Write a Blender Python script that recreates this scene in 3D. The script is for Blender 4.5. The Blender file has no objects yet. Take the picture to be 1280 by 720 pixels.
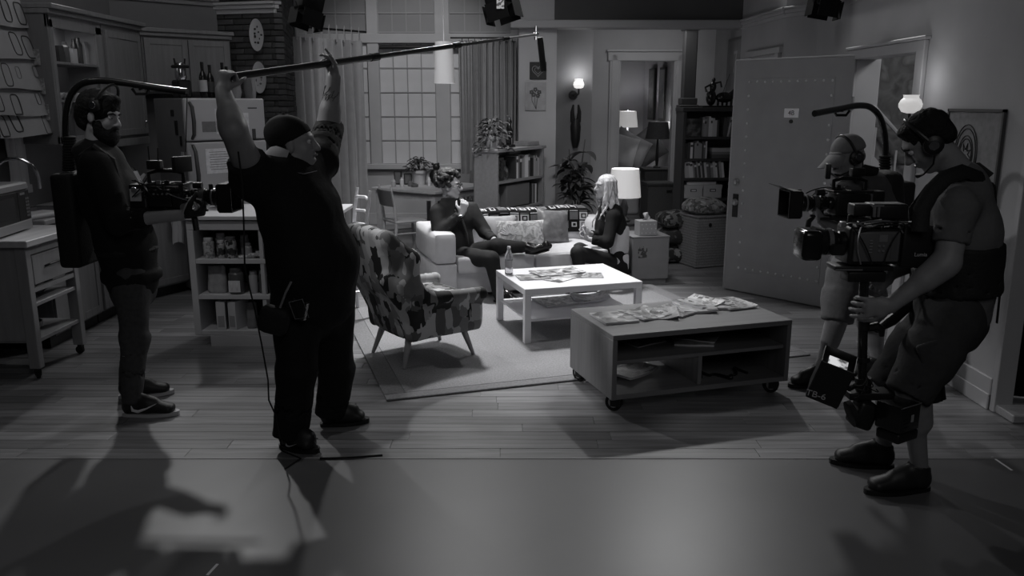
import bpy, bmesh, math, random
import numpy as np
from mathutils import Vector, Matrix, noise
random.seed(7)
SC = bpy.context.scene
COL = SC.collection
# ------------------------------------------------------------ camera
CAM_H, FPX, PITCH = 1.86, 1035.0, math.radians(12.63)
cam_d = bpy.data.cameras.new('camera'); cam = bpy.data.objects.new('camera', cam_d); COL.objects.link(cam)
cam.location = (0, 0, CAM_H); cam.rotation_euler = (math.pi/2 - PITCH, 0, 0)
cam_d.sensor_width = 36; cam_d.lens = 36*FPX/1280; cam_d.clip_end = 60
SC.camera = cam
# ------------------------------------------------------------ world and exposure
w = bpy.data.worlds.new('dark_studio'); SC.world = w; w.use_nodes = True
w.node_tree.nodes['Background'].inputs[0].default_value = (0.9, 0.93, 1.0, 1)
w.node_tree.nodes['Background'].inputs[1].default_value = 0.006
SC.view_settings.view_transform = 'Standard'; SC.view_settings.look = 'None'
SC.view_settings.exposure = -0.45; SC.view_settings.gamma = 1.0; SC.view_settings.use_curve_mapping = False
# ------------------------------------------------------------ studio lamps and added fill lights
def look_at(o, t):
    d = Vector(t) - Vector(o.location); o.rotation_euler = d.to_track_quat('-Z', 'Y').to_euler()
def lamp(name, kind, loc, tgt, power, size=0.3, spot=60, blend=0.5):
    d = bpy.data.lights.new(name, kind); o = bpy.data.objects.new(name, d); COL.objects.link(o); o.location = loc
    d.energy = power
    if kind == 'AREA': d.size = size
    else: d.shadow_soft_size = size
    if kind == 'SPOT': d.spot_size = math.radians(spot); d.spot_blend = blend
    if tgt: look_at(o, tgt)
    return o
lamp('back_spot_right', 'SPOT', (2.4, 11.2, 5.4), (0.3, 4.6, 0), 560, 0.12, 62, 0.4)
lamp('back_spot_left', 'SPOT', (-4.2, 10.4, 5.6), (-0.7, 4.3, 0), 600, 0.12, 56, 0.4)
lamp('back_spot_mid', 'SPOT', (-0.8, 12.2, 5.8), (-0.4, 5.2, 0), 480, 0.15, 50, 0.5)
lamp('top_key_sofa', 'SPOT', (-0.4, 8.9, 5.6), (-0.15, 7.5, 0.3), 2300, 0.35, 48, 0.7)
lamp('left_side_spot', 'SPOT', (-4.2, 4.6, 4.4), (1.0, 5.4, 0.2), 500, 0.2, 26, 0.6)
lamp('front_fill_set', 'SPOT', (0.2, 5.0, 4.9), (0.0, 9.8, 0.7), 480, 0.6, 48, 0.7)
lamp('right_wall_fill', 'SPOT', (-0.6, 5.6, 4.6), (3.0, 6.8, 0.9), 62, 0.5, 70, 0.9)
lamp('kitchen_soft', 'AREA', (-2.2, 5.6, 4.4), (-3.8, 8.0, 1.2), 16, 1.2)
lamp('hall_soft', 'AREA', (4.6, 6.6, 3.4), (3.0, 7.0, 0.2), 45, 0.8)
lamp('recess_added_fill', 'AREA', (1.9, 11.4, 3.0), (1.9, 12.4, 1.0), 14, 0.7)  # added fill, lifts the recess walls; no fixture of its own
lamp('window_soft', 'SPOT', (-0.7, 8.9, 5.0), (-1.6, 12.8, 1.5), 430, 0.3, 50, 0.6)
lamp('island_added_fill', 'SPOT', (-2.6, 3.4, 4.4), (-1.95, 6.3, 0.5), 110, 0.2, 24, 0.5)  # added fill to brighten the island shelves and jars
lamp('dining_added_fill', 'SPOT', (-1.9, 7.4, 5.2), (-1.2, 10.9, 0.5), 240, 0.2, 34, 0.6)  # added fill to brighten the dining table and chairs
lamp('camera_side_added_fill', 'AREA', (0.8, -1.2, 4.2), (0.2, 5.0, 0.8), 40, 2.5)  # added soft fill behind the camera for skin and clothes of the crew
lamp('kitchen_top', 'AREA', (-2.0, 7.9, 4.4), (-2.0, 7.4, 0), 14, 0.8)

def at(u, v, y):
    """photo pixel -> point of the place on the vertical plane at distance y"""
    a = (u-640)/FPX; b = (360-v)/FPX
    d = (a, math.cos(PITCH)+b*math.sin(PITCH), -math.sin(PITCH)+b*math.cos(PITCH)); t = y/d[1]
    return Vector((d[0]*t, y, CAM_H+d[2]*t))
def atz(u, v, z=0.0):
    a = (u-640)/FPX; b = (360-v)/FPX
    d = (a, math.cos(PITCH)+b*math.sin(PITCH), -math.sin(PITCH)+b*math.cos(PITCH)); t = (z-CAM_H)/d[2]
    return Vector((d[0]*t, d[1]*t, z))
# ------------------------------------------------------------ materials
MATS = {}
def mat(name, v, rough=0.6, spec=0.5, metal=0.0, nz=0.0, sc=8.0, stretch=None, bump=0.0, bsc=None, tint=1.0, emis=0.0, trans=0.0, sheen=0.0, alpha=1.0):
    if name in MATS: return MATS[name]
    m = bpy.data.materials.new(name); m.use_nodes = True; nt = m.node_tree; b = nt.nodes['Principled BSDF']
    col = (v, v*0.995, v*(1.0+0.03*tint), 1)
    b.inputs['Base Color'].default_value = col; b.inputs['Roughness'].default_value = rough
    b.inputs['Metallic'].default_value = metal; b.inputs['Specular IOR Level'].default_value = spec
    if trans: b.inputs['Transmission Weight'].default_value = trans
    if sheen: b.inputs['Sheen Weight'].default_value = sheen
    if alpha < 1: b.inputs['Alpha'].default_value = alpha
    if emis: b.inputs['Emission Color'].default_value = (1, .98, .96, 1); b.inputs['Emission Strength'].default_value = emis
    if nz or bump:
        tc = nt.nodes.new('ShaderNodeTexCoord'); mp = nt.nodes.new('ShaderNodeMapping')
        nt.links.new(tc.outputs['Object'], mp.inputs['Vector'])
        if stretch: mp.inputs['Scale'].default_value = stretch
        n = nt.nodes.new('ShaderNodeTexNoise'); n.inputs['Scale'].default_value = sc; n.inputs['Detail'].default_value = 5
        nt.links.new(mp.outputs[0], n.inputs['Vector'])
        if nz:
            r = nt.nodes.new('ShaderNodeValToRGB'); r.color_ramp.elements[0].position = .3; r.color_ramp.elements[1].position = .7
            r.color_ramp.elements[0].color = tuple(c*(1-nz) for c in col[:3])+(1,); r.color_ramp.elements[1].color = tuple(min(1, c*(1+nz)) for c in col[:3])+(1,)
            nt.links.new(n.outputs['Fac'], r.inputs[0]); nt.links.new(r.outputs[0], b.inputs['Base Color'])
        if bump:
            n2 = n
            if bsc: n2 = nt.nodes.new('ShaderNodeTexNoise'); n2.inputs['Scale'].default_value = bsc; n2.inputs['Detail'].default_value = 4; nt.links.new(mp.outputs[0], n2.inputs['Vector'])
            bp = nt.nodes.new('ShaderNodeBump'); bp.inputs['Strength'].default_value = bump; bp.inputs['Distance'].default_value = .02
            nt.links.new(n2.outputs['Fac'], bp.inputs['Height']); nt.links.new(bp.outputs[0], b.inputs['Normal'])
    MATS[name] = m; return m
def patterned(name, cols, scale=6.0, kind='voronoi', rough=0.6, stops=None, stretch=None, coord='Object', spec=0.5, distort=0.0, bump=0.0):
    """printed or woven pattern: cells of several greys"""
    if name in MATS: return MATS[name]
    m = bpy.data.materials.new(name); m.use_nodes = True; nt = m.node_tree; b = nt.nodes['Principled BSDF']
    b.inputs['Roughness'].default_value = rough; b.inputs['Specular IOR Level'].default_value = spec
    tc = nt.nodes.new('ShaderNodeTexCoord'); mp = nt.nodes.new('ShaderNodeMapping'); nt.links.new(tc.outputs[coord], mp.inputs['Vector'])
    if stretch: mp.inputs['Scale'].default_value = stretch
    vec = mp.outputs[0]
    if distort:
        dn = nt.nodes.new('ShaderNodeTexNoise'); dn.inputs['Scale'].default_value = scale*.6; nt.links.new(vec, dn.inputs['Vector'])
        mx = nt.nodes.new('ShaderNodeVectorMath'); mx.operation = 'SCALE'; mx.inputs['Scale'].default_value = distort; nt.links.new(dn.outputs['Color'], mx.inputs[0])
        ad = nt.nodes.new('ShaderNodeVectorMath'); ad.operation = 'ADD'; nt.links.new(vec, ad.inputs[0]); nt.links.new(mx.outputs[0], ad.inputs[1]); vec = ad.outputs[0]
    if kind == 'voronoi':
        t = nt.nodes.new('ShaderNodeTexVoronoi'); t.inputs['Scale'].default_value = scale; t.distance = 'CHEBYCHEV'
        nt.links.new(vec, t.inputs['Vector']); sp = nt.nodes.new('ShaderNodeSeparateColor'); nt.links.new(t.outputs['Color'], sp.inputs[0]); fac = sp.outputs[0]
    elif kind == 'noise':
        t = nt.nodes.new('ShaderNodeTexNoise'); t.inputs['Scale'].default_value = scale; t.inputs['Detail'].default_value = 3; nt.links.new(vec, t.inputs['Vector']); fac = t.outputs['Fac']
    else:
        t = nt.nodes.new('ShaderNodeTexWave'); t.inputs['Scale'].default_value = scale; t.inputs['Distortion'].default_value = 6; nt.links.new(vec, t.inputs['Vector']); fac = t.outputs['Fac']
    r = nt.nodes.new('ShaderNodeValToRGB'); r.color_ramp.interpolation = 'CONSTANT' if kind == 'voronoi' else 'LINEAR'
    n = len(cols)
    st = stops or ([i/n for i in range(n)] if kind == 'voronoi' else [.3+.4*i/max(1, n-1) for i in range(n)])
    while len(r.color_ramp.elements) < n: r.color_ramp.elements.new(.5)
    for i in range(n): r.color_ramp.elements[i].position = st[i]
    for i in range(n): r.color_ramp.elements[i].color = (cols[i], cols[i], cols[i]*1.02, 1)
    nt.links.new(fac, r.inputs[0]); nt.links.new(r.outputs[0], b.inputs['Base Color'])
    if bump:
        bp = nt.nodes.new('ShaderNodeBump'); bp.inputs['Strength'].default_value = bump; bp.inputs['Distance'].default_value = .01
        nt.links.new(fac, bp.inputs['Height']); nt.links.new(bp.outputs[0], b.inputs['Normal'])
    MATS[name] = m; return m
# ------------------------------------------------------------ mesh building
class MB:
    def __init__(s): s.V = []; s.F = []; s.I = []; s.mi = 0
    def add(s, V, F):
        n = len(s.V); s.V += [tuple(v) for v in V]; s.F += [tuple(i+n for i in f) for f in F]; s.I += [s.mi]*len(F); return s
    def box(s, c, d, rz=0.0, bev=0.0, R=None):
        """centre, full size, rotation about z or a matrix"""
        M = (R if R is not None else Matrix.Rotation(rz, 3, 'Z')); c = Vector(c); h = [x/2 for x in d]
        b = min(bev, min(h)*.9)
        if b <= 0:
            V = [c+M@Vector((x*h[0], y*h[1], z*h[2])) for x in (-1, 1) for y in (-1, 1) for z in (-1, 1)]
            F = [(0, 1, 3, 2), (4, 6, 7, 5), (0, 4, 5, 1), (2, 3, 7, 6), (0, 2, 6, 4), (1, 5, 7, 3)]
            return s.add(V, F)
        V = []; idx = {}
        for sg in [(x, y, z) for x in (-1, 1) for y in (-1, 1) for z in (-1, 1)]:
            for a in range(3):
                p = [sg[i]*(h[i] if i == a else h[i]-b) for i in range(3)]
                idx[sg, a] = len(V); V.append(c+M@Vector(p))
        F = []
        for a in range(3):
            o = [i for i in range(3) if i != a]
            for sa in (-1, 1):
                q = []
                for (p, r) in ((-1, -1), (1, -1), (1, 1), (-1, 1)):
                    sg = [0, 0, 0]; sg[a] = sa; sg[o[0]] = p; sg[o[1]] = r; q.append(idx[tuple(sg), a])
                F.append(tuple(q))
            for p in (-1, 1):
                for r in (-1, 1):
                    s1 = [0]*3; s2 = [0]*3; s1[a] = -1; s2[a] = 1
                    for sg in (s1, s2): sg[o[0]] = p; sg[o[1]] = r
                    F.append((idx[tuple(s1), o[0]], idx[tuple(s2), o[0]], idx[tuple(s2), o[1]], idx[tuple(s1), o[1]]))
        for sg in [(x, y, z) for x in (-1, 1) for y in (-1, 1) for z in (-1, 1)]: F.append(tuple(idx[sg, a] for a in range(3)))
        return s.add(V, F)
    def bb(s, x0, x1, y0, y1, z0, z1, bev=0.0):
        return s.box(((x0+x1)/2, (y0+y1)/2, (z0+z1)/2), (abs(x1-x0), abs(y1-y0), abs(z1-z0)), 0, bev)
    def tube(s, pts, r, seg=10, cap=True, flat=1.0, up=None):
        pts = [Vector(p) for p in pts]; n = len(pts)
        rs = list(r) if hasattr(r, '__len__') else [r]*n
        T = []
        for i in range(n):
            t = (pts[min(i+1, n-1)]-pts[max(i-1, 0)]); T.append(t.normalized() if t.length > 1e-9 else Vector((0, 0, 1)))
        u = Vector(up) if up else (Vector((0, 0, 1)) if abs(T[0].z) < .9 else Vector((1, 0, 0)))
        V = []; F = []
        for i in range(n):
            u = (u-T[i]*u.dot(T[i])).normalized(); w_ = T[i].cross(u)
            for k in range(seg):
                a = 2*math.pi*k/seg; V.append(pts[i]+(u*math.cos(a)*flat+w_*math.sin(a))*rs[i])
        for i in range(n-1):
            for k in range(seg):
                a, b = i*seg+k, i*seg+(k+1) % seg; F.append((a, b, b+seg, a+seg))
        if cap: F.append(tuple(range(seg))[::-1]); F.append(tuple((n-1)*seg+k for k in range(seg)))
        return s.add(V, F)
    def cyl(s, a, b, r1, r2=None, seg=16): return s.tube([a, b], [r1, r1 if r2 is None else r2], seg)
    def lathe(s, prof, c=(0, 0, 0), seg=20, cap=True, R=None):
        c = Vector(c); V = []; F = []; n = len(prof)
        for (r, z) in prof:
            for k in range(seg):
                a = 2*math.pi*k/seg; p = Vector((r*math.cos(a), r*math.sin(a), z)); V.append(c+(R@p if R is not None else p))
        for i in range(n-1):
            for k in range(seg):
                a, b = i*seg+k, i*seg+(k+1) % seg; F.append((a, b, b+seg, a+seg))
        if cap: F.append(tuple(range(seg))[::-1]); F.append(tuple((n-1)*seg+k for k in range(seg)))
        return s.add(V, F)
    def ell(s, c, r, seg=16, rings=10, R=None):
        c = Vector(c); V = [Vector((0, 0, -r[2]))]; F = []
        for i in range(1, rings):
            t = -math.pi/2+math.pi*i/rings
            for k in range(seg):
                a = 2*math.pi*k/seg; V.append(Vector((r[0]*math.cos(t)*math.cos(a), r[1]*math.cos(t)*math.sin(a), r[2]*math.sin(t))))
        V.append(Vector((0, 0, r[2])))
        for k in range(seg): F.append((0, 1+(k+1) % seg, 1+k))
        for i in range(rings-2):
            for k in range(seg):
                a = 1+i*seg+k; b = 1+i*seg+(k+1) % seg; F.append((a, b, b+seg, a+seg))
        L = len(V)-1
        for k in range(seg): F.append((L, L-seg+k, L-seg+(k+1) % seg))
        return s.add([c+(R@v if R is not None else v) for v in V], F)
    def prism(s, poly, d, R=None, c=(0, 0, 0)):
        """poly in xz (x, z), thickness d along y from 0 to d"""
        c = Vector(c); n = len(poly); V = []
        for y in (0, d):
            for (x, z) in poly: p = Vector((x, y, z)); V.append(c+(R@p if R is not None else p))
        F = [tuple(range(n)), tuple(range(n, 2*n))[::-1]]+[(i, (i+1) % n, n+(i+1) % n, n+i) for i in range(n)]
        return s.add(V, F)
    def grid(s, fn, nu, nv, thick=0.0, closeu=False):
        V = [Vector(fn(i/nu, j/nv)) for i in range(nu+1) for j in range(nv+1)]
        F = [(i*(nv+1)+j, (i+1)*(nv+1)+j, (i+1)*(nv+1)+j+1, i*(nv+1)+j+1) for i in range(nu) for j in range(nv)]
        if thick:
            nr = [Vector((0, 0, 0)) for _ in V]
            for f in F:
                nn = (V[f[1]]-V[f[0]]).cross(V[f[3]]-V[f[0]])
                for i in f: nr[i] += nn
            n = len(V); V2 = [V[i]-nr[i].normalized()*thick if nr[i].length > 1e-12 else V[i] for i in range(n)]
            F2 = [tuple(i+n for i in f[::-1]) for f in F]
            rim = [i*(nv+1) for i in range(nu+1)]+[nu*(nv+1)+j for j in range(1, nv+1)]+[i*(nv+1)+nv for i in range(nu-1, -1, -1)]+[j for j in range(nv-1, 0, -1)]
            m = len(rim); F3 = [(rim[i], rim[(i+1) % m], rim[(i+1) % m]+n, rim[i]+n) for i in range(m)]
            V = V+V2; F = F+F2+F3
        return s.add(V, F)
def mesh_of(name, mb, mats, smooth=35, fix=True):
    me = bpy.data.meshes.new(name); me.from_pydata(mb.V, [], mb.F)
    ms = mats if isinstance(mats, (list, tuple)) else [mats]
    for m in ms: me.materials.append(m)
    if len(ms) > 1: me.polygons.foreach_set('material_index', mb.I)
    if fix:
        bm = bmesh.new(); bm.from_mesh(me); bmesh.ops.recalc_face_normals(bm, faces=bm.faces); bm.to_mesh(me); bm.free()
    me.polygons.foreach_set('use_smooth', [True]*len(me.polygons))
    if smooth < 180: me.set_sharp_from_angle(angle=math.radians(smooth))
    return me
ROOTM = {}
def obj(name, mb, mats, parent=None, loc=None, rz=0.0, smooth=35, world=False, **tags):
    """one mesh object; world=True: mb is in world coordinates and is brought into the thing's frame"""
    if world and parent is not None:
        r = parent
        while r.parent: r = r.parent
        Mi = Matrix.LocRotScale(r.location, r.rotation_euler, None).inverted(); mb.V = [tuple(Mi@Vector(v)) for v in mb.V]
    me = mb if isinstance(mb, bpy.types.Mesh) else mesh_of(name, mb, mats, smooth)
    o = bpy.data.objects.new(name, me); COL.objects.link(o)
    if parent: o.parent = parent
    if loc is not None: o.location = loc
    if rz: o.rotation_euler = (0, 0, rz)
    for k, v in tags.items(): o[k] = v
    return o
def centre(mb, p):
    p = Vector(p); mb.V = [tuple(Vector(v)-p) for v in mb.V]; return mb
def thing(name, label, cat, loc=(0, 0, 0), rz=0.0, group=None, rot=None):
    o = bpy.data.objects.new(name, None); COL.objects.link(o); o.location = loc; o.rotation_euler = rot or (0, 0, rz); o.empty_display_size = .1
    o['label'] = label; o['category'] = cat
    if group: o['group'] = group
    return o
def single(name, mb, m, label, cat, loc=(0, 0, 0), rz=0.0, group=None, smooth=35, rot=None, kind=None):
    o = obj(name, mb, m, None, loc, rz, smooth)
    if rot: o.rotation_euler = rot
    o['label'] = label; o['category'] = cat
    if group: o['group'] = group
    if kind: o['kind'] = kind
    return o
def struct(name, mb, m, smooth=35): return obj(name, mb, m, smooth=smooth, kind='structure')
def lettering(text, size, M, m, parent, world=True, extrude=0.0006, name='lettering', shear=0.0):
    """flat letters lying on a surface; M = matrix4 with x along the text, y up the text"""
    cu = bpy.data.curves.new('lettering', 'FONT'); cu.body = text; cu.size = size; cu.extrude = extrude; cu.align_x = 'CENTER'; cu.align_y = 'CENTER'; cu.shear = shear
    t = bpy.data.objects.new('tmp_text', cu); COL.objects.link(t); dg = bpy.context.evaluated_depsgraph_get(); dg.update()
    me = bpy.data.meshes.new_from_object(t.evaluated_get(dg)); bpy.data.objects.remove(t); bpy.data.curves.remove(cu)
    r = parent
    while r.parent: r = r.parent
    if world: me.transform(Matrix.LocRotScale(r.location, r.rotation_euler, None).inverted()@M)
    else: me.transform(M)
    me.materials.clear(); me.materials.append(m); me.name = name
    o = bpy.data.objects.new(name, me); COL.objects.link(o); o.parent = parent; return o
def frameM(o, x, y):
    x = Vector(x).normalized(); y = Vector(y); y = (y-x*y.dot(x)).normalized(); z = x.cross(y)
    M = Matrix((x, y, z)).transposed().to_4x4(); M.translation = Vector(o); return M
TH = math.radians(17.3)
# shared materials
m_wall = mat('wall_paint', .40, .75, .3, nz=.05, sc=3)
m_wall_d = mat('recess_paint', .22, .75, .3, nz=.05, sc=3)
m_trim = mat('trim_paint', .42, .5, .4, nz=.04, sc=5)
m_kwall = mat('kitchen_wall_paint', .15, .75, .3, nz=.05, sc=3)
m_white = mat('white_laminate', .72, .35, .5)
m_cream = mat('cream_board', .45, .5)
m_black = mat('black_plastic', .010, .45, .4)
m_blackg = mat('black_gloss', .012, .18, .5)
m_rubber = mat('black_rubber', .015, .8, .2)
m_dark = mat('dark_metal', .03, .38, .6, metal=.6)
m_chrome = mat('chrome', .6, .18, .5, metal=1)
m_steel = mat('brushed_steel', .35, .35, .5, metal=.7, nz=.06, sc=20, stretch=(1, 1, 12))
m_cab = mat('cabinet_wood', .19, .5, .35, nz=.10, sc=5, stretch=(6, 6, .6))
m_cabs = mat('cabinet_side_wood', .16, .5, .35, nz=.10, sc=5, stretch=(6, 6, .6))
m_birch = mat('birch_wood', .30, .42, .4, nz=.10, sc=4, stretch=(8, 8, .7))
m_oak = mat('oak_wood', .16, .42, .4, nz=.14, sc=4, stretch=(.8, 8, 8))
m_oakv = mat('oak_wood_upright', .13, .45, .4, nz=.14, sc=4, stretch=(8, 8, .8))
m_dwood = mat('dark_wood', .045, .4, .4, nz=.2, sc=4, stretch=(6, 6, .8))
m_paper = mat('paper', .62, .7, .3)
m_ceram = mat('glazed_ceramic', .55, .25, .5)
m_leaf = mat('leaf_green', .06, .4, .4, nz=.35, sc=9)
m_leaf2 = mat('leaf_pale', .07, .7, .15, nz=.35, sc=20)
m_soil = mat('soil', .03, .9, nz=.4, sc=60)
m_terra = mat('terracotta', .40, .7, nz=.08, sc=12)
def glass(name, v, rough=.05, alpha=1.0):
    return mat(name, v, rough, .5, trans=.9)
# ------------------------------------------------------------ implicit surfaces for soft shapes and figures
class SDF:
    def __init__(s, lo, hi, h):
        s.h = h; s.lo = np.array(lo, float); n = np.ceil((np.array(hi, float)-s.lo)/h).astype(int)+1
        s.ax = [s.lo[i]+np.arange(n[i])*h for i in range(3)]; s.f = np.full(tuple(n), .2, np.float32)
    def _win(s, lo, hi, pad):
        sl = []; P = []
        for i in range(3):
            a = int(max(0, math.floor((lo[i]-pad-s.lo[i])/s.h))); b = int(min(len(s.ax[i]), math.ceil((hi[i]+pad-s.lo[i])/s.h)+1))
            if b <= a: return None, None
            sl.append(slice(a, b)); P.append(s.ax[i][a:b].astype(np.float32))
        X = np.meshgrid(*P, indexing='ij', sparse=True); return tuple(sl), X
    def _mix(s, sl, d, k, op='add'):
        f = s.f[sl]
        if op == 'sub':
            s.f[sl] = np.maximum(f, -d); return
        if k > 0:
            hh = np.clip(.5+.5*(f-d)/k, 0, 1); s.f[sl] = f*(1-hh)+d*hh-k*hh*(1-hh)
        else: s.f[sl] = np.minimum(f, d)
    def cone(s, a, b, ra, rb=None, k=.02, op='add'):
        rb = ra if rb is None else rb; a = np.array(a, float); b = np.array(b, float); r = max(ra, rb)
        sl, X = s._win(np.minimum(a, b)-r, np.maximum(a, b)+r, k+s.h*3)
        if sl is None: return s
        v = b-a; L2 = max(float(v@v), 1e-12); q = [X[i]-a[i] for i in range(3)]
        t = np.clip((q[0]*v[0]+q[1]*v[1]+q[2]*v[2])/L2, 0, 1)
        d = np.sqrt((q[0]-t*v[0])**2+(q[1]-t*v[1])**2+(q[2]-t*v[2])**2)-(ra+(rb-ra)*t)
        s._mix(sl, d, k, op); return s
    def slab(s, a, b, side, wa, da, wb=None, db=None, k=.02, op='add', flat=False, e=2.0):
        """tapering limb or trunk with an elliptic section: w along 'side', d across it; e>2 = boxier"""
        wb = wa if wb is None else wb; db = da if db is None else db
        a = np.array(a, float); b = np.array(b, float); L = np.linalg.norm(b-a); n = (b-a)/L
        sd = np.array(side, float); sd = sd-n*(sd@n); sd /= np.linalg.norm(sd); qd = np.cross(n, sd); R = max(wa, wb, da, db)
        sl, X = s._win(np.minimum(a, b)-R, np.maximum(a, b)+R, k+s.h*3)
        if sl is None: return s
        p = [X[i]-a[i] for i in range(3)]; dot = lambda m: p[0]*m[0]+p[1]*m[1]+p[2]*m[2]
        z = dot(n); t = np.clip(z/L, 0, 1); x = dot(sd); y = dot(qd); zz = z-t*L
        w_ = wa+(wb-wa)*t; d_ = da+(db-da)*t; mn = np.minimum(w_, d_)
        if flat:
            g = ((np.abs(x)/w_)**e+(np.abs(y)/d_)**e)**(1/e); d = np.maximum((g-1)*mn, np.abs(zz))
            d = np.where(np.abs(zz) > 0, np.maximum((g-1)*mn, np.abs(zz)), (g-1)*mn)
        else: d = (((np.abs(x)/w_)**e+(np.abs(y)/d_)**e+(np.abs(zz)/mn)**e)**(1/e)-1)*mn
        s._mix(sl, d.astype(np.float32), k, op); return s
    def ball(s, c, r, R=None, k=.02, op='add', e=2.0):
        c = np.array(c, float); r = [r]*3 if not hasattr(r, '__len__') else r; m = max(r)
        sl, X = s._win(c-m, c+m, k+s.h*3)
        if sl is None: return s
        p = [X[i]-c[i] for i in range(3)]
        if R is not None: R = np.array(R); p = [p[0]*R[0, j]+p[1]*R[1, j]+p[2]*R[2, j] for j in range(3)]
        g = ((np.abs(p[0])/r[0])**e+(np.abs(p[1])/r[1])**e+(np.abs(p[2])/r[2])**e)**(1/e)
        s._mix(sl, ((g-1)*min(r)).astype(np.float32), k, op); return s
    def plane(s, p, n, lo=None, hi=None):
        """cut away everything on the side n points to (inside the window)"""
        lo = s.lo if lo is None else lo; hi = [a[-1] for a in s.ax] if hi is None else hi
        sl, X = s._win(lo, hi, 0)
        if sl is None: return s
        n = np.array(n, float); n /= np.linalg.norm(n); d = sum((X[i]-p[i])*n[i] for i in range(3))
        s.f[sl] = np.maximum(s.f[sl], d.astype(np.float32)); return s
    def mesh(s, name, mats, folds=0.0, fsc=14.0, seed=0, maxz=None, aniso=(1, 1, .6), matfn=None):
        f = s.f; f[0] = f[-1] = .2; f[:, 0] = f[:, -1] = .2; f[:, :, 0] = f[:, :, -1] = .2
        S = f < 0; nx, ny, nz = f.shape
        C = np.zeros((nx-1, ny-1, nz-1), np.int8); cs = [(i, j, k) for i in (0, 1) for j in (0, 1) for k in (0, 1)]
        for (i, j, k) in cs: C += S[i:nx-1+i, j:ny-1+j, k:nz-1+k]
        A = (C > 0) & (C < 8); idx = -np.ones(A.shape, np.int64); I = np.argwhere(A); idx[A] = np.arange(len(I))
        pos = np.zeros((len(I), 3)); cnt = np.zeros(len(I))
        F8 = {c: f[I[:, 0]+c[0], I[:, 1]+c[1], I[:, 2]+c[2]] for c in cs}
        for a in cs:
            for ax in range(3):
                if a[ax]: continue
                b = list(a); b[ax] = 1; b = tuple(b); fa, fb = F8[a], F8[b]; m = (fa < 0) != (fb < 0)
                t = np.where(m, fa/np.where(m, fa-fb, 1), 0); p = np.array(a, float)[None]+np.zeros((len(I), 3)); p[:, ax] += t
                pos[m] += p[m]; cnt[m] += 1
        P = (I+pos/cnt[:, None])*s.h+s.lo
        Q = []
        for ax in range(3):
            o = [i for i in range(3) if i != ax]
            s0 = [slice(1, -1)]*3; s1 = [slice(1, -1)]*3; s0[ax] = slice(0, -1); s1[ax] = slice(1, None)
            a_, b_ = S[tuple(s0)], S[tuple(s1)]; E = np.argwhere(a_ != b_); off = np.ones(3, int); off[ax] = 0; G = E+off; sg = a_[E[:, 0], E[:, 1], E[:, 2]]
            def cell(d0, d1):
                g = G.copy(); g[:, o[0]] -= d0; g[:, o[1]] -= d1; return idx[g[:, 0], g[:, 1], g[:, 2]]
            q = np.stack([cell(1, 1), cell(0, 1), cell(0, 0), cell(1, 0)], 1)
            fl = sg if ax != 1 else ~sg
            q[~fl] = q[~fl][:, ::-1]; Q.append(q)
        Q = np.concatenate(Q)
        if folds:
            n = np.zeros_like(P); a, b, c, d = (P[Q[:, i]] for i in range(4)); fn = np.cross(c-a, d-b)
            for i in range(4): np.add.at(n, Q[:, i], fn)
            n /= np.maximum(np.linalg.norm(n, axis=1, keepdims=True), 1e-12)
            r = np.random.RandomState(seed); w_ = np.zeros(len(P)); q3 = P*np.array(aniso)
            for o in range(7):
                k = r.normal(size=3)*fsc*(1+.35*o); k2 = r.normal(size=3)*fsc*.5
                w_ += np.sin(q3@k+2.2*np.sin(q3@k2+r.rand()*6)+r.rand()*6)/(1+.35*o)
            P = P+n*(w_*folds/3)[:, None]
        me = bpy.data.meshes.new(name); me.vertices.add(len(P)); me.vertices.foreach_set('co', P.astype(np.float32).ravel())
        me.loops.add(len(Q)*4); me.loops.foreach_set('vertex_index', Q.astype(np.int32).ravel())
        me.polygons.add(len(Q)); me.polygons.foreach_set('loop_start', np.arange(0, len(Q)*4, 4, dtype=np.int32)); me.polygons.foreach_set('loop_total', np.full(len(Q), 4, np.int32))
        for m in (mats if isinstance(mats, (list, tuple)) else [mats]): me.materials.append(m)
        if matfn is not None:
            me.polygons.foreach_set('material_index', np.asarray(matfn(P[Q].mean(axis=1)), np.int32))
        me.polygons.foreach_set('use_smooth', np.ones(len(Q), bool)); me.update(calc_edges=True); me.validate()
        return me
def put(name, me, parent, world=True, **tags):
    """link a ready mesh; its vertices are in world coordinates and are brought into the thing's frame"""
    r = parent
    while r is not None and r.parent: r = r.parent
    if r is not None and world: me.transform(Matrix.LocRotScale(r.location, r.rotation_euler, None).inverted())
    o = bpy.data.objects.new(name, me); COL.objects.link(o); o.parent = parent
    for k, v in tags.items(): o[k] = v
    return o
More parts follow.
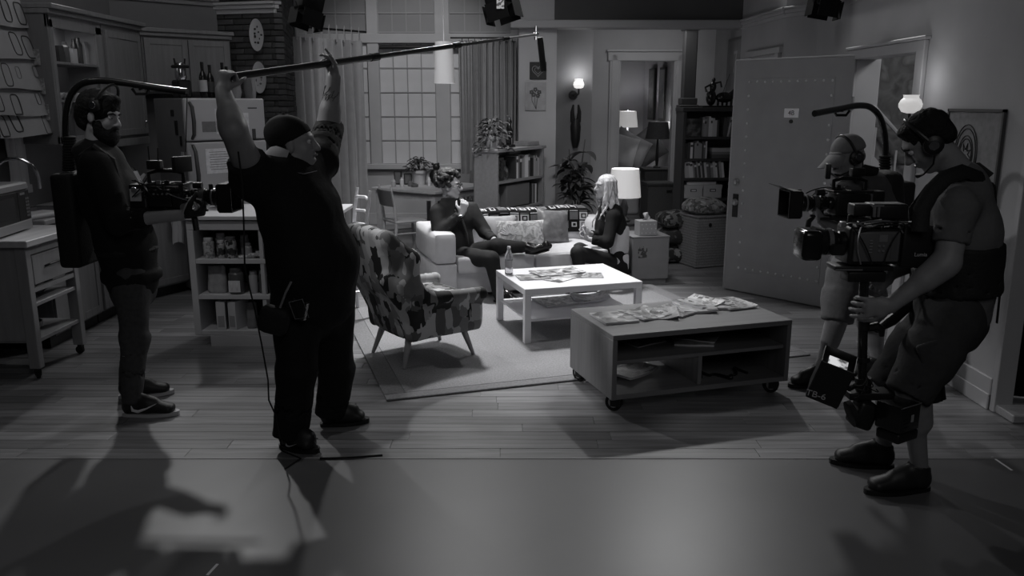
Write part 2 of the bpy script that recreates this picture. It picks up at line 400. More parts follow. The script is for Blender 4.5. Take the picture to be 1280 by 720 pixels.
def rbox(mb, c, d, r, seg=3, rz=0.0, puff=0.0, R=None):
    """box with round edges; puff bulges the faces like upholstery"""
    bm = bmesh.new(); bmesh.ops.create_cube(bm, size=1.0)
    for v in bm.verts: v.co = Vector((v.co.x*d[0], v.co.y*d[1], v.co.z*d[2]))
    if puff: bmesh.ops.subdivide_edges(bm, edges=bm.edges[:], cuts=5, use_grid_fill=True)
    if puff:
        h = [x/2 for x in d]
        for v in bm.verts:
            q = [v.co[i]/h[i] for i in range(3)]; o = v.co.copy()
            for i in range(3):
                a, b = [j for j in range(3) if j != i]
                if abs(abs(q[i])-1) < 1e-4: v.co[i] += math.copysign(puff*(1-q[a]**4)*(1-q[b]**4), q[i])
            # round the edges
            inn = Vector([max(-(h[i]-r), min(h[i]-r, o[i])) for i in range(3)]); dl = o-inn
            if dl.length > r: v.co += inn+dl.normalized()*r-o
    else: bmesh.ops.bevel(bm, geom=bm.edges[:], offset=r, segments=seg, profile=.5, affect='EDGES')
    M = R if R is not None else Matrix.Rotation(rz, 3, 'Z'); c = Vector(c); bm.verts.index_update()
    mb.add([c+M@v.co for v in bm.verts], [[v.index for v in f.verts] for f in bm.faces]); bm.free(); return mb
def pillow(mb, c, w_, h_, t, R, n=12):
    """square stuffed cushion: w_ x h_ in the plane (local x, z), thickness t"""
    c = Vector(c); F = []; V = []
    for sd in (1, -1):
        b = len(V)
        for i in range(n+1):
            for j in range(n+1):
                x = i/n*2-1; z = j/n*2-1; p = (1-abs(x)**2.5)*(1-abs(z)**2.5); th = t/2*p**.45*sd
                kx = 1-.10*(1-abs(z)**2)*1.0*abs(x)**3*.6; kz = 1-.10*(1-abs(x)**2)*abs(z)**3*.6
                V.append(c+R@Vector((x*w_/2*kx, th+.006*math.sin(9*x+5*z)*p, z*h_/2*kz)))
        for i in range(n):
            for j in range(n): q = (b+i*(n+1)+j, b+(i+1)*(n+1)+j, b+(i+1)*(n+1)+j+1, b+i*(n+1)+j+1); F.append(q if sd > 0 else q[::-1])
    return mb.add(V, F)
NUM = ['first', 'second', 'third', 'fourth', 'fifth', 'sixth', 'seventh', 'eighth', 'ninth', 'tenth', 'eleventh', 'twelfth', 'thirteenth', 'fourteenth', 'fifteenth', 'sixteenth', 'seventeenth', 'eighteenth']
def place(i, n): return 'leftmost' if i == 0 else 'rightmost' if i == n-1 else NUM[i]+' from left'
def frame_of(rz): return Matrix.Rotation(rz, 3, 'Z')
def RX(a): return Matrix.Rotation(a, 3, 'X')
def RY(a): return Matrix.Rotation(a, 3, 'Y')
def RZ(a): return Matrix.Rotation(a, 3, 'Z')
# ============================================================ SETTING
PL0 = 4.13
# wood floor: sub-floor plus single boards
f = MB().bb(-7.5, 5.5, PL0, 16.5, -.05, -.008); floor = struct('floor', f, mat('board_joint', .07, .8))
m_boards = [mat('floor_board_%s' % n, v, .36, .45, nz=.34, sc=3.2, stretch=(.55, 9, 9), bump=.03) for n, v in (('dark', .15), ('mid', .19), ('pale', .23), ('warm', .17))]
rnd = random.Random(3); planks = []
row = 0; y = PL0+.012
while y < 15.5:
    wd = .118; x = -7.2+rnd.random()*1.2-.9
    while x < 5.4:
        L = rnd.choice((.9, 1.15, 1.4, 1.7))
        planks.append((x, min(x+L, 5.4), y, y+wd)); x += L
    y += wd; row += 1
inview = lambda p: abs((p[0]+p[1])/2) < .64*p[2]+.9 and p[2] < 8.6 and p[1]-p[0] > .1
near = sorted([p for p in planks if inview(p)], key=lambda p: p[2])[:298]; ns = set(near)
zt = -.0005
for (x0, x1, y0, y1) in near:
    cx, cy = (x0+x1)/2, (y0+y1)/2
    obj('floor_plank', MB().bb(x0-cx+.0008, x1-cx-.0008, y0-cy+.0008, y1-cy-.0008, -.012, zt, .001), rnd.choice(m_boards), floor, (cx, cy, rnd.uniform(-.0006, .0004)))
rest = MB()
for p in planks:
    if p in ns: continue
    rest.mi = rnd.randrange(4); rest.bb(p[0]+.0015, p[1]-.0015, p[2]+.0015, p[3]-.0015, -.012, zt)
obj('floor_plank_field', rest, m_boards, floor, kind='stuff')
# glossy painted stage floor in front, thin metal edge strip between
sf = MB().bb(-7.5, 5.5, -3.0, PL0-.012, -.06, 0); struct('trim_1', MB().bb(-7.5, 5.5, PL0-.012, PL0+.010, -.05, .0025), mat('edge_strip', .18, .5))
m_stage = mat('stage_paint', .105, .30, .5, nz=.10, sc=1.3, bump=.015, bsc=5)
nt = m_stage.node_tree; b_ = nt.nodes['Principled BSDF']; n_ = nt.nodes.new('ShaderNodeTexNoise'); n_.inputs['Scale'].default_value = 2.2; n_.inputs['Detail'].default_value = 8
mr = nt.nodes.new('ShaderNodeMapRange'); mr.inputs[3].default_value = .30; mr.inputs[4].default_value = .52; nt.links.new(n_.outputs[0], mr.inputs[0]); nt.links.new(mr.outputs[0], b_.inputs['Roughness'])
stage = struct('floor_stage', sf, m_stage)
# right wall with the door opening, its thickness seen at the near end
xw = 2.97; t_ = .09; HT = 3.7
wr = MB(); wr.bb(xw, xw+t_, 4.85, 6.27, 0, HT); wr.bb(xw, xw+t_, 7.40, 8.4, 0, HT); wr.bb(xw, xw+t_, 6.27, 7.40, 2.22, HT)
struct('wall_right', wr, m_wall)
struct('trim_2', MB().bb(xw-.012, xw+t_+.012, 4.80, 4.85, 0, HT, .004), m_trim)      # end cap of the flat
struct('trim_3', MB().bb(xw-.0, xw+t_+.30, 4.62, 4.84, 0, .05, .006), mat('raw_pine', .35, .6, nz=.1, sc=6, stretch=(1, 8, 8)))
def crown(mb, p0, p1, z, n, d=.055, h=.12):
    """stepped crown moulding from p0 to p1 at height z, n points into the room"""
    a = Vector((p0[0], p0[1], 0)); b = Vector((p1[0], p1[1], 0)); n = Vector((n[0], n[1], 0)).normalized(); L = (b-a).length; ang = math.atan2(b.y-a.y, b.x-a.x); m = (a+b)/2
    for (dd, z0, z1) in ((d*.35, z-h, z-h*.6), (d*.7, z-h*.6, z-h*.25), (d, z-h*.25, z)):
        c = m+n*dd/2; mb.box((c.x, c.y, (z0+z1)/2), (L+dd, dd, z1-z0), ang, .004)
cr = MB(); crown(cr, (xw, 4.85), (xw, 8.38), 2.80, (-1, 0), .04, .10); crown(cr, (2.78, 8.80), (2.97, 8.40), 2.80, (-.85, -.45), .04, .10); crown(cr, (2.78, 8.80), (2.70, 10.15), 2.80, (-1, 0), .05, .10); struct('trim_4', cr, m_trim)
bs = MB()
for (ya, yb) in ((4.85, 6.13), (7.5, 8.38)): bs.bb(xw-.02, xw, ya, yb, 0, .20, .004); bs.bb(xw-.028, xw, ya, yb, 0, .10, .004)
struct('baseboard_right', bs, m_trim)
# angled corner walls right of the beam
def wallseg(name, p0, p1, z0, z1, m, th=.1, back=1):
    a = Vector((p0[0], p0[1], 0)); b = Vector((p1[0], p1[1], 0)); ang = math.atan2(b.y-a.y, b.x-a.x); n = Vector((-math.sin(ang), math.cos(ang), 0))*back
    c = (a+b)/2+n*th/2; return struct(name, MB().box((c.x, c.y, (z0+z1)/2), ((b-a).length, th, z1-z0), ang), m)
wallseg('wall_right_corner', (2.78, 8.80), (2.97, 8.40), 0, HT, m_wall, .1, 1)
wallseg('wall_right_return', (2.78, 8.80), (2.70, 10.15), 0, HT, m_wall, .1, -1)
# beam over the recess and wall above it
struct('wall_beam', MB().bb(.50, 2.80, 10.15, 10.35, 2.80, 4.2), mat('beam_dimmed_paint', .06, .8, nz=.05, sc=3))  # dark tone paints in the dim light above the beam
struct('trim_5', MB().bb(-.02, 2.72, 10.09, 10.36, 2.71, 2.80, .008), mat('beam_trim', .30, .6))
# wall with the small pictures
struct('wall_picture', MB().bb(.08, .53, 10.2, 10.32, 0, 4.2), m_wall)
struct('wall_picture_return', MB().bb(.43, .53, 10.32, 12.0, 0, 2.82), m_trim)
struct('wall_bay_return', MB().bb(.08, .18, 10.32, 12.9, 0, 4.2), m_wall)
# recess: sconce wall, its return, wall with the bedroom doorway
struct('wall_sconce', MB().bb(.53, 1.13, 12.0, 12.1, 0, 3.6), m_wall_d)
struct('wall_sconce_return', MB().bb(1.03, 1.13, 12.1, 12.9, 0, 3.6), m_wall)
bw = MB(); bw.bb(1.13, 1.62, 12.9, 13.02, 0, 3.6); bw.bb(2.46, 3.2, 12.9, 13.02, 0, 3.6); bw.bb(1.62, 2.46, 12.9, 13.02, 2.47, 3.6); struct('wall_bedroom_door', bw, m_wall)
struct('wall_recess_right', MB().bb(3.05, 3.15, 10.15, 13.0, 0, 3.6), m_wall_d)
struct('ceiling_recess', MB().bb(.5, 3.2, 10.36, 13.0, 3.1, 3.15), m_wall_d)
dc = MB()
for (x0, x1) in ((1.47, 1.62), (2.46, 2.60)): dc.bb(x0, x1, 12.86, 12.9, 0, 2.60, .006); dc.bb(x0+.03, x1-.03, 12.85, 12.87, 0, 2.56, .004)
dc.bb(1.44, 2.63, 12.85, 12.9, 2.47, 2.60, .006); dc.bb(1.42, 2.65, 12.82, 12.9, 2.60, 2.635, .006)
dc.bb(1.62, 1.64, 12.88, 13.04, 0, 2.47); dc.bb(2.44, 2.46, 12.88, 13.04, 0, 2.47)
struct('trim_6', dc, m_trim)
# bedroom beyond
struct('wall_bedroom_back', MB().bb(.9, 2.5, 15.6, 15.7, 0, 3.4), m_wall)
wallseg('wall_bedroom_right', (2.42, 15.6), (2.78, 13.02), 0, 3.4, m_wall, .1, 1)
struct('wall_bedroom_left', MB().bb(.9, 1.0, 13.02, 15.6, 0, 3.4), m_wall)
# left (kitchen) walls
KA = math.radians(42); ux, uy = math.cos(KA), math.sin(KA)
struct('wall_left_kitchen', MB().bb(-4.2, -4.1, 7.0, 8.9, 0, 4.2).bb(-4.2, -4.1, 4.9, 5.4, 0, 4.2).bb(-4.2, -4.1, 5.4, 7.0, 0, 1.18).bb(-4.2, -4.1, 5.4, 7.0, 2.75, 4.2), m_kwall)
K0 = (-4.1, 8.85); K1 = (-4.1+1.12*ux, 8.85+1.12*uy)
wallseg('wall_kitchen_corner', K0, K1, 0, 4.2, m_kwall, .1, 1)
cr = MB(); crown(cr, (-4.1, 5.0), (-4.1, 8.85), 3.01, (1, 0), .07, .12); crown(cr, K0, K1, 3.01, (uy, -ux), .07, .12); struct('trim_7', cr, mat('kitchen_crown', .18, .6))
# window wall of the bay and its glazing bars
YB = 12.85
struct('wall_window_below', MB().bb(-3.1, .1, YB, YB+.12, 0, .92), m_wall)
struct('baseboard_back', MB().bb(-3.1, .1, YB-.02, YB, 0, .18, .004), m_trim)
post = MB()
for x0, x1 in ((-3.22, -3.08), (-2.16, -1.99), (-1.15, -.93), (-.02, .10)): post.bb(x0, x1, YB-.05, YB+.14, .92, 4.2, .008)
post.bb(-3.2, .1, YB-.07, YB+.12, 2.72, 2.86, .008); post.bb(-3.2, .1, YB-.10, YB+.12, .86, .94, .008)
struct('trim_8', post, m_trim)
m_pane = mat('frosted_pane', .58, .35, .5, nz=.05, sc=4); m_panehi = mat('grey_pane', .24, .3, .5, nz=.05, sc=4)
m_bar = mat('glazing_bar', .30, .5)
def window(name, x0, x1, z0, z1, nx, nz_, y, pm, bar=.016):
    fr = MB(); w_ = (x1-x0)/nx; h_ = (z1-z0)/nz_
    for i in range(nx+1): fr.bb(x0+i*w_-bar/2, x0+i*w_+bar/2, y-.012, y+.02, z0, z1)
    for j in range(nz_+1): fr.bb(x0, x1, y-.010, y+.02, z0+j*h_-bar/2, z0+j*h_+bar/2)
    wo = struct(name, fr, m_bar)
    for i in range(nx):
        for j in range(nz_):
            obj('pane', MB().bb(-w_/2+bar/2, w_/2-bar/2, 0, .006, -h_/2+bar/2, h_/2-bar/2), pm, wo, (x0+(i+.5)*w_, y+.004, z0+(j+.5)*h_))
    return wo
window('window_1', -1.99, -1.15, .94, 2.72, 4, 5, YB, m_pane)
window('window_2', -.93, -.02, .94, 2.72, 4, 5, YB, m_pane)
window('window_3', -3.08, -2.16, .94, 2.72, 4, 5, YB, m_pane)
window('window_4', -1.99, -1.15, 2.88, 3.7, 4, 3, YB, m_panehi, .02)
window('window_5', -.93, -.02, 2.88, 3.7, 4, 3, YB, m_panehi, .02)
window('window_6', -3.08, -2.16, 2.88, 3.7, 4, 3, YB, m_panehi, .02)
# brick chimney breast: two faces meeting at a corner
CK = Vector((-2.59, 9.45, 0)); CL = Vector((-3.62, 9.72, 0)); CR = Vector((-3.02, 11.6, 0))
core = MB()
fl = [CK, CL, Vector((-4.3, 12.6, 0)), CR]
def inset(p): c = (CK+CL+CR)/3; return p+(Vector((-3.4, 10.6, 0))-p).normalized()*.03
q = [inset(p) for p in fl]
V = [(p.x, p.y, z) for z in (0, 4.0) for p in q]; core.add(V, [(0, 1, 2, 3), (4, 5, 6, 7), (0, 1, 5, 4), (1, 2, 6, 5), (2, 3, 7, 6), (3, 0, 4, 7)])
chim = struct('wall_chimney', core, mat('mortar', .065, .9, nz=.2, sc=30))
m_bricks = [mat('brick_%s' % n, v, .8, .3, nz=.25, sc=14, bump=.3, bsc=40) for n, v in (('dark', .038), ('mid', .055), ('pale', .075))]
def brick_face(A, B, z0, nrow, L, h, gap=.012):
    d = (B-A); W = d.length; d.normalize(); n = Vector((d.y, -d.x, 0))
    if n.y > 0: n = -n
    ang = math.atan2(d.y, d.x)
    for r in range(nrow):
        x = -(L/2) if r % 2 else 0.0
        while x < W-.02:
            a, b = max(x, 0), min(x+L-gap, W)
            if b-a > .04:
                c = A+d*((a+b)/2)-n*(.045-rnd.uniform(0, .006)); zc = z0+(r+.5)*h
                obj('brick', MB().box((0, 0, 0), (b-a, .09, h-gap), 0, .004), rnd.choice(m_bricks), chim, (c.x, c.y, zc), ang)
            x += L
brick_face(CL, CK, 1.50, 28, .225, .063, .008); brick_face(CK, CR, 1.50, 28, .42, .063, .008)
cr = MB(); crown(cr, (CL.x, CL.y), (CK.x, CK.y), 2.93, (-.28, -.96), .08, .12); crown(cr, (CK.x, CK.y), (CR.x, CR.y), 2.93, (.98, .15), .08, .12)
struct('trim_9', cr, m_trim)
# kitchen side window behind the shade
struct('trim_10', MB().bb(-4.14, -4.06, 6.86, 7.0, 1.15, 2.8, .006).bb(-4.14, -4.04, 5.3, 7.0, 1.12, 1.19, .006), m_trim)
wo = struct('window_7', MB().bb(-4.16, -4.12, 5.4, 7.0, 1.9, 1.93), m_bar)
for i in range(3): obj('pane', MB().bb(-.003, .003, -.25, .25, -.77, .77), m_panehi, wo, (-4.14, 5.67+i*.53, 1.96))
# hallway beyond the steel door
struct('wall_hall_back', MB().bb(5.2, 5.3, 5.0, 9.6, 0, 3.4), mat('hall_paint', .26, .8)); struct('wall_hall_far', MB().bb(3.06, 5.3, 9.2, 9.3, 0, 3.4), MATS['hall_paint'])
dj = MB(); dj.bb(xw-.02, xw+.20, 7.36, 7.40, 0, 2.26, .004); dj.bb(xw-.02, xw+.16, 6.23, 6.27, 0, 2.26, .004); dj.bb(xw-.02, xw+.16, 6.23, 7.4, 2.22, 2.25, .004)
dj.bb(xw-.035, xw, 6.13, 6.25, 0, 2.23, .006); dj.bb(xw-.035, xw, 7.38, 7.50, 0, 2.23, .006); dj.bb(xw-.035, xw, 6.13, 7.50, 2.22, 2.30, .006); dj.bb(xw-.05, xw, 6.10, 7.53, 2.30, 2.325, .005)
struct('door_frame_1', dj, m_trim)

# second door frame on the corner wall behind the steel door
d2f = MB(); rr0 = Vector((2.78, 8.80, 0)); rr1 = Vector((2.70, 10.15, 0)); dv2 = (rr1-rr0).normalized(); a2 = math.atan2(dv2.y, dv2.x)
for s0, s1, z0, z1 in ((.05, .15, 0, 2.36), (.95, 1.05, 0, 2.36), (.02, 1.08, 2.36, 2.42)): c = rr0+dv2*((s0+s1)/2)+Vector((-.02, 0, (z0+z1)/2)); d2f.box(c, (s1-s0, .04, z1-z0), a2, .004)
struct('trim_11', d2f, m_trim)
# added black drape hiding the hall wall, so the void at right stays black
def drape_pt(u, v): return (3.10+u*3.2, 5.05+.035*math.sin(46*u), 4.2*(1-v)+.01)
struct('wall_added_drape', MB().grid(drape_pt, 90, 2, .01), mat('void_drape_black', .004, .95, .1))
# ============================================================ STEEL DOOR
m_door = mat('painted_steel', .27, .42, .5, nz=.06, sc=5, bump=.02, bsc=30)
hg = Vector((2.94, 7.34, 0)); fe = Vector((2.155, 8.24, 0)); dd = (hg-fe); DW = dd.length; da = math.atan2(dd.y, dd.x)
door = obj('door_1', MB().bb(0, DW, 0, .05, .012, 2.25, .004), m_door, None, fe, da, kind='structure')
obj('steel_sheet', MB().bb(.14, 1.03, -.004, 0, .22, 2.08, .0015), m_door, door)
rv = MB()
def rivet(x, z): rv.lathe([(.013, 0), (.010, .006), (.003, .009)], (x, -.004, z), 7, R=RX(math.pi/2))
n = 11
for i in range(n): rivet(.165+i*(.84/(n-1)), 2.05); rivet(.165+i*(.84/(n-1)), .25)
for i in range(1, 14): z = .25+i*1.80/14; rivet(.165, z); rivet(1.005, z)
obj('rivets', rv, mat('rivet_glint_steel', .55, .35, .5, metal=.3), door, kind='stuff')  # paler than the door: paints in glints lost under the frontal fill
obj('number_plate', MB().bb(-.075, .075, -.012, -.004, -.042, .042, .006), mat('plate_enamel', .75, .4), door, (.63, 0, 1.765))
lettering('4B', .06, Matrix.Translation((.63, -.0128, 1.765))@Matrix.Rotation(math.pi/2, 4, 'X'), m_black, door, world=False)
obj('peephole', MB().lathe([(.018, 0), (.018, .008), (.008, .012)], (0, 0, 0), 12, R=RX(math.pi/2)), m_dark, door, (.63, -.004, 1.69))
obj('lock_plate', MB().bb(-.032, .032, -.009, 0, -.13, .10, .006), m_dark, door, (.085, 0, .88))
for z in (1.10, .90): obj('lock_cylinder', MB().lathe([(.034, 0), (.034, .01), (.025, .02), (.024, .035), (.012, .04)], (0, 0, 0), 16, R=RX(math.pi/2)), m_steel, door, (.085, -.006, z))
obj('edge_strip', MB().bb(-.010, 0, -.002, .052, .012, 2.25, .002), m_trim, door)
obj('top_strip', MB().bb(0, DW, -.003, .052, 2.25, 2.262, .002), m_trim, door)
for z in (.35, 1.2, 1.85): obj('hinge', MB().cyl((0, 0, -.06), (0, 0, .06), .014), m_steel, door, (DW+.008, .0, z))
# hall painting, stair rail and globe lamp
p_ = single('painting', MB().bb(-.45, .75, -.02, 0, -.75, .60, .004), patterned('hall_painting', [.06, .14, .08, .20, .11], 3.2, 'noise', distort=.5), 'large murky abstract painting on the hallway wall seen through the door', 'painting', (3.98, 9.195, 1.95))
st = thing('staircase', 'pale stair stringer and railing in the hallway beyond the door', 'stairs', (4.0, 8.95, 0))
obj('stringer', MB().prism([(-.45, 1.62), (.55, .62), (.55, .44), (-.45, 1.44)], .06), m_trim, st, (0, 0, 0))
obj('newel_post', MB().bb(.42, .52, -.03, .07, 0, 1.25, .006), m_trim, st)
obj('handrail', MB().tube([(-.30, .02, 1.95), (.55, .02, 1.10)], .022, 8), m_trim, st)
for i in range(7):
    x = -.25+i*.12; z = 1.62-(x+.45); obj('baluster', MB().bb(-.012, .012, -.012, .012, 0, .42, .003), m_trim, st, (x, .02, z-.12))
hs = thing('wall_lamp', 'lit white globe wall lamp just right of the steel door opening', 'lamp', (2.97, 5.98, 1.74))
obj('globe', MB().lathe([(.02, -.055), (.055, -.045), (.077, -.012), (.079, .01), (.066, .038), (.052, .05), (.050, .066), (.056, .072)], (0, 0, 0), 24), mat('globe_glass_hall', .8, .4, emis=.55), hs, (-.16, 0, .10))
obj('arm', MB().tube([(-.012, 0, -.06), (-.10, 0, -.07), (-.16, 0, -.02), (-.16, 0, .05)], .010, 8), m_dark, hs)
obj('wall_mount', MB().lathe([(.05, 0), (.045, .015), (.02, .022)], (0, 0, -.06), 16, R=RY(-math.pi/2)), m_dark, hs)
lamp('hall_globe_light', 'POINT', (2.78, 5.98, 2.02), None, 1.2, .06)
# poster on the right wall: lettering swirl print
pw = thing('poster', 'framed line drawing poster on the right wall behind the camera operator', 'poster', (xw-.002, 5.40, 1.46))
y0, y1, z0, z1 = -.33, .33, -.33, .36
obj('frame', MB().bb(-.02, 0, y0, y1, z0, z0+.018).bb(-.02, 0, y0, y1, z1-.018, z1).bb(-.02, 0, y0, y0+.018, z0, z1).bb(-.02, 0, y1-.018, y1, z0, z1), mat('poster_frame', .05, .5), pw)
obj('print', MB().bb(-.012, -.004, y0+.015, y1-.015, z0+.015, z1-.015), mat('poster_paper', .22, .8, nz=.15, sc=25), pw)
art = MB()
for r in (.19, .165, .12, .10): art.tube([(-.014, .06+r*.72*math.cos(a*math.pi/16), .07+r*math.sin(a*math.pi/16)) for a in range(33)], .0035, 5, cap=False)
for k in range(8): a = k*math.pi/4; art.tube([(-.014, .06+.03*math.cos(a), .07+.03*math.sin(a)), (-.014, .06+.07*math.cos(a+.3), .07+.075*math.sin(a+.3)), (-.014, .06+.03*math.cos(a+.7), .07+.03*math.sin(a+.7))], .003, 4)
for k in range(9):
    z = -.02-.028*k; art.tube([(-.014, -.06-.02*k+.10*t+.02*math.sin(9*t+k), z+.014*math.sin(14*t+2*k)) for t in np.linspace(-1, 1, 14)], .0035, 4)
obj('line_drawing', art, m_black, pw)
# ============================================================ RUG
RT = math.radians(17.8)
rug = thing('rug', 'large pale woven rug with a darker bound border under the armchair and tables', 'rug', (-.8, 4.99, 0), RT)
m_rug = mat('rug_weave', .27, .95, .1, nz=.18, sc=70, bump=.3, bsc=160); m_rugb = mat('rug_border', .22, .9, .1, nz=.15, sc=60, bump=.2, bsc=160)
obj('pile', MB().bb(.14, 3.06, .10, 2.50, .001, .014), m_rug, rug)
obj('border', MB().bb(0, 3.2, 0, .10, .001, .013, .004).bb(0, 3.2, 2.50, 2.6, .001, .013, .004).bb(0, .14, .10, 2.5, .001, .013, .004).bb(3.06, 3.2, .1, 2.5, .001, .013, .004), m_rugb, rug)
# ============================================================ ROLLING BENCH
bn = thing('media_bench', 'low wooden bench on casters with open shelves and magazines along its top', 'bench', (.605, 4.76, 0), TH)
W_, D_, T_ = 1.25, .70, .032
m_bench = mat('bench_oak', .19, .42, .4, nz=.13, sc=3, stretch=(.7, 9, 9)); m_benchv = mat('bench_oak_side', .19, .45, .4, nz=.13, sc=3, stretch=(9, 9, .7))
obj('top_board', MB().bb(0, W_, 0, D_, .468, .50, .003), m_bench, bn)
for x in (0, W_-T_): obj('side_panel', MB().bb(x, x+T_, .002, D_, .09, .467, .002), m_benchv, bn)
obj('bottom_board', MB().bb(T_, W_-T_, .004, D_, .09, .122, .002), m_bench, bn)
obj('shelf', MB().bb(T_, W_-T_, .03, D_-.02, .306, .330, .002), m_bench, bn)
obj('divider', MB().bb(.60, .628, .03, D_-.02, .122, .306, .002), m_benchv, bn)
obj('back_panel', MB().bb(.628, W_-T_, D_-.02, D_-.008, .122, .468).bb(T_, .628, D_-.02, D_-.008, .33, .468), m_benchv, bn)
def caster(parent, x, y, a=0.0, r=.032):
    c = obj('caster', MB().bb(-.018, .018, -.022, .022, .052, .062).bb(-.020, -.015, -.02, .026, .022, .056).bb(.015, .020, -.02, .026, .022, .056), m_black, parent, (x, y, .027-.027), a)
    obj('wheel', MB().cyl((-.012, 0, 0), (.012, 0, 0), r, seg=20), m_rubber, c, (0, .012, r))
    obj('wheel_hub', MB().cyl((-.0145, 0, 0), (.0145, 0, 0), r*.62, seg=16), m_steel, c, (0, .012, r)); return c
for x, y, a in ((.06, .06, .9), (W_-.07, .06, 1.2), (.06, D_-.06, .4), (W_-.07, D_-.06, 2.2)):
    c = caster(bn, x, y, a, .040); c.scale = (1.3, 1.3, 1.45)
COVERS = [patterned('magazine_cover_%d' % i, c, s, k, .3, distort=dv*.05) for i, (c, s, k, dv) in enumerate([
    ([.10, .35, .18, .55, .25], 22, 'voronoi', .5), ([.5, .08, .3, .7, .12, .4], 26, 'voronoi', .8), ([.12, .5, .22], 12, 'noise', .9),
    ([.6, .45, .75, .3, .1], 15, 'voronoi', 1.0), ([.55, .7, .4, .06], 30, 'voronoi', .4), ([.3, .08, .5, .15], 18, 'noise', .6), ([.22, .3, .16, .4], 10, 'noise', .8)])]
def magazine(p, rz, label, group, ci, w_=.21, h_=.28, t=.006, curl=.0, tilt=0.0, name='magazine'):
    m = thing(name, label, 'magazine', p, rz, group, rot=(tilt, 0, rz))
    def fn(u, v): return ((u-.5)*w_, (v-.5)*h_, t+curl*(abs(u-.5)*2)**2*(1 if u > .5 else .5)+.001*math.sin(7*u+ci))
    obj('pages', MB().grid(fn, 8, 2, t), m_paper, m)
    def fc(u, v): return ((u-.5)*(w_+.002), (v-.5)*(h_+.002), t+.0012+curl*(abs(u-.5)*2)**2*(1 if u > .5 else .5)+.001*math.sin(7*u+ci))
    obj('cover', MB().grid(fc, 8, 2, .001), COVERS[ci % len(COVERS)], m); return m
def bl(x, y, z): return Vector((.605, 4.76, 0))+RZ(TH)@Vector((x, y, z))
desc = ['pair of glossy magazines at the left end of the wooden bench top', 'crumpled picture magazine second from left on the bench top', 'thin magazine partly under its neighbours, third from left on bench',
        'dark covered magazine lying in the middle of the bench top', 'white covered magazine right of the bench middle', 'upper white magazine overlapping others on bench right half', 'picture magazine near the right end of the bench', 'dark magazine at the far right end of the bench magazines']
specs = [(.17, .37, .0, 0, .012), (.40, .40, .25, 1, .008), (.50, .38, -.4, 2, .004), (.63, .42, .5, 5, .010), (.80, .45, -.2, 3, .012), (.87, .53, .35, 4, .016), (1.00, .49, -.3, 4, .012), (1.09, .46, .1, 5, .006)]
for i, (x, y, a, ci, t) in enumerate(specs):
    magazine(bl(x, y, .501+.0005*i), TH+a, desc[i], 'magazines on the wooden bench', ci, .23, .27, t, .012*(i % 3))
magazine(bl(.36, .42, .331), TH+.3, 'dark magazine left on the upper bench shelf', 'magazines inside the bench', 5, .25, .3, .008)
magazine(bl(.70, .30, .331), TH-.4, 'magazine on the upper bench shelf right of the first', 'magazines inside the bench', 2, .25, .3, .012)
magazine(bl(.78, .34, .345), TH-.7, 'top magazine of the crossed pair on the upper bench shelf', 'magazines inside the bench', 6, .25, .3, .008)
magazine(bl(.27, .42, .125), TH+.5, 'glossy magazine in the lower left bench compartment', 'magazines inside the bench', 0, .30, .34, .014, .02)
ch = MB(); r3 = random.Random(5); ch.tube([(.0+t*.34, .06*math.sin(9*t)+.03*math.sin(23*t), .012+.008*math.sin(17*t)) for t in np.linspace(0, 1, 60)], .009, 6)
single('cable_coil', ch, m_black, 'black tangled cable in the lower right bench compartment', 'cable', bl(.68, .12, .123), TH)
# ============================================================ COFFEE TABLE
ct = thing('coffee_table', 'white square-legged coffee table with lower shelf before the sofa', 'table', (.10, 6.24, .014), TH)
LW, LD = 1.0, .80
obj('tabletop', MB().bb(0, LW, 0, LD, .385, .436, .003), m_white, ct)
for x in (.0, LW-.052):
    for y in (.0, LD-.052): obj('leg', MB().bb(x, x+.052, y, y+.052, 0, .385, .002), m_white, ct)
obj('shelf', MB().bb(.03, LW-.03, .03, LD-.03, .165, .183, .002), m_white, ct)
def cl(x, y, z): return Vector((.10, 6.24, .014))+RZ(TH)@Vector((x, y, z))
magazine(cl(.20, .40, .437), TH-.1, 'small open magazine beside the bottle on the white table', 'magazines on the coffee table', 0, .26, .2, .006, .004)
magazine(cl(.42, .38, .437), TH+.6, 'large spread newspaper in the middle of the white table', 'magazines on the coffee table', 3, .40, .30, .004, .004)
magazine(cl(.45, .50, .443), TH+.1, 'open picture magazine on top of the spread on the white table', 'magazines on the coffee table', 1, .42, .24, .008, .006)
magazine(cl(.62, .36, .437), TH-.3, 'thin dark sheet right of the spread on the white table', 'magazines on the coffee table', 5, .34, .20, .003)
magazine(cl(.50, .52, .184), TH+.1, 'magazine on the lower shelf of the white table', 'magazines under the coffee table', 5, .42, .30, .012, .01)
magazine(cl(.76, .52, .184), TH-.2, 'rolled magazine at the right of the lower shelf', 'magazines under the coffee table', 2, .3, .24, .02, .04)
bt = thing('water_bottle', 'clear water bottle at the left corner of the white coffee table', 'bottle', cl(.055, .60, .437))
m_pet = mat('bottle_plastic', .75, .08, .5, trans=.75); obj('body', MB().lathe([(.028, 0), (.034, .006), (.034, .15), (.030, .17), (.016, .205), (.013, .22)], (0, 0, 0), 20), m_pet, bt)
obj('cap', MB().lathe([(.0145, .22), (.0145, .236)], (0, 0, 0), 14), m_white, bt); obj('paper_band', MB().lathe([(.0345, .06), (.0345, .12)], (0, 0, 0), 20, cap=False), mat('bottle_band', .35, .5), bt)
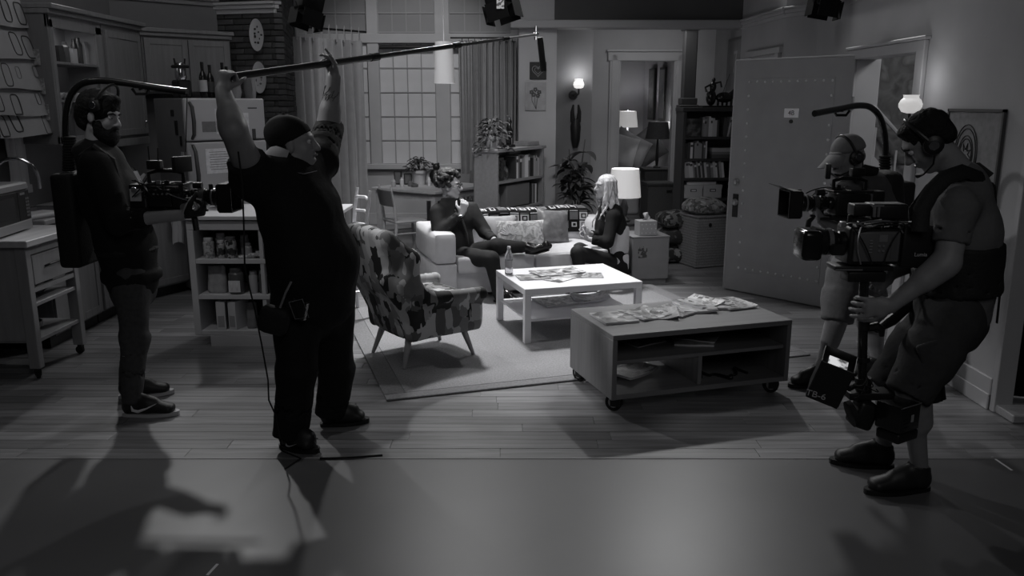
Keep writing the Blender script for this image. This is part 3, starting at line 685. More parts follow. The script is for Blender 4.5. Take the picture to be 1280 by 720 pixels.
# ============================================================ SOFA
m_sofa = mat('sofa_fabric', .52, .85, .2, nz=.06, sc=12, bump=.12, bsc=260, sheen=.2)
SW, SD = 2.02, .98
sofa = thing('sofa', 'pale fabric two seat sofa with block arms behind the white table', 'sofa', (-.73, 7.68, 0), TH)
def sl(x, y, z): return Vector((-.73, 7.68, 0))+RZ(TH)@Vector((x, y, z))
for x0, nm in ((0, 'l'), (SW-.22, 'r')):
    obj('arm_base', rbox(MB(), (x0+.11, SD/2, .20), (.215, SD, .31), .02), m_sofa, sofa)
    obj('arm_cushion', rbox(MB(), (x0+.11, SD/2, .505), (.22, SD+.01, .30), .04, puff=.008), m_sofa, sofa)
obj('base', rbox(MB(), (SW/2, SD/2+.03, .16), (SW-.44, SD-.06, .23), .015), m_sofa, sofa)
for i in range(2):
    wd = (SW-.44)/2; obj('seat_cushion', rbox(MB(), (.22+wd*(i+.5), SD/2-.06, .335), (wd-.008, SD-.13, .175), .035, puff=.012), m_sofa, sofa)
    obj('back_cushion', rbox(MB(), (.22+wd*(i+.5), SD-.17, .54), (wd-.008, .22, .36), .05, puff=.015, R=RX(-.1)), m_sofa, sofa)
obj('backrest', rbox(MB(), (SW/2, SD-.02, .40), (SW-.44, .16, .60), .03), m_sofa, sofa)
for x in (.06, SW-.06):
    for y in (.08, SD-.08): obj('foot', MB().cyl((x, y, 0), (x, y, .045), .022), m_dark, sofa)
# crochet throw: dark wool with granny squares, laid over the sofa back
th = thing('throw_blanket', 'dark crochet throw with white granny squares over the sofa back', 'blanket', sl(.0, 0, 0), TH)
m_wool = mat('dark_wool', .012, .95, .1, bump=.4, bsc=150); m_wl = mat('white_wool', .55, .95, .1, bump=.4, bsc=150); m_wg = mat('grey_wool', .16, .95, .1, bump=.4, bsc=150)
def thr(u, v, lift=0.0):
    """path over the back: front drop, over the top, down behind"""
    x = .62+u*1.22; s_ = v*.62
    if s_ < .27: y, z = SD-.30+ s_*.10, .50+s_*.86; n = (0, -1, .1)
    elif s_ < .45: t = (s_-.27)/.18; y, z = SD-.27+t*.26, .735+.018*math.sin(t*math.pi); n = (0, 0, 1)
    else: y, z = SD+.075, .735-(s_-.45)*1.0; n = (0, 1, 0)
    return Vector((x, y, z+.006*math.sin(9*x)))+Vector(n)*lift
obj('ground', MB().grid(lambda u, v: thr(u, v), 40, 30, -.012), m_wool, th)
for i in range(11):
    for j in range(4):
        u0, v0 = (i+.5)/11, .06+(j+.5)*.175; du, dv = .038, .075; jj = j
        mb = MB(); P4 = lambda su, sv, l: thr(min(.999, u0+du*su), v0+dv*sv, l)
        for k, (s0, l) in enumerate(((1.0, .014), (.62, .018), (.34, .022))):
            mb.mi = [0, 1, 0][k] if (i+j) % 3 else [1, 0, 1][k]
            mb.grid(lambda a, b: P4((a*2-1)*s0, (b*2-1)*s0, l), 2, 3, .004)
        o = obj('granny_square', mb, [m_wl if (i*7+j) % 4 else m_wg, m_wool if (i+j) % 2 else m_wg], th)
# sofa cushions
m_fl = patterned('flower_print', [.50, .22, .60, .30, .62], 9, 'noise', .8, distort=.1)
cu = thing('cushion', 'pale floral cushion leaning in the middle of the sofa', 'cushion', sl(.98, .40, .42), TH)
obj('cover', pillow(MB(), (0, 0, .13), .50, .30, .14, RZ(-.15)@RX(-.45)), m_fl, cu)
fl_ = MB()
Rf = RZ(-.15)@RX(-.45)
for k in range(11):
    a = math.pi*(.08+.84*k/10); fl_.tube([Rf@Vector((-.12+.02*math.cos(a), -.075, -.03+.02*math.sin(a)))+Vector((0, 0, .13)), Rf@Vector((-.12+.10*math.cos(a), -.066, -.03+.10*math.sin(a)))+Vector((0, 0, .13))], [.005, .010], 5)
obj('flower_petals', fl_, m_wl, cu)
m_sat = mat('crushed_satin', .14, .35, .5, nz=.25, sc=14, bump=.9, bsc=9)
cu = thing('cushion', 'dark crushed satin cushion beside the seated woman', 'cushion', sl(1.37, .50, .42), TH)
obj('cover', pillow(MB(), (0, 0, .17), .36, .38, .14, RZ(.1)@RX(-.35)@RY(.1)), m_sat, cu)
cu = thing('cushion', 'light cushion against the sofa back behind the floral one', 'cushion', sl(.80, .56, .42), TH)
obj('cover', pillow(MB(), (0, 0, .15), .36, .32, .12, RZ(-.1)@RX(-.3)), mat('plain_cushion', .38, .8, nz=.1, sc=10), cu)
# ============================================================ ARMCHAIR
def armchair_mesh():
    s = SDF((-.62, -.45, .12), (.50, .45, 1.08), .011)
    s.slab((-.24, 0, .28), (-.35, 0, .62), (0, 1, 0), .30, .070, .31, .062, k=.03, e=3)
    s.slab((-.35, 0, .60), (-.43, 0, .95), (0, 1, 0), .31, .066, .26, .058, k=.05, e=2.6)
    s.slab((-.20, 0, .30), (.28, 0, .30), (0, 1, 0), .28, .10, .27, .09, k=.03, e=4)
    for sy in (-1, 1):
        s.slab((-.26, sy*.29, .36), (.28, sy*.30, .34), (0, 0, 1), .15, .035, .13, .035, k=.03, e=3)      # side
        s.cone((-.40, sy*.25, .93), (-.27, sy*.31, .80), .055, .055, k=.06); s.cone((-.27, sy*.31, .80), (-.26, sy*.325, .60), .055, .055, k=.06); s.cone((-.26, sy*.325, .60), (-.12, sy*.33, .50), .052, .042, k=.05)
        s.cone((-.16, sy*.33, .50), (.30, sy*.33, .485), .042, .045, k=.04)
        s.slab((-.42, sy*.24, .66), (-.26, sy*.29, .42), (0, 1, 0), .05, .06, k=.04)
    s.f -= 0; return s
me = armchair_mesh().mesh('upholstery', patterned('abstract_upholstery', [.30, .02, .18, .45, .10, .16, .36, .015], 15, 'voronoi', .8, distort=.05, stretch=(1, 1, .55), spec=.3))
ac = thing('armchair', 'curved armchair in bold abstract patterned fabric on tapered wooden legs', 'armchair', (-.66, 5.99, .014), math.radians(36))
put('upholstery', me, ac, world=False)
cm_ = MB(); rbox(cm_, (.02, 0, .43), (.50, .50, .12), .045, puff=.012); obj('seat_cushion', cm_, MATS['abstract_upholstery'], ac)
for (x, y) in ((.22, -.20), (.22, .20), (-.24, -.20), (-.24, .20)):
    obj('leg', MB().tube([(x, y, .20), (x*1.28, y*1.22, 0)], [.026, .013], 12), mat('leg_beech', .30, .45, nz=.08, sc=6), ac)
# ============================================================ SIDE CARTON, TISSUES, TABLE LAMP
cb = thing('storage_cube', 'pale square storage cube beside the sofa holding the tissue box', 'box', (1.25, 8.46, 0), TH*.6)
m_cube = mat('cube_board', .24, .6, .3, nz=.06, sc=9)
obj('body', MB().bb(.02, .38, .02, .40, .0, .05).bb(0, .40, 0, .42, .05, .49, .006), m_cube, cb)
obj('printed_emblem', MB().bb(.06, .16, -.003, 0, .28, .40), patterned('emblem_print', [.05, .24, .06, .22], 40, 'voronoi', .7), cb)
obj('lid', MB().bb(-.004, .404, -.004, .424, .49, .505, .003), m_cube, cb)
tb = thing('tissue_box', 'dotted cube tissue box on the pale storage cube', 'tissue box', (1.40, 8.60, .506), .2)
obj('carton', MB().bb(-.095, .095, -.08, .08, 0, .155, .004), mat('tissue_carton', .34, .7), tb)
dt = MB()
for i in range(4):
    for j in range(3): dt.box((-.07+i*.045+(j % 2)*.015, -.0815, .03+j*.045), (.012, .002, .012), R=RY(.78))
obj('dots', dt, m_wl, tb)
obj('tissue', MB().grid(lambda u, v: ((u-.5)*.08*(1-.5*v)+.015*math.sin(6*u+4*v), .02*math.sin(9*u)*(1-.3*v), .155+v*.085*(1-.5*abs(u-.45))), 10, 6, .001), m_paper, tb)
stl = thing('side_table', 'small dark side table behind the sofa carrying the white lamp', 'table', (1.28, 9.42, 0))
obj('tabletop', MB().lathe([(.20, .50), (.205, .51), (.20, .53)], (0, 0, 0), 28), m_dwood, stl)
obj('pedestal', MB().lathe([(.16, 0), (.15, .02), (.03, .05), (.025, .48), (.06, .50)], (0, 0, 0), 16), m_dwood, stl)
m_shade = mat('lit_shade_sofa', .8, .8, emis=.42)
tl = thing('table_lamp', 'lit white drum shade lamp behind the blonde woman', 'lamp', (1.28, 9.42, .531))
obj('lamp_base', MB().lathe([(.07, 0), (.075, .02), (.03, .06), (.05, .16), (.02, .26), (.01, .34)], (0, 0, 0), 18), m_dwood, tl)
obj('shade', MB().lathe([(.185, .28), (.155, .60)], (0, 0, 0), 36, cap=False).lathe([(.183, .281), (.153, .598)], (0, 0, 0), 36, cap=False), m_shade, tl)
lamp('sofa_lamp_bulb', 'POINT', (1.28, 9.42, 1.2), None, 4, .05)
# ============================================================ FLOOR PLANT
def leaf_blade(mb, base, d, L, w_, droop, tw=0.0, n=5, fold=.25):
    """pointed leaf with a folded midrib"""
    d = Vector(d).normalized(); side = d.cross(Vector((0, 0, 1)));
    if side.length < .1: side = Vector((1, 0, 0))
    side.normalize(); side = Matrix.Rotation(tw, 3, d)@side; p = Vector(base); V = []; F = []
    for i in range(n+1):
        t = i/n; ww = w_*math.sin(math.pi*min(1, t*.93+.07))**.8*(1-.15*t); up = side.cross(d).normalized()
        V += [p-side*ww/2+up*ww*fold, p, p+side*ww/2+up*ww*fold]; d = (d+Vector((0, 0, -droop/n))).normalized(); p = p+d*L/n
    for i in range(n):
        a = i*3; F += [(a, a+1, a+4, a+3), (a+1, a+2, a+5, a+4)]
    return mb.add(V, F)
pl = thing('potted_plant', 'tall leafy floor plant in a pale pot between bookcase and lamp', 'plant', (.76, 9.95, 0))
obj('pot', MB().lathe([(.12, 0), (.15, .02), (.19, .50), (.205, .52), (.205, .58), (.19, .58), (.18, .53)], (0, 0, 0), 24), mat('pot_glaze', .26, .5), pl)
obj('soil', MB().cyl((0, 0, .50), (0, 0, .535), .182, seg=20), m_soil, pl)
r4 = random.Random(11); stems = []
for k in range(5):
    a = k*1.3; x, y = .05*math.cos(a), .05*math.sin(a); tx, ty, tz = .24*math.cos(a+.4)*(.5+.5*(k % 2)), .22*math.sin(a+.4), 1.0+.11*k
    pts = [(x+(tx-x)*t**1.4, y+(ty-y)*t**1.4, .52+(tz-.52)*t) for t in np.linspace(0, 1, 7)]; stems.append(pts)
    obj('stem', MB().tube(pts, [.012-.006*i/6 for i in range(7)], 6), m_leaf, pl)
for k in range(120):
    pts = stems[k % 5]; t = r4.uniform(.35, 1.0); q = Vector(pts[int(t*6)]); a = r4.uniform(0, 2*math.pi); el = r4.uniform(-.1, .9)
    mb = MB(); leaf_blade(mb, (0, 0, 0), (math.cos(a)*math.cos(el), math.sin(a)*math.cos(el), math.sin(el)), r4.uniform(.15, .25), r4.uniform(.075, .12), r4.uniform(.8, 1.8), 0, 6, .18)
    obj('leaf', mb, m_leaf if k % 3 else mat('leaf_shiny', .09, .3, nz=.3, sc=9), pl, q)
# ============================================================ LOW BOOKCASE
BA = math.radians(59); eb = Vector((math.cos(BA), math.sin(BA), 0))
bc = thing('bookcase', 'low pale bookcase angled against the wall behind the seated man', 'bookcase', (-.16, 9.05, 0), BA)
def bk(x, y, z): return Vector((-.16, 9.05, 0))+RZ(BA)@Vector((x, y, z))
m_bc = mat('bookcase_wood', .27, .5, nz=.08, sc=5, stretch=(.7, 6, 6))
for x in (0, 1.02): obj('side_panel', MB().bb(x, x+.03, 0, .30, .05, 1.33, .002), m_bc, bc)
obj('top_board', MB().bb(-.02, 1.07, -.02, .32, 1.33, 1.365, .004), m_bc, bc)
for z in (.05, .36, .665, .985): obj('shelf', MB().bb(.03, 1.02, 0, .29, z, z+.028, .002), m_bc, bc)
obj('back_panel', MB().bb(.0, 1.05, .30, .31, .05, 1.33), m_cabs, bc); obj('plinth', MB().bb(.02, 1.03, .02, .28, 0, .05), m_bc, bc)
GREYS = [.03, .08, .15, .25, .4, .55, .68, .05, .12, .3]
def book(p, rz, w_, h_, d_, v, label, group, lean=0.0, band=None, shared={}):
    """upright book: cover and page block in one mesh, spine towards local -y"""
    mb = MB(); mb.bb(0, .002, 0, d_, 0, h_); mb.bb(w_-.002, w_, 0, d_, 0, h_); mb.bb(.0, w_, -.0015, .002, 0, h_)
    mb.mi = 1; mb.bb(.002, w_-.002, .002, d_-.003, .003, h_-.003)
    if band: mb.mi = 2; mb.bb(.001, w_-.001, -.003, -.0015, h_*.72, h_*.86)
    mc = mat('book_cloth_%d' % int(v*100), v, .55); mbn = mat('book_band_%d' % int((.6 if v < .3 else .06)*100), .6 if v < .3 else .06, .5)
    return single('book', mb, [mc, m_paper, mbn], label, 'book', p, rz, group, rot=(0, lean, rz))
def row_of_books(P, rz, x0, x1, z, hmax, wh, seed, lean=.0, dep=.0, where='', group=''):
    """P maps local x, y, z of the case to the world"""
    r = random.Random(seed); lst = []; x = x0
    while True:
        w_ = r.uniform(*wh); 
        if x+w_ > x1: break
        lst.append((x, w_)); x += w_+.001
    for i, (x, w_) in enumerate(lst):
        v = r.choice(GREYS); h_ = hmax*r.uniform(.8, 1.0); k = lean if i >= len(lst)-2 or lean < 0 else lean*.3
        book(P(x, dep, z), rz, w_, h_, .15, v, '%s %s %s' % (place(i, len(lst)), 'pale book' if v > .35 else 'dark book' if v < .1 else 'grey book', where), group, k, band=r.random() < .4)
row_of_books(bk, BA, .44, .80, 1.014, .27, (.028, .05), 3, 0, .04, 'on the upper shelf of the low bookcase', 'books on the low bookcase upper shelf')
row_of_books(bk, BA, .84, 1.01, 1.014, .25, (.022, .04), 4, 0, .04, 'at the right end of the low bookcase upper shelf', 'books at the low bookcase upper right')
row_of_books(bk, BA, .80, 1.01, .694, .25, (.022, .038), 5, 0, .04, 'on the middle shelf of the low bookcase', 'books on the low bookcase middle shelf')
single('record_case', MB().bb(0, .52, 0, .22, 0, .25, .006), mat('grey_case', .17, .5), 'large plain grey case on the middle shelf of the low bookcase', 'box', bk(.24, .03, .70), BA)
single('flat_case', MB().bb(0, .54, 0, .24, 0, .005).bb(0, .54, 0, .01, 0, .01), m_dark, 'thin black tray under the grey case in the bookcase', 'tray', bk(.22, .02, .694), BA)
bx = thing('loudspeaker', 'small black loudspeaker at the left of the low bookcase shelf', 'speaker', bk(.06, .04, 1.014), BA)
obj('cabinet', MB().bb(0, .15, 0, .2, 0, .26, .006), m_black, bx)
for z, r in ((.08, .055), (.19, .035)): obj('driver', MB().lathe([(r, 0), (r*.9, .006), (r*.3, .0), (.005, .004)], (.075, -.001, z), 18, R=RX(math.pi/2)), m_dark, bx)
vs = MB().lathe([(.05, 0), (.065, .05), (.06, .12), (.03, .16), (.03, .2), (.045, .215)], (0, 0, 0), 18); single('vase', vs, patterned('vase_speckle', [.02, .10, .03, .16], 30, 'voronoi', .3), 'dark speckled vase right of the small black loudspeaker', 'vase', bk(.31, .12, 1.014))
single('canister', MB().lathe([(.05, 0), (.055, .01), (.055, .17), (.045, .19)], (0, 0, 0), 18), mat('canister_grey', .20, .4), 'grey canister at the left end of the bookcase middle shelf', 'canister', bk(.10, .10, .694))
def bushy(name, label, loc, rpot, hpot, spread, n, seed, mleaf, mpot, Lr=(.05, .09), wr=(.03, .05), trail=0, potkind='lathe', cat='plant'):
    t = thing(name, label, cat, loc); r = random.Random(seed)
    obj('pot', MB().lathe([(rpot*.72, 0), (rpot*.95, hpot*.8), (rpot*1.08, hpot*.8), (rpot*1.1, hpot), (rpot*.95, hpot), (rpot*.9, hpot*.9)], (0, 0, 0), 22), mpot, t)
    obj('soil', MB().cyl((0, 0, hpot*.85), (0, 0, hpot*.92), rpot*.92, seg=16), m_soil, t)
    for k in range(n):
        a = r.uniform(0, 6.28); el = r.uniform(-.2, 1.4); R_ = spread*r.uniform(.3, 1)*(1 if el > 0 else .9)
        tip = Vector((R_*math.cos(a)*math.cos(el), R_*math.sin(a)*math.cos(el), hpot+spread*1.0*math.sin(el)*r.uniform(.5, 1)+.01))
        if trail and k % 3 == 0: tip = Vector((R_*math.cos(a), R_*math.sin(a)*.8, hpot-r.uniform(0, trail)))
        if k % 6 == 0: obj('stem', MB().tube([(0, 0, hpot*.9), (tip.x*.5, tip.y*.5, max(hpot, tip.z*.7+.03)), tip], .003, 4), mleaf, t)
        mb = MB(); leaf_blade(mb, (0, 0, 0), (math.cos(a), math.sin(a), r.uniform(-.3, .8)), r.uniform(*Lr), r.uniform(*wr), r.uniform(.3, 1.3), r.uniform(-.6, .6), 3)
        obj('leaf', mb, mleaf, t, tip)
    return t
bushy('potted_plant', 'bushy trailing plant in a white pot on the low bookcase', bk(.10, .12, 1.366), .085, .13, .20, 150, 2, m_leaf2, m_ceram, trail=.16)
mi = thing('statuette', 'small dark figure statuette beside the trailing plant on the bookcase', 'statuette', bk(.46, .13, 1.366), BA)
obj('base', MB().bb(-.06, .06, -.05, .05, 0, .03, .004), m_black, mi); obj('body', MB().tube([(0, 0, .03), (-.02, 0, .10), (.02, 0, .16), (0, 0, .22), (.01, 0, .26)], [.03, .035, .04, .03, .02], 10), m_blackg, mi)
obj('head', MB().ell((.01, 0, .28), (.035, .03, .03)), m_blackg, mi)
for x in (-.015, .03): obj('horn', MB().tube([(x, 0, .30), (x-.02, 0, .35)], [.008, .007], 6), m_chrome, mi)
obj('arm', MB().tube([(.02, 0, .20), (.06, 0, .15), (.05, 0, .10)], .012, 6), m_blackg, mi)
single('wooden_box', MB().bb(0, .26, 0, .2, 0, .05, .004), m_bc, 'shallow wooden box at the right end of the low bookcase top', 'box', bk(.76, .05, 1.366), BA)
# small pictures on the wall
pc = thing('picture', 'small dark square picture with a pale heart on the wall', 'picture', (.31, 10.199, 2.23))
obj('panel', MB().bb(-.10, .10, -.02, 0, -.10, .10, .003), m_black, pc)
hp = [(.07*(16*math.sin(t)**3)/16, .07*(13*math.cos(t)-5*math.cos(2*t)-2*math.cos(3*t)-math.cos(4*t))/16) for t in np.linspace(0, 6.28, 30)]
obj('heart', MB().tube([(x, -.021, z) for x, z in hp], .005, 5).tube([(x*.6, -.021, z*.6) for x, z in hp], .004, 5), mat('heart_grey', .18, .6), pc)
pc = thing('picture', 'pale square picture of a flower below the heart picture', 'picture', (.28, 10.199, 1.93))
obj('canvas', MB().bb(-.125, .125, -.02, 0, -.165, .165, .003), mat('canvas_grey', .30, .8, nz=.12, sc=15), pc)
fw = MB()
for k in range(3): fw.tube([(0.01, -.021, -.15), (-.01+.03*(k-1), -.021, -.05), (.045*(k-1), -.021, .05+.02*(k == 1))], .003, 4)
for k, (x, z) in enumerate(((-.045, .05), (0.0, .08), (.045, .05), (-.02, .02), (.03, .01))):
    for q in range(5): a = q*1.257+k; fw.ell((x+.017*math.cos(a), -.021, z+.017*math.sin(a)), (.012, .002, .012), 6, 4)
obj('flower_drawing', fw, mat('ink_grey', .06, .7), pc)
# sconce on the recess wall, dark paddle shapes under it
sc = thing('wall_sconce', 'lit white glass wall sconce in the recess by the plant', 'lamp', (.86, 11.998, 1.98))
obj('globe', MB().lathe([(.03, 0), (.06, .01), (.078, .05), (.070, .085), (.055, .10), (.060, .13)], (.07, -.12, .07), 22), mat('globe_glass_recess', .8, .4, emis=1.1), sc)
obj('bracket', MB().tube([(0, -.02, -.02), (.02, -.09, -.05), (.07, -.12, .0), (.07, -.12, .08)], .013, 8), m_dark, sc)
obj('wall_mount', MB().lathe([(.065, 0), (.06, .02), (.02, .03)], (0, 0, -.02), 16, R=RX(math.pi/2)), m_dark, sc)
lamp('sconce_light', 'POINT', (.93, 11.83, 2.22), None, 3.2, .05)
hb = thing('wall_hanging', 'long dark two-pronged hanging ornament below the recess sconce', 'ornament', (.90, 11.99, 1.25))
obj('body', MB().tube([(0, -.05, -.02), (0, -.05, .10), (0, -.05, .28), (0, -.05, .38)], [.035, .065, .075, .05], 12, flat=1), m_black, hb)
for s_ in (-1, 1): obj('prong', MB().tube([(s_*.04, -.05, .34), (s_*.05, -.05, .48), (s_*.035, -.05, .58)], [.035, .028, .012], 8), m_black, hb)
# ============================================================ PENDANT LAMP
pn = thing('pendant_lamp', 'tapered white paper pendant lamp hanging in front of the windows', 'lamp', (-.76, 9.6, 2.07))
obj('shade', MB().lathe([(.118, 0), (.098, .45)], (0, 0, 0), 30, cap=False).lathe([(.116, .001), (.096, .449)], (0, 0, 0), 30, cap=False), mat('paper_shade', .6, .8, emis=.11), pn)
obj('cord', MB().cyl((0, 0, .42), (0, 0, 1.9), .006, seg=6), m_white, pn); obj('holder', MB().cyl((0, 0, .36), (0, 0, .45), .025, seg=10), m_steel, pn)
obj('spider', MB().cyl((-.1, 0, .42), (.1, 0, .42), .003, seg=4).cyl((0, -.1, .42), (0, .1, .42), .003, seg=4), m_steel, pn)
obj('bulb', MB().ell((0, 0, .30), (.03, .03, .045)), mat('lit_bulb', .8, .4, emis=2.0), pn)
lamp('pendant_light', 'POINT', (-.76, 9.6, 2.25), None, 1.5, .04)
# ============================================================ CURTAINS
m_cur = mat('curtain_cloth', .28, .85, .2, nz=.06, sc=9, bump=.1, bsc=120, sheen=.15)
def curtain(mb, A, B, z0, z1, nf, amp, ph=0.0):
    A = Vector(A); B = Vector(B); d = (B-A); L = d.length; d.normalize(); n = Vector((d.y, -d.x, 0))
    def fn(u, v): 
        a = amp*(.7+.3*v)*(math.sin(2*math.pi*nf*u+ph+.6*math.sin(5*u))+.35*math.sin(4.3*math.pi*nf*u+1.7*v)); return A+d*(u*L+.02*math.sin(9*u+3*v)*v)+n*a+Vector((0, 0, z1+(z0-z1)*v))
    return mb.grid(fn, nf*16, 8, .004)
cu1 = thing('curtain', 'long pleated grey curtain left of the dining table on tab loops', 'curtain', (-2.95, 11.3, 0))
A, B = Vector((-2.93, 11.15, 0)), Vector((-2.10, 12.15, 0)); dv = (B-A).normalized()
obj('cloth', curtain(MB(), A, B, .05, 2.70, 8, .10), m_cur, cu1, world=True)
for k in range(10):
    p = A+dv*((B-A).length*(k+.5)/10); lp = MB()
    lp.tube([(p.x, p.y-.045, 2.66), (p.x, p.y-.03, 2.84), (p.x, p.y, 2.87), (p.x, p.y+.03, 2.84), (p.x, p.y+.045, 2.66)], .028, 6, flat=.15, up=(1, 0, 0) if False else None)
    obj('tab_loop', lp, m_cur, cu1, world=True)
rd = thing('curtain_rod', 'dark curtain rod with pale ball finial holding the left curtain', 'curtain rod', (-3.0, 11.1, 2.83))
obj('rod', MB().cyl(A-dv*.18+Vector((0, 0, 2.83)), B+dv*.06+Vector((0, 0, 2.83)), .014, seg=10), m_dark, rd, world=True)
obj('finial', MB().ell(A-dv*.22+Vector((0, 0, 2.83)), (.035, .035, .035), 12, 8), m_chrome, rd, world=True)
cu2 = thing('curtain', 'long pleated grey curtain at the right end of the back window', 'curtain', (-.3, 12.6, 0))
obj('cloth', curtain(MB(), (-.78, 12.55, 0), (.06, 12.62, 0), .05, 2.74, 9, .075, 1.0), m_cur, cu2, world=True)
rd = thing('curtain_rod', 'thin dark rod holding the right curtain', 'curtain rod', (-.8, 12.6, 2.8)); obj('rod', MB().cyl((-.9, 12.58, 2.78), (.06, 12.58, 2.78), .013, seg=8), m_dark, rd, world=True)
for k in range(9): obj('hook', MB().cyl((-.73+k*.092, 12.58, 2.72), (-.73+k*.092, 12.58, 2.79), .006, seg=5), m_dark, rd, world=True)
# dark roller behind blind top on each window
for x0, x1, q in ((-1.97, -1.17, 'left'), (-.91, -.05, 'right')):
    single('roller_blind', MB().cyl((x0, 12.76, 2.66), (x1, 12.76, 2.66), .03, seg=12), m_dark, 'dark roller blind rolled up at the top of the %s window' % q, 'blind', (0, 0, 0))
# ============================================================ DINING SET
DA = math.radians(56); dt_ = thing('dining_table', 'pale wooden dining table standing in the window bay', 'table', (-.98, 10.55, 0), DA)
m_dt = mat('pine_table', .42, .45, nz=.08, sc=4, stretch=(.8, 7, 7))
obj('tabletop', MB().bb(0, 1.2, 0, 1.1, .71, .75, .006), m_dt, dt_)
obj('apron', MB().bb(.06, 1.14, .05, .07, .62, .71).bb(.06, 1.14, 1.03, 1.05, .62, .71).bb(.05, .07, .06, 1.04, .62, .71).bb(1.13, 1.15, .06, 1.04, .62, .71), m_dt, dt_)
for x in (.04, 1.10):
    for y in (.04, 1.0): obj('leg', MB().bb(x, x+.065, y, y+.065, 0, .71, .003), m_dt, dt_)
def dl(x, y, z=0.75): return Vector((-.98, 10.55, 0))+RZ(DA)@Vector((x, y, z))
def dining_chair(label, loc, rz, m, h=.88):
    """faces local +x"""
    c = thing('dining_chair', label, 'chair', loc, rz, 'dining chairs')
    obj('seat', rbox(MB(), (.0, 0, .445), (.42, .42, .03), .012), m, c)
    for s_ in (-1, 1):
        obj('leg', MB().tube([(-.23, s_*.19, 0), (-.19, s_*.18, .42), (-.21, s_*.18, .62), (-.25, s_*.18, h)], [.014, .02, .018, .013], 8), m, c)
        obj('leg', MB().tube([(.19, s_*.18, .43), (.21, s_*.19, 0)], [.019, .013], 8), m, c)
    def fn(u, v): y = (u-.5)*.40; return (-.235-.035*math.cos((u-.5)*math.pi)+.012-.03*v, y, h-.24+v*.19)
    obj('backrest', MB().grid(fn, 10, 3, .014), mat('chair_grey_back', .17, .5), c)
    obj('stretcher', MB().cyl((-.2, -.18, .3), (.2, -.18, .3), .009, seg=6).cyl((-.2, .18, .3), (.2, .18, .3), .009, seg=6), m, c); return c
dining_chair('wooden dining chair in front of the dining table, left of the sofa', (-1.33, 10.18, 0), math.radians(32), m_dt)
dining_chair('wooden dining chair behind the dining table under the window', (-.86, 12.12, 0), math.radians(-110), mat('chair_brown', .08, .5))
dining_chair('wooden dining chair at the right side of the table by the bookcase', (-.42, 10.50, 0), math.radians(146), mat('chair_brown', .08, .5), .86)
bushy('potted_plant', 'small leafy plant in a pale clay pot on the dining table', dl(.62, .78), .115, .20, .17, 90, 8, m_leaf2, m_terra, (.06, .10), (.035, .055))
bgm = thing('toy_figure', 'black lumpy ornament right of the clay pot on the table', 'ornament', dl(.78, .62))
obj('body', MB().ell((0, 0, .11), (.09, .07, .11)), m_black, bgm); obj('head', MB().ell((0.01, 0, .24), (.05, .045, .05)), m_black, bgm)
for s_ in (-1, 1): obj('ear', MB().ell((s_*.04, 0, .28), (.018, .012, .02), 8, 6), m_black, bgm)
bf = thing('photo_frame', 'small dark standing photo frame at the left of the dining table', 'photo frame', dl(.45, 1.02), -.2)
obj('frame', MB().bb(-.055, .055, -.01, .01, 0, .19, .003), m_dark, bf); obj('picture', MB().bb(-.04, .04, -.013, -.01, .02, .17), mat('photo_grey', .10, .4), bf)
bf = thing('photo_frame', 'second dark frame between the first frame and clay pot', 'photo frame', dl(.52, .90), .1)
obj('frame', MB().bb(-.055, .055, -.01, .01, 0, .16, .003), m_dark, bf); obj('picture', MB().bb(-.04, .04, -.013, -.01, .02, .14), mat('photo_grey', .10, .4), bf)
for i, (x, y, r, h, v, nm, lb) in enumerate([(.20, .88, .03, .10, .35, 'glass_jar', 'left pale jar'), (.28, .80, .028, .12, .5, 'glass_jar', 'taller white jar'), (.38, .74, .035, .07, .12, 'candle_holder', 'squat dark candle holder'), (.55, .55, .022, .12, .6, 'salt_shaker', 'slim white shaker'), (.62, .45, .05, .06, .05, 'bowl', 'small dark bowl'), (.33, .62, .05, .05, .09, 'bowl', 'low grey bowl')]):
    single(nm, MB().lathe([(r*.8, 0), (r, h*.1), (r, h*.75), (r*.6, h*.85), (r*.6, h)], (0, 0, 0), 14), mat('ware_%d' % int(v*100), v, .35), '%s among the small things on the dining table' % lb, nm.split('_')[-1], dl(x, y), group='small things on the dining table')
# white high stool behind the boom operator
ws = thing('bar_stool', 'white high-backed kitchen stool half hidden behind the boom operator', 'stool', (-1.50, 7.15, 0), .5)
for x, y in ((-.17, -.17), (.17, -.17), (-.17, .17), (.17, .17)): obj('leg', MB().tube([(x*1.15, y*1.15, 0), (x, y, .66)], [.016, .019], 8), m_white, ws)
obj('seat', rbox(MB(), (0, 0, .67), (.40, .40, .035), .015), m_white, ws)
for y in (-.17, .17): obj('back_post', MB().tube([(.17, y, .66), (.20, y, .95), (.23, y, 1.12)], [.018, .018, .014], 8), m_white, ws)
for z in (.80, .92, 1.04): obj('back_rail', MB().tube([(.19+(z-.8)*.1, -.17, z), (.22+(z-.8)*.1, 0, z+.01), (.19+(z-.8)*.1, .17, z)], .014, 8), m_white, ws)
obj('foot_rail', MB().cyl((-.18, -.18, .25), (.18, -.18, .25), .012, seg=6).cyl((-.18, .18, .25), (.18, .18, .25), .012, seg=6), m_white, ws)
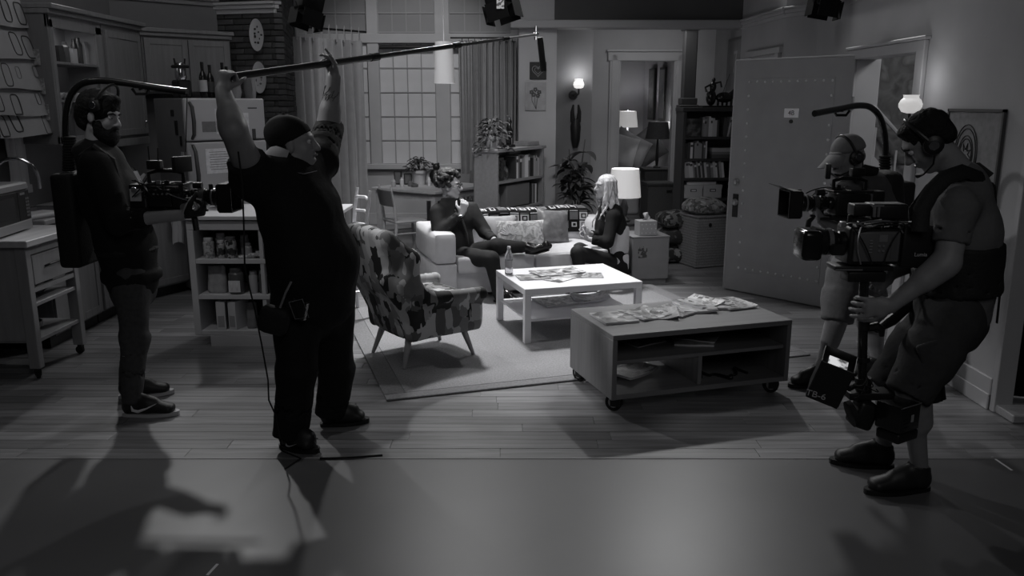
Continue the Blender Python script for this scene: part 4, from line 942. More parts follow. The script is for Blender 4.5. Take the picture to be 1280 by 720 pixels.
# ============================================================ TALL BOOKCASE IN THE RECESS
plz = .145
single('plinth', MB().bb(0, 1.0, 0, .42, 0, plz, .004), m_trim, 'white painted step under the tall dark bookcase', 'plinth', (2.22, 10.98, 0), .10)
TB = .10
tc = thing('bookcase', 'tall dark bookcase full of books beside the open steel door', 'bookcase', (2.24, 11.02, plz), TB)
def tk(x, y, z): return Vector((2.24, 11.02, plz))+RZ(TB)@Vector((x, y, z))
TW = .92; HTB = 1.60
for x in (0, TW-.04): obj('side_panel', MB().bb(x, x+.04, 0, .34, 0, HTB, .003), m_dwood, tc)
obj('top_board', MB().bb(-.015, TW+.015, -.012, .34, HTB, HTB+.05, .004), m_dwood, tc)
ZS = [.03, .43, .70, .955, 1.24]
for z in ZS: obj('shelf', MB().bb(.04, TW-.04, 0, .33, z, z+.035, .003), m_dwood, tc)
obj('back_panel', MB().bb(0, TW, .33, .34, 0, HTB), m_dwood, tc)
row_of_books(tk, TB, .27, .50, 1.276, .26, (.02, .032), 21, 0, .03, 'on the top shelf of the tall dark bookcase', 'books on the tall bookcase top shelf')
row_of_books(tk, TB, .55, .66, 1.276, .26, (.02, .03), 22, .18, .03, 'of the leaning books on the tall bookcase top shelf', 'leaning books on the tall bookcase')
row_of_books(tk, TB, .05, .36, .991, .24, (.018, .034), 23, 0, .03, 'on the second shelf of the tall dark bookcase', 'books on the tall bookcase second shelf')
row_of_books(tk, TB, .06, .62, .736, .23, (.018, .034), 24, -.14, .03, 'on the third shelf of the tall dark bookcase', 'books on the tall bookcase third shelf')
single('framed_photo', MB().bb(0, .20, 0, .01, 0, .23, .002), patterned('photo_print', [.02, .04, .15, .03], 9, 'noise', .3), 'dark picture of a pale figure on the top shelf left', 'picture', tk(.05, .05, 1.276), TB)
single('framed_photo', MB().bb(0, .13, 0, .01, 0, .22, .002), patterned('photo_print_pale', [.02, .5, .06, .3], 12, 'noise', .3), 'black and white picture on the top shelf right', 'picture', tk(.72, .05, 1.276), TB)
for i, (h, v, w_) in enumerate(((.05, .10, .34), (.035, .22, .32), (.05, .48, .30))):
    single('book', MB().bb(0, w_, 0, .2, 0, h, .002), mat('flat_book_%d' % i, v, .5), ['bottom dark book lying flat on the second shelf', 'middle grey book lying flat on the second shelf', 'top pale book lying flat on the second shelf'][i], 'book', tk(.42, .04, .991+sum((.05, .035, .05)[:i])), TB, 'flat books on the tall bookcase')
tf = thing('figurine', 'small dark figurine at the right of the third shelf', 'figurine', tk(.78, .08, .736), TB)
obj('body', MB().lathe([(.04, 0), (.03, .05), (.045, .10), (.02, .15)], (0, 0, 0), 12), m_black, tf); obj('head', MB().ell((0, 0, .175), (.03, .03, .032)), m_dark, tf)
for i in range(2):
    b = thing('archive_box', ['left', 'right'][i]+' white archive box on the fourth shelf of the tall bookcase', 'box', tk(.06+i*.265, .03, .466), TB, 'white archive boxes')
    obj('body', MB().bb(0, .25, 0, .25, 0, .17, .003), m_cream, b); obj('lid', MB().bb(-.004, .254, -.006, .25, .13, .176, .002), m_cream, b)
    obj('label_holder', MB().bb(.085, .165, -.012, -.006, .085, .12, .002), m_dark, b); obj('card', MB().bb(.095, .155, -.0135, -.012, .092, .112), m_paper, b)
single('book', MB().bb(0, .40, 0, .2, 0, .04, .003), m_paper, 'white flat album lying on the archive boxes', 'book', tk(.10, .05, .644), TB)
ty = thing('stuffed_toy', 'small plush animal beside the archive boxes', 'toy', tk(.72, .08, .466), TB)
obj('body', MB().ell((0, 0, .07), (.06, .05, .07)), m_dark, ty); obj('head', MB().ell((0, -.02, .16), (.045, .04, .04)), mat('plush', .10, .9), ty)
for s_ in (-1, 1): obj('ear', MB().ell((s_*.04, -.01, .19), (.018, .01, .018), 8, 6), m_dark, ty); obj('leg', MB().ell((s_*.05, -.05, .025), (.03, .04, .025), 8, 6), m_dark, ty)
sh = thing('sculpture', 'dark sculpture group of small riders on top of the tall bookcase', 'sculpture', tk(.28, .10, HTB+.05), TB)
obj('base', MB().bb(0, .62, 0, .2, 0, .025, .006), m_black, sh)
sx = MB(); sx.ell((.14, .1, .13), (.07, .05, .11)).ell((.16, .1, .27), (.045, .04, .07)).ell((.165, .1, .355), (.025, .025, .03)).tube([(.14, .1, .30), (.05, .08, .26), (.06, .06, .2)], .014, 6).tube([(.18, .1, .31), (.26, .1, .33), (.27, .08, .26)], .013, 6)
obj('tall_rider', sx, m_blackg, sh)
sx = MB(); sx.ell((.32, .1, .13), (.12, .06, .07)).tube([(.40, .1, .14), (.47, .1, .22), (.52, .1, .20)], [.05, .035, .025], 8)
for x in (.24, .30, .36, .42): sx.cyl((x, .1, .10), (x, .1, .02), .016, seg=7)
obj('mount', sx, m_blackg, sh); obj('small_rider', MB().ell((.53, .1, .10), (.06, .05, .09)).ell((.53, .1, .22), (.03, .03, .035)), m_blackg, sh)
obj('spear', MB().cyl((.30, .1, .2), (.37, .08, .43), .004, seg=5), m_dark, sh)
# square iron post behind the bookcase
pp = thing('support_post', 'dark square post rising behind the tall bookcase to the beam', 'post', (2.40, 11.60, 0))
obj('shaft', MB().bb(-.085, .085, -.085, .085, 0, 3.1, .012), mat('post_iron', .045, .5), pp)
obj('capital', MB().bb(-.13, .13, -.13, .13, 2.86, 2.95, .008).bb(-.11, .11, -.11, .11, 2.80, 2.86, .008), MATS['post_iron'], pp)
obj('collar', MB().bb(-.13, .13, -.13, .13, 1.70, 1.83, .01).bb(-.11, .11, -.11, .11, 1.83, 1.92, .01), MATS['post_iron'], pp)
# poster on the right recess wall
ps = thing('poster', 'tall framed grey poster with a pale numeral on the recess wall', 'poster', (3.048, 11.65, 2.30))
obj('frame', MB().bb(-.02, 0, -.42, .42, -.42, .42, .004), m_dark, ps); obj('print', MB().bb(-.024, -.02, -.38, .38, -.38, .38), mat('poster_grey', .10, .5, nz=.2, sc=4), ps)
lettering('7', .42, frameM(Vector((3.0225, 11.62, 2.38)), (0, -1, 0), (0, 0, 1)), mat('numeral_grey', .22, .6), ps)
obj('caption_band', MB().bb(-.027, -.024, -.34, .34, -.34, -.28), mat('numeral_grey', .22, .6), ps)
# basket with cushion, stack of blankets
bkx = thing('wicker_basket', 'square woven basket standing behind the steel door', 'basket', (2.10, 9.30, 0), .35)
m_wick = mat('wicker', .20, .7, nz=.3, sc=90, bump=.5, bsc=120)
obj('body', MB().bb(0, .42, 0, .42, 0, .58, .012), m_wick, bkx); 
wv = MB()
for j in range(18): wv.bb(-.004, .424, -.004, .424, .02+j*.031, .034+j*.031)
obj('weave_bands', wv, mat('wicker_pale', .25, .7, nz=.3, sc=120), bkx, kind='stuff')
obj('lid', MB().bb(-.01, .43, -.01, .43, .58, .605, .006), m_wick, bkx); obj('clasp', MB().ell((.16, -.015, .50), (.02, .015, .025), 8, 6), m_black, bkx)
cu = thing('cushion', 'patterned folded cushion lying on the woven basket', 'cushion', (2.20, 9.55, .60), .35)
s = SDF((-.3, -.28, -.02), (.36, .3, .24), .014); s.ball((.03, 0, .075), (.24, .21, .07), e=3); s.ball((.02, .02, .13), (.19, .17, .06), e=2.6, k=.02)
put('cover', s.mesh('cover', patterned('kilim', [.06, .18, .30, .10, .22], 26, 'voronoi', .9, distort=.03), .008, 16, 3), cu, world=False)
PATW = [patterned('blanket_print_%d' % i, c, sc_, 'voronoi', .95, distort=.03) for i, (c, sc_) in enumerate((([.02, .14, .03, .22], 18), ([.03, .20, .06, .10, .02], 14), ([.015, .12, .04, .2], 22)))]
for i in range(3):
    b = thing('folded_blanket', ['bottom', 'middle', 'top'][i]+' patterned blanket of the stack beside the woven basket', 'blanket', (1.92, 9.78, .005+i*.205), .3, 'stacked patterned blankets')
    s = SDF((-.28, -.25, -.02), (.30, .25, .25), .014); s.ball((0, 0, .10), (.20+.015*(i == 1), .19, .10), e=2.8); s.cone((-.15, -.14, .09), (.16, -.15, .10), .07, .08, k=.02)
    put('fabric', s.mesh('fabric', PATW[i], .010, 15, i), b, world=False)
# ============================================================ BEDROOM
bd = thing('bed', 'bed seen through the bedroom doorway', 'bed', (1.50, 14.0, 0))
obj('mattress', rbox(MB(), (.2, .45, .45), (.9, 1.0, .9), .06), m_cream, bd)
for i, (x, y, z, a, v, lb) in enumerate(((.33, -.12, .72, .5, .2, 'large grey bed pillow standing upright in the bedroom'), (.60, .10, .80, -.6, .10, 'dark pillow leaning right of the large bed pillow'), (.12, -.30, .62, .3, .33, 'pale pillow low at the left of the bedroom doorway'))):
    t = thing('pillow', lb, 'pillow', (1.62+x, 14.0+y, .90)); obj('cover', pillow(MB(), (0, 0, .20), .62, .58, .18, RY(a)@RX(-.4)), mat('pillow_%d' % i, v, .85, nz=.08, sc=8), t)
ns = thing('nightstand', 'dark wooden nightstand with lamp in the bedroom', 'nightstand', (2.12, 13.32, 0))
obj('cabinet', MB().bb(0, .52, 0, .42, .0, .80, .01), m_dwood, ns); obj('tabletop', MB().bb(-.02, .54, -.02, .44, .80, .83, .006), m_dwood, ns)
tr = thing('trunk', 'dark wicker hamper just inside the bedroom doorway', 'hamper', (2.0, 12.2, 0), .1)
obj('body', MB().bb(0, .42, 0, .4, 0, .66, .01), mat('dark_wicker', .05, .7, nz=.3, sc=80), tr); obj('lid', MB().bb(-.01, .43, -.01, .41, .66, .70, .006), m_dwood, tr)
obj('handle_slot', MB().bb(.28, .36, -.004, 0, .56, .60), m_black, tr)
def shade_lamp(label, loc, r0, r1, h, hb, ms, base, power):
    t = thing('table_lamp', label, 'lamp', loc); obj('shade', MB().lathe([(r0, hb), (r1, hb+h)], (0, 0, 0), 28, cap=False).lathe([(r0-.003, hb), (r1-.003, hb+h)], (0, 0, 0), 28, cap=False), ms, t)
    obj('lamp_base', MB().lathe([(.06, 0), (.065, .015), (.02, .04), (.03, .12), (.015, hb), (.008, hb+h*.6)], (0, 0, 0), 14), base, t)
    obj('finial', MB().ell((0, 0, hb+h+.02), (.012, .012, .018), 8, 6), base, t); obj('spider', MB().cyl((-r1, 0, hb+h-.01), (r1, 0, hb+h-.01), .003, seg=4), base, t)
    lamp('bedroom_lamp_light', 'POINT', (loc[0], loc[1], loc[2]+hb+h*.55), None, power, .05); return t
bt2 = thing('bedside_table', 'small bedside table behind the bed', 'table', (1.90, 15.15, 0)); obj('tabletop', MB().bb(-.2, .3, -.18, .18, 1.06, 1.10, .004), m_dwood, bt2); obj('cabinet', MB().bb(-.17, .27, -.16, .16, 0, 1.06), m_dwood, bt2)
shade_lamp('lit white shade lamp at the left in the bedroom', (2.06, 15.05, 1.10), .185, .15, .28, .33, mat('lit_shade_bedroom', .8, .8, emis=.33), m_ceram, 9)
shade_lamp('dark shade lamp in the bedroom doorway', (2.34, 13.5, .83), .20, .155, .27, .46, mat('dark_shade', .05, .9, nz=.2, sc=60), m_dark, 4)
shl = thing('wall_light', 'small lit half-bowl light on the bedroom wall', 'lamp', (2.60, 14.0, 1.52)); obj('bowl', MB().lathe([(.005, -.10), (.05, -.05), (.075, .03), (.07, .03)], (0, 0, 0), 18), mat('lit_bowl', .8, .4, emis=.6), shl)
lamp('bedroom_bowl_light', 'POINT', (2.56, 13.9, 1.64), None, 3, .03)
ang = math.atan2(13.02-15.6, 2.78-2.42)
for i, (t, w_, m1, m2, lb) in enumerate(((.22, .34, m_dark, patterned('kimono_print', [.04, .12, .06], 8, 'noise'), 'left tall framed print on the bedroom side wall'), (.45, .30, m_black, mat('pale_print', .22, .5, nz=.1, sc=5), 'middle tall print in a black frame in the bedroom'), (.74, .40, m_trim, mat('grey_print', .16, .5, nz=.2, sc=5, stretch=(1, 4, .5)), 'right tall pale framed print in the bedroom'))):
    q = Vector((2.42, 15.6, 0)).lerp(Vector((2.78, 13.02, 0)), t); f = thing('picture', lb, 'picture', (q.x-.012, q.y, 2.0), ang, 'tall bedroom prints')
    obj('frame', MB().bb(-w_/2, w_/2, -.03, 0, -.44, .44, .004), m1, f); obj('print', MB().bb(-w_/2+.035, w_/2-.035, -.034, -.03, -.40, .40), m2, f)
# ============================================================ KITCHEN: base cabinets
XF = -3.52
def cabinet_door(parent, P, w_, h_, ang=0, knob=None, mm=m_cab, handle=True):
    """shaker door: local x along the width, front at local -y"""
    d = obj('door', MB().bb(0, w_, -.012, 0, 0, h_, .002).bb(0, .06, -.02, -.012, 0, h_, .002).bb(w_-.06, w_, -.02, -.012, 0, h_, .002).bb(.06, w_-.06, -.02, -.012, 0, .06, .002).bb(.06, w_-.06, -.02, -.012, h_-.06, h_, .002), mm, parent, P, ang)
    if handle: obj('knob', MB().lathe([(.006, 0), (.006, .012), (.014, .02), (.010, .026)], (w_*.86 if knob is None else knob[0], -.02, h_*.86 if knob is None else knob[1]), 12, R=RX(math.pi/2)), m_chrome, d)
    return d
NTC = m_cab
def base_cabinet(label, loc, rz, w_, h_=.96, doors=2, drawer=False):
    c = thing('base_cabinet', label, 'cabinet', loc, rz, 'kitchen base cabinets')
    obj('carcass', MB().bb(0, w_, 0, .56, .10, h_, .003), m_cabs, c); obj('toe_kick', MB().bb(0, w_, .05, .5, 0, .10), m_black, c)
    n = doors; dw = (w_-.02)/n
    for i in range(n): cabinet_door(c, (.01+i*dw, -.001, .12), dw-.008, h_-.15)
    return c
# along the left wall fronts face +x: rotate by +90 degrees
for i, (ya, wd, lb) in enumerate(((6.16, .74, 'kitchen base cabinet nearest the wooden trolley'), (6.92, .74, 'kitchen base cabinet behind the left camera operator'))):
    base_cabinet(lb, (XF, ya, 0), math.pi/2, wd)
base_cabinet('kitchen base cabinet in the corner left of the fridge', (XF, 7.68, 0), math.radians(62), .62, doors=1)
wt = MB(); wt.bb(-4.1, XF+.03, 6.14, 6.42, .96, 1.0, .006).bb(-4.1, XF+.03, 6.98, 7.9, .96, 1.0, .006).bb(-4.1, -4.02, 6.42, 6.98, .96, 1.0).bb(XF-.05, XF+.03, 6.42, 6.98, .96, 1.0)
wt.prism([(0, 0)], 0) if False else None
p4 = [(-4.1, 7.9), (XF+.03, 7.66), (-3.22, 8.22), (-3.5, 8.42), (-4.0, 8.8), (-4.1, 8.8)]
V = [(x, y, z) for z in (.96, 1.0) for x, y in p4]; n = len(p4); wt.add(V, [tuple(range(n))[::-1], tuple(range(n, 2*n))]+[(i, (i+1) % n, n+(i+1) % n, n+i) for i in range(n)])
single('worktop', wt, mat('worktop_wood', .26, .4, nz=.1, sc=4, stretch=(6, .8, 6)), 'long kitchen worktop under the left wall cabinets', 'worktop')
sk = thing('sink', 'steel kitchen sink set in the worktop beneath the side window', 'sink', (-3.8, 6.7, 0))
obj('basin', MB().bb(-.22, .22, -.28, .28, .80, .82).bb(-.22, -.21, -.28, .28, .80, 1.0).bb(.21, .22, -.28, .28, .80, 1.0).bb(-.22, .22, -.28, -.27, .80, 1.0).bb(-.22, .22, .27, .28, .80, 1.0), m_steel, sk)
obj('rim', MB().bb(-.24, .24, -.30, -.27, 1.0, 1.008, .003).bb(-.24, .24, .27, .30, 1.0, 1.008, .003).bb(-.24, -.21, -.3, .3, 1.0, 1.008, .003).bb(.21, .24, -.3, .3, 1.0, 1.008, .003), m_chrome, sk)
fc = thing('faucet', 'tall arched chrome faucet over the kitchen sink', 'faucet', (-3.86, 6.22, 1.0), .35)
obj('spout', MB().tube([(-.02, 0, 0), (-.02, 0, .26)]+[(.13-.15*math.cos(a), 0, .30+.15*math.sin(a)) for a in np.linspace(0, math.pi, 12)]+[(.28, 0, .22)], .014, 10), m_chrome, fc)
obj('base', MB().lathe([(.03, 0), (.028, .03), (.016, .05)], (-.02, 0, 0), 14), m_chrome, fc); obj('lever', MB().tube([(-.02, 0, .06), (-.02, -.06, .09)], .008, 6), m_chrome, fc)
sb = thing('soap_dispenser', 'small chrome topped soap dispenser under the faucet arch', 'soap dispenser', (-3.72, 6.25, 1.0)); obj('bottle', MB().lathe([(.03, 0), (.032, .02), (.03, .10), (.012, .13)], (0, 0, 0), 14), mat('soap_glass', .35, .2), sb); obj('pump', MB().cyl((0, 0, .13), (0, 0, .17), .006, seg=6).cyl((0, 0, .17), (.04, 0, .17), .005, seg=6), m_chrome, sb)
single('folded_towel', rbox(MB(), (0, 0, .02), (.34, .2, .04), .018), m_cream, 'folded towel on the edge of the sink', 'towel', (-3.64, 6.30, 1.0), 1.3)
# upper cabinets
uc = thing('wall_cabinet', 'open fronted wall cabinet with lit shelves over the worktop', 'cabinet', (-3.75, 6.98, 0), math.pi/2)
m_in = mat('cabinet_inside', .42, .6)
obj('end_panel', MB().bb(0, .03, 0, .345, 1.52, 2.56, .003), m_cabs, uc); obj('face_frame', MB().bb(.03, .08, 0, .02, 1.56, 2.52).bb(.80, .90, 0, .02, 1.56, 2.52).bb(.0, .90, 0, .02, 2.46, 2.56).bb(0, .90, 0, .02, 1.52, 1.58), m_cab, uc)
obj('interior', MB().bb(.03, .9, .325, .345, 1.52, 2.56).bb(.88, .9, .02, .33, 1.52, 2.5).bb(.03, .9, .02, .33, 1.52, 1.54).bb(.03, .9, .02, .33, 2.5, 2.52), m_in, uc)
for z in (1.86, 2.17): obj('shelf', MB().bb(.03, .88, .01, .32, z, z+.022, .002), m_cab, uc)
lamp('cabinet_strip_light', 'AREA', (-3.88, 7.42, 2.49), (-3.95, 7.42, 1.6), .8, .25)
uc2 = thing('wall_cabinet', 'closed wall cabinet between the open shelf and the fridge corner', 'cabinet', (-3.75, 7.89, 0), math.pi/2, 'closed wall cabinets')
obj('carcass', MB().bb(0, .80, 0, .345, 1.52, 2.56, .002), m_cabs, uc2); cabinet_door(uc2, (.02, -.001, 1.55), .74, .96, knob=(.66, .12)); obj('light_rail', MB().bb(0, .8, -.01, .02, 1.45, 1.52, .003), m_cab, uc2)
corn = MB()
corn.bb(-.01, 1.72, -.03, .345, 2.56, 2.60, .006).bb(-.01, 1.75, -.06, .345, 2.60, 2.64, .006); single('cornice', corn, m_cab, 'wooden cornice along the top of the left wall cabinets', 'cornice', (-3.75, 6.98, 0), math.pi/2)
uf = thing('wall_cabinet', 'double door wall cabinet above the fridge', 'cabinet', (-3.75, 8.71, 0), math.radians(42), 'closed wall cabinets')
obj('carcass', MB().bb(0, .93, 0, .33, 1.95, 2.52, .002), m_cabs, uf)
for i in range(2): cabinet_door(uf, (.02+i*.45, -.001, 1.97), .44, .53, handle=False)
obj('cornice', MB().bb(-.02, .95, -.03, .33, 2.52, 2.56, .006).bb(-.02, .97, -.05, .33, 2.56, 2.60, .006), m_cab, uf)
for i, (z) in enumerate((2.22, 1.99, 1.78)):
    t = thing('wall_tile', ['top', 'middle', 'bottom'][i]+' small decorated tile on the end of the wall cabinet', 'tile', (-3.90+.012*i, 6.978, z), 0, 'decorated tiles'); obj('tile', MB().bb(-.065, .065, -.012, 0, -.065, .065, .004), patterned('tile_print_%d' % i, [.30, .16, .34, .22], 22+3*i, 'noise', .4, distort=.03), t)
# spice bottles and boxes on the open shelf
r6 = random.Random(9); x = .10; k = 0
items = []
while x < .80:
    w_ = r6.uniform(.05, .085); items.append((x, w_)); x += w_+.008
for k, (x, w_) in enumerate(items):
    tall = r6.uniform(.12, .24); v = r6.choice([.02, .05, .15, .4, .08]); y = 6.98+x+w_/2
    nm = 'spice_jar' if k % 3 else 'tea_box'
    mb = MB().lathe([(w_*.45, 0), (w_*.48, .01), (w_*.48, tall*.75), (w_*.28, tall*.85), (w_*.28, tall)], (0, 0, 0), 12) if k % 3 else MB().bb(-w_/2, w_/2, -w_/2, w_/2, 0, tall)
    single(nm, mb, mat('spice_%d' % int(v*100), v, .25), '%s %s on the upper open kitchen shelf' % (place(k, len(items)), 'jar' if k % 3 else 'box'), 'jar' if k % 3 else 'box', (-3.88, y, 2.193), 0, 'jars and boxes on the open kitchen shelf')
for k in range(5): single('bowl', MB().lathe([(.03, 0), (.055, .04), (.06, .06), (.054, .06), (.03, .012)], (0, 0, 0), 16), m_ceram, '%s white bowl on the middle open kitchen shelf' % place(k, 5), 'bowl', (-3.9, 7.14+k*.15, 1.883), 0, 'white bowls on the open shelf')
# roman shade on the side window
m_cloth = mat('shade_cloth', .26, .85, nz=.06, sc=8, bump=.1, bsc=120); m_line = mat('shade_line_dark', .03, .8); m_line2 = mat('shade_line_grey', .13, .8)
rs = thing('roman_shade', 'folded fabric window shade printed with rounded rectangles over the kitchen window', 'window shade', (-4.03, 6.2, 1.5))
tz = [2.95, 2.72, 2.47, 2.22, 1.99, 1.79, 1.63]; r7 = random.Random(4)
for i in range(6):
    z1, z0 = tz[i], tz[i+1]-.03; out = .045
    fld = obj('fold', MB().grid(lambda u, v: (-3.99+.13*(2.95-(z1+(z0-z1)*v))/1.35+out*(v**.7)+.006*math.sin(17*u+i), 5.35+u*1.62+.01*i, z1+(z0-z1)*v+.008*math.sin(11*u+2*i)), 24, 5, .004), m_cloth, rs, world=True)
    pr = MB()
    for k in range(9):
        if r7.random() < .12: continue
        yc = 5.45+k*.185+r7.uniform(-.03, .03); big = r7.random() < .6; hw, hh = (.055, .085) if big else (.028, .045); zc = (z0+z1)/2+r7.uniform(-.04, .03); pr.mi = 0 if big else 1
        a = r7.uniform(-.12, .12); pts = []
        for q in range(21):
            t = q/20*2*math.pi; cx_ = abs(math.cos(t))**.5*math.copysign(1, math.cos(t))*hw; cz_ = abs(math.sin(t))**.5*math.copysign(1, math.sin(t))*hh
            zz = zc+cz_; v = min(1, max(0, (z1-zz)/(z1-z0))); yy = yc+cx_+a*cz_; pts.append((-3.99+.13*(2.95-zz)/1.35+out*(v**.7)+.006+.006*math.sin(17*(yy-5.35)/1.62+i), yy, min(z1-.01, max(z0+.01, zz))))
        pr.tube(pts, .0055 if big else .0035, 5, cap=False)
    obj('printed_outlines', pr, [m_line, m_line2], fld, world=True, kind='stuff')
obj('side_drape', curtain(MB(), (-4.06, 6.72, 0), (-4.06, 6.98, 0), 1.22, 1.62, 3, .012), m_cream, rs, world=True)
bushy('potted_plant', 'dark spiky houseplant on the kitchen window sill', (-3.98, 6.0, 1.20), .06, .10, .13, 40, 12, m_leaf, m_dark, (.10, .16), (.015, .025))
# trolley
tx0, tx1, ty0, ty1, tzh = -4.02, -3.235, 5.42, 6.06, .97
kt = thing('kitchen_trolley', 'pale wooden kitchen trolley on casters at the left edge', 'trolley', (tx1, ty0, 0))
L = lambda mb: mb
m_tr = mat('trolley_wood', .26, .45, nz=.08, sc=5, stretch=(6, 6, .7))
obj('tabletop', MB().bb(tx0-.05, tx1+.045, ty0-.05, 6.12, .925, .97, .005), mat('trolley_top_wood', .45, .4, nz=.14, sc=4, stretch=(6, .7, 6)), kt, world=True)
for x in (tx0, tx1-.075):
    for y in (ty0, ty1-.06): obj('leg', MB().bb(x, x+.075, y, y+.06, .075, .925, .004), m_tr, kt, world=True)
obj('front_panel', MB().bb(tx0+.07, tx1-.075, ty0+.012, ty0+.03, .27, .925), m_tr, kt, world=True)
obj('side_rail', MB().bb(tx1-.02, tx1-.004, ty0+.06, ty1-.06, .86, .925).bb(tx1-.03, tx1-.006, ty0+.06, ty1-.06, .60, .63), m_tr, kt, world=True)
dr = obj('drawer', MB().bb(tx1-.28, tx1-.001, ty0+.07, ty1-.07, .65, .85, .004), m_tr, kt, world=True)
obj('handle', MB().tube([(tx1, 5.63, .755), (tx1+.022, 5.65, .765), (tx1+.028, 5.74, .77), (tx1+.022, 5.83, .765), (tx1, 5.85, .755)], .008, 8), m_black, dr, world=True)
for z in (.50, .25): 
    obj('shelf', MB().bb(tx0+.02, tx1-.01, ty0+.03, ty1-.03, z, z+.028, .003), m_tr, kt, world=True)
for x, y, a in ((tx1-.035, ty0+.03, .7), (tx1-.035, ty1-.03, 1.4), (tx0+.035, ty0+.03, .2)):
    c = obj('caster', MB().bb(-.016, .016, -.016, .016, .055, .075).bb(-.018, -.013, -.015, .02, .02, .06).bb(.013, .018, -.015, .02, .02, .06), m_black, kt, (x-tx1, y-ty0, 0), a)
    obj('wheel', MB().cyl((-.011, .008, .031), (.011, .008, .031), .03, seg=18), m_rubber, c)
for i, (y, z, v, rr) in enumerate(((5.60, .528, .45, .10), (5.80, .528, .3, .09), (5.62, .278, .05, .11))):
    single('bowl', MB().lathe([(rr*.5, 0), (rr, .05), (rr, .08), (rr*.94, .08), (rr*.45, .01)], (0, 0, 0), 20), mat('bowl_%d' % i, v, .3), ['pale bowl on the upper trolley shelf', 'second mixing bowl behind it on the upper trolley shelf', 'dark pan on the lower trolley shelf'][i], 'bowl', (-3.42, y, z))
mw = thing('microwave', 'microwave oven with a dark door standing on the wooden trolley', 'microwave', (-3.40, 5.34, .97), math.radians(97))
obj('housing', MB().bb(0, .60, .01, .40, .012, .34, .01), mat('microwave_shell', .22, .4), mw); obj('front_frame', MB().bb(0, .60, -.012, .012, .012, .075, .004).bb(0, .60, -.012, .012, .285, .34, .012), mat('microwave_shell', .22, .4), mw)
obj('door', MB().bb(0, .42, -.010, .01, .078, .283, .002), m_black, mw); obj('window', MB().bb(.05, .37, -.013, -.010, .11, .255, .001), mat('smoked_glass', .018, .25), mw)
cpn = obj('control_panel', MB().bb(.425, .60, -.010, .01, .078, .283, .002), m_black, mw)
for i in range(6):
    for j in range(2): obj('button', MB().bb(-.010, .010, -.003, 0, -.007, .007), mat('button_grey', .13, .5), cpn, (.545+j*.028, -.010, .105+i*.024))
obj('display', MB().bb(.46, .53, -.012, -.010, .255, .27), mat('display_grey', .18, .3), mw)
for x in (.05, .55): obj('foot', MB().bb(x-.02, x+.02, .05, .09, 0, .012).bb(x-.02, x+.02, .30, .34, 0, .012), m_rubber, mw)
# ============================================================ FRIDGE
FA = math.radians(48); fr = thing('refrigerator', 'light two door refrigerator with paper notes in the kitchen corner', 'refrigerator', (-3.09, 8.0, 0), FA)
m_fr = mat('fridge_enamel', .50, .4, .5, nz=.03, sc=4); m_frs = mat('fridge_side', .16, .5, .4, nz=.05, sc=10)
def fk(x, y, z): return Vector((-3.09, 8.0, 0))+RZ(FA)@Vector((x, y, z))
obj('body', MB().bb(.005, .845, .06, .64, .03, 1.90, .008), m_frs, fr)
obj('feet', MB().bb(.03, .09, .1, .55, 0, .03).bb(.76, .82, .1, .55, 0, .03), m_black, fr)
d1 = obj('door', MB().bb(0, .85, 0, .055, 1.50, 1.90, .014), m_fr, fr); d2 = obj('door', MB().bb(0, .85, 0, .055, .06, 1.485, .014), m_fr, fr)
m_hd = mat('handle_grey', .06, .4)
obj('handle', MB().tube([(.05, 0, 1.86), (.05, -.045, 1.82), (.05, -.06, 1.68), (.05, -.045, 1.56), (.05, 0, 1.52)], [.015, .018, .02, .018, .015], 8), m_hd, d1)
obj('handle', MB().tube([(.05, 0, 1.46), (.05, -.045, 1.40), (.05, -.065, 1.18), (.05, -.045, .98), (.05, 0, .94)], [.015, .018, .022, .018, .015], 8), m_hd, d2)
obj('badge', MB().bb(.66, .76, -.003, 0, 1.80, 1.81), m_black, d1)
for i, (x0, x1, z0, z1, v, lb, nm) in enumerate(((.16, .34, 1.58, 1.68, .12, 'small photo strip on the fridge freezer door', 'photo'), (.30, .44, 1.56, 1.80, .42, 'tall white note on the freezer door', 'note'), (.52, .66, 1.56, 1.76, .48, 'bright white note right on the freezer door', 'note'), (.17, .48, 1.18, 1.42, .55, 'large handwritten sheet on the lower fridge door', 'note'), (.69, .73, 1.50, 1.60, .04, 'narrow dark magnet at the right of the freezer door', 'magnet'))):
    single('paper_'+nm if nm != 'magnet' else 'fridge_magnet', MB().bb(-(x1-x0)/2, (x1-x0)/2, -.004, -.001, -(z1-z0)/2, (z1-z0)/2), mat('note_%d' % i, min(.85, v*1.6), .7, nz=.12, sc=30), lb, nm, fk((x0+x1)/2, -.0005, (z0+z1)/2), FA)
sc2 = MB()
for i in range(8): sc2.bb(-.12+.01*(i % 2), .08+.03*(i % 3)-.02, -.006, -.0045, .085-i*.024, .089-i*.024)
nt_ = single('note_writing', sc2, m_line2, 'lines of handwriting on the large fridge sheet', 'note', fk(.325, -.0005, 1.30), FA); 
for i, (y, z, w_, h_, lb) in enumerate(((.20, 1.62, .05, .14, 'black clip magnet on the fridge side'), (.13, 1.50, .035, .09, 'smaller black magnet low on the fridge side'), (.26, 1.76, .06, .06, 'dark leaf magnet high on the fridge side'), (.12, 1.36, .05, .07, 'pale round magnet on the fridge side'))):
    single('fridge_magnet', MB().bb(-.008, -.001, -w_/2, w_/2, -h_/2, h_/2, .002), m_black if i < 3 else m_cream, lb, 'magnet', fk(.004, y, z), FA)
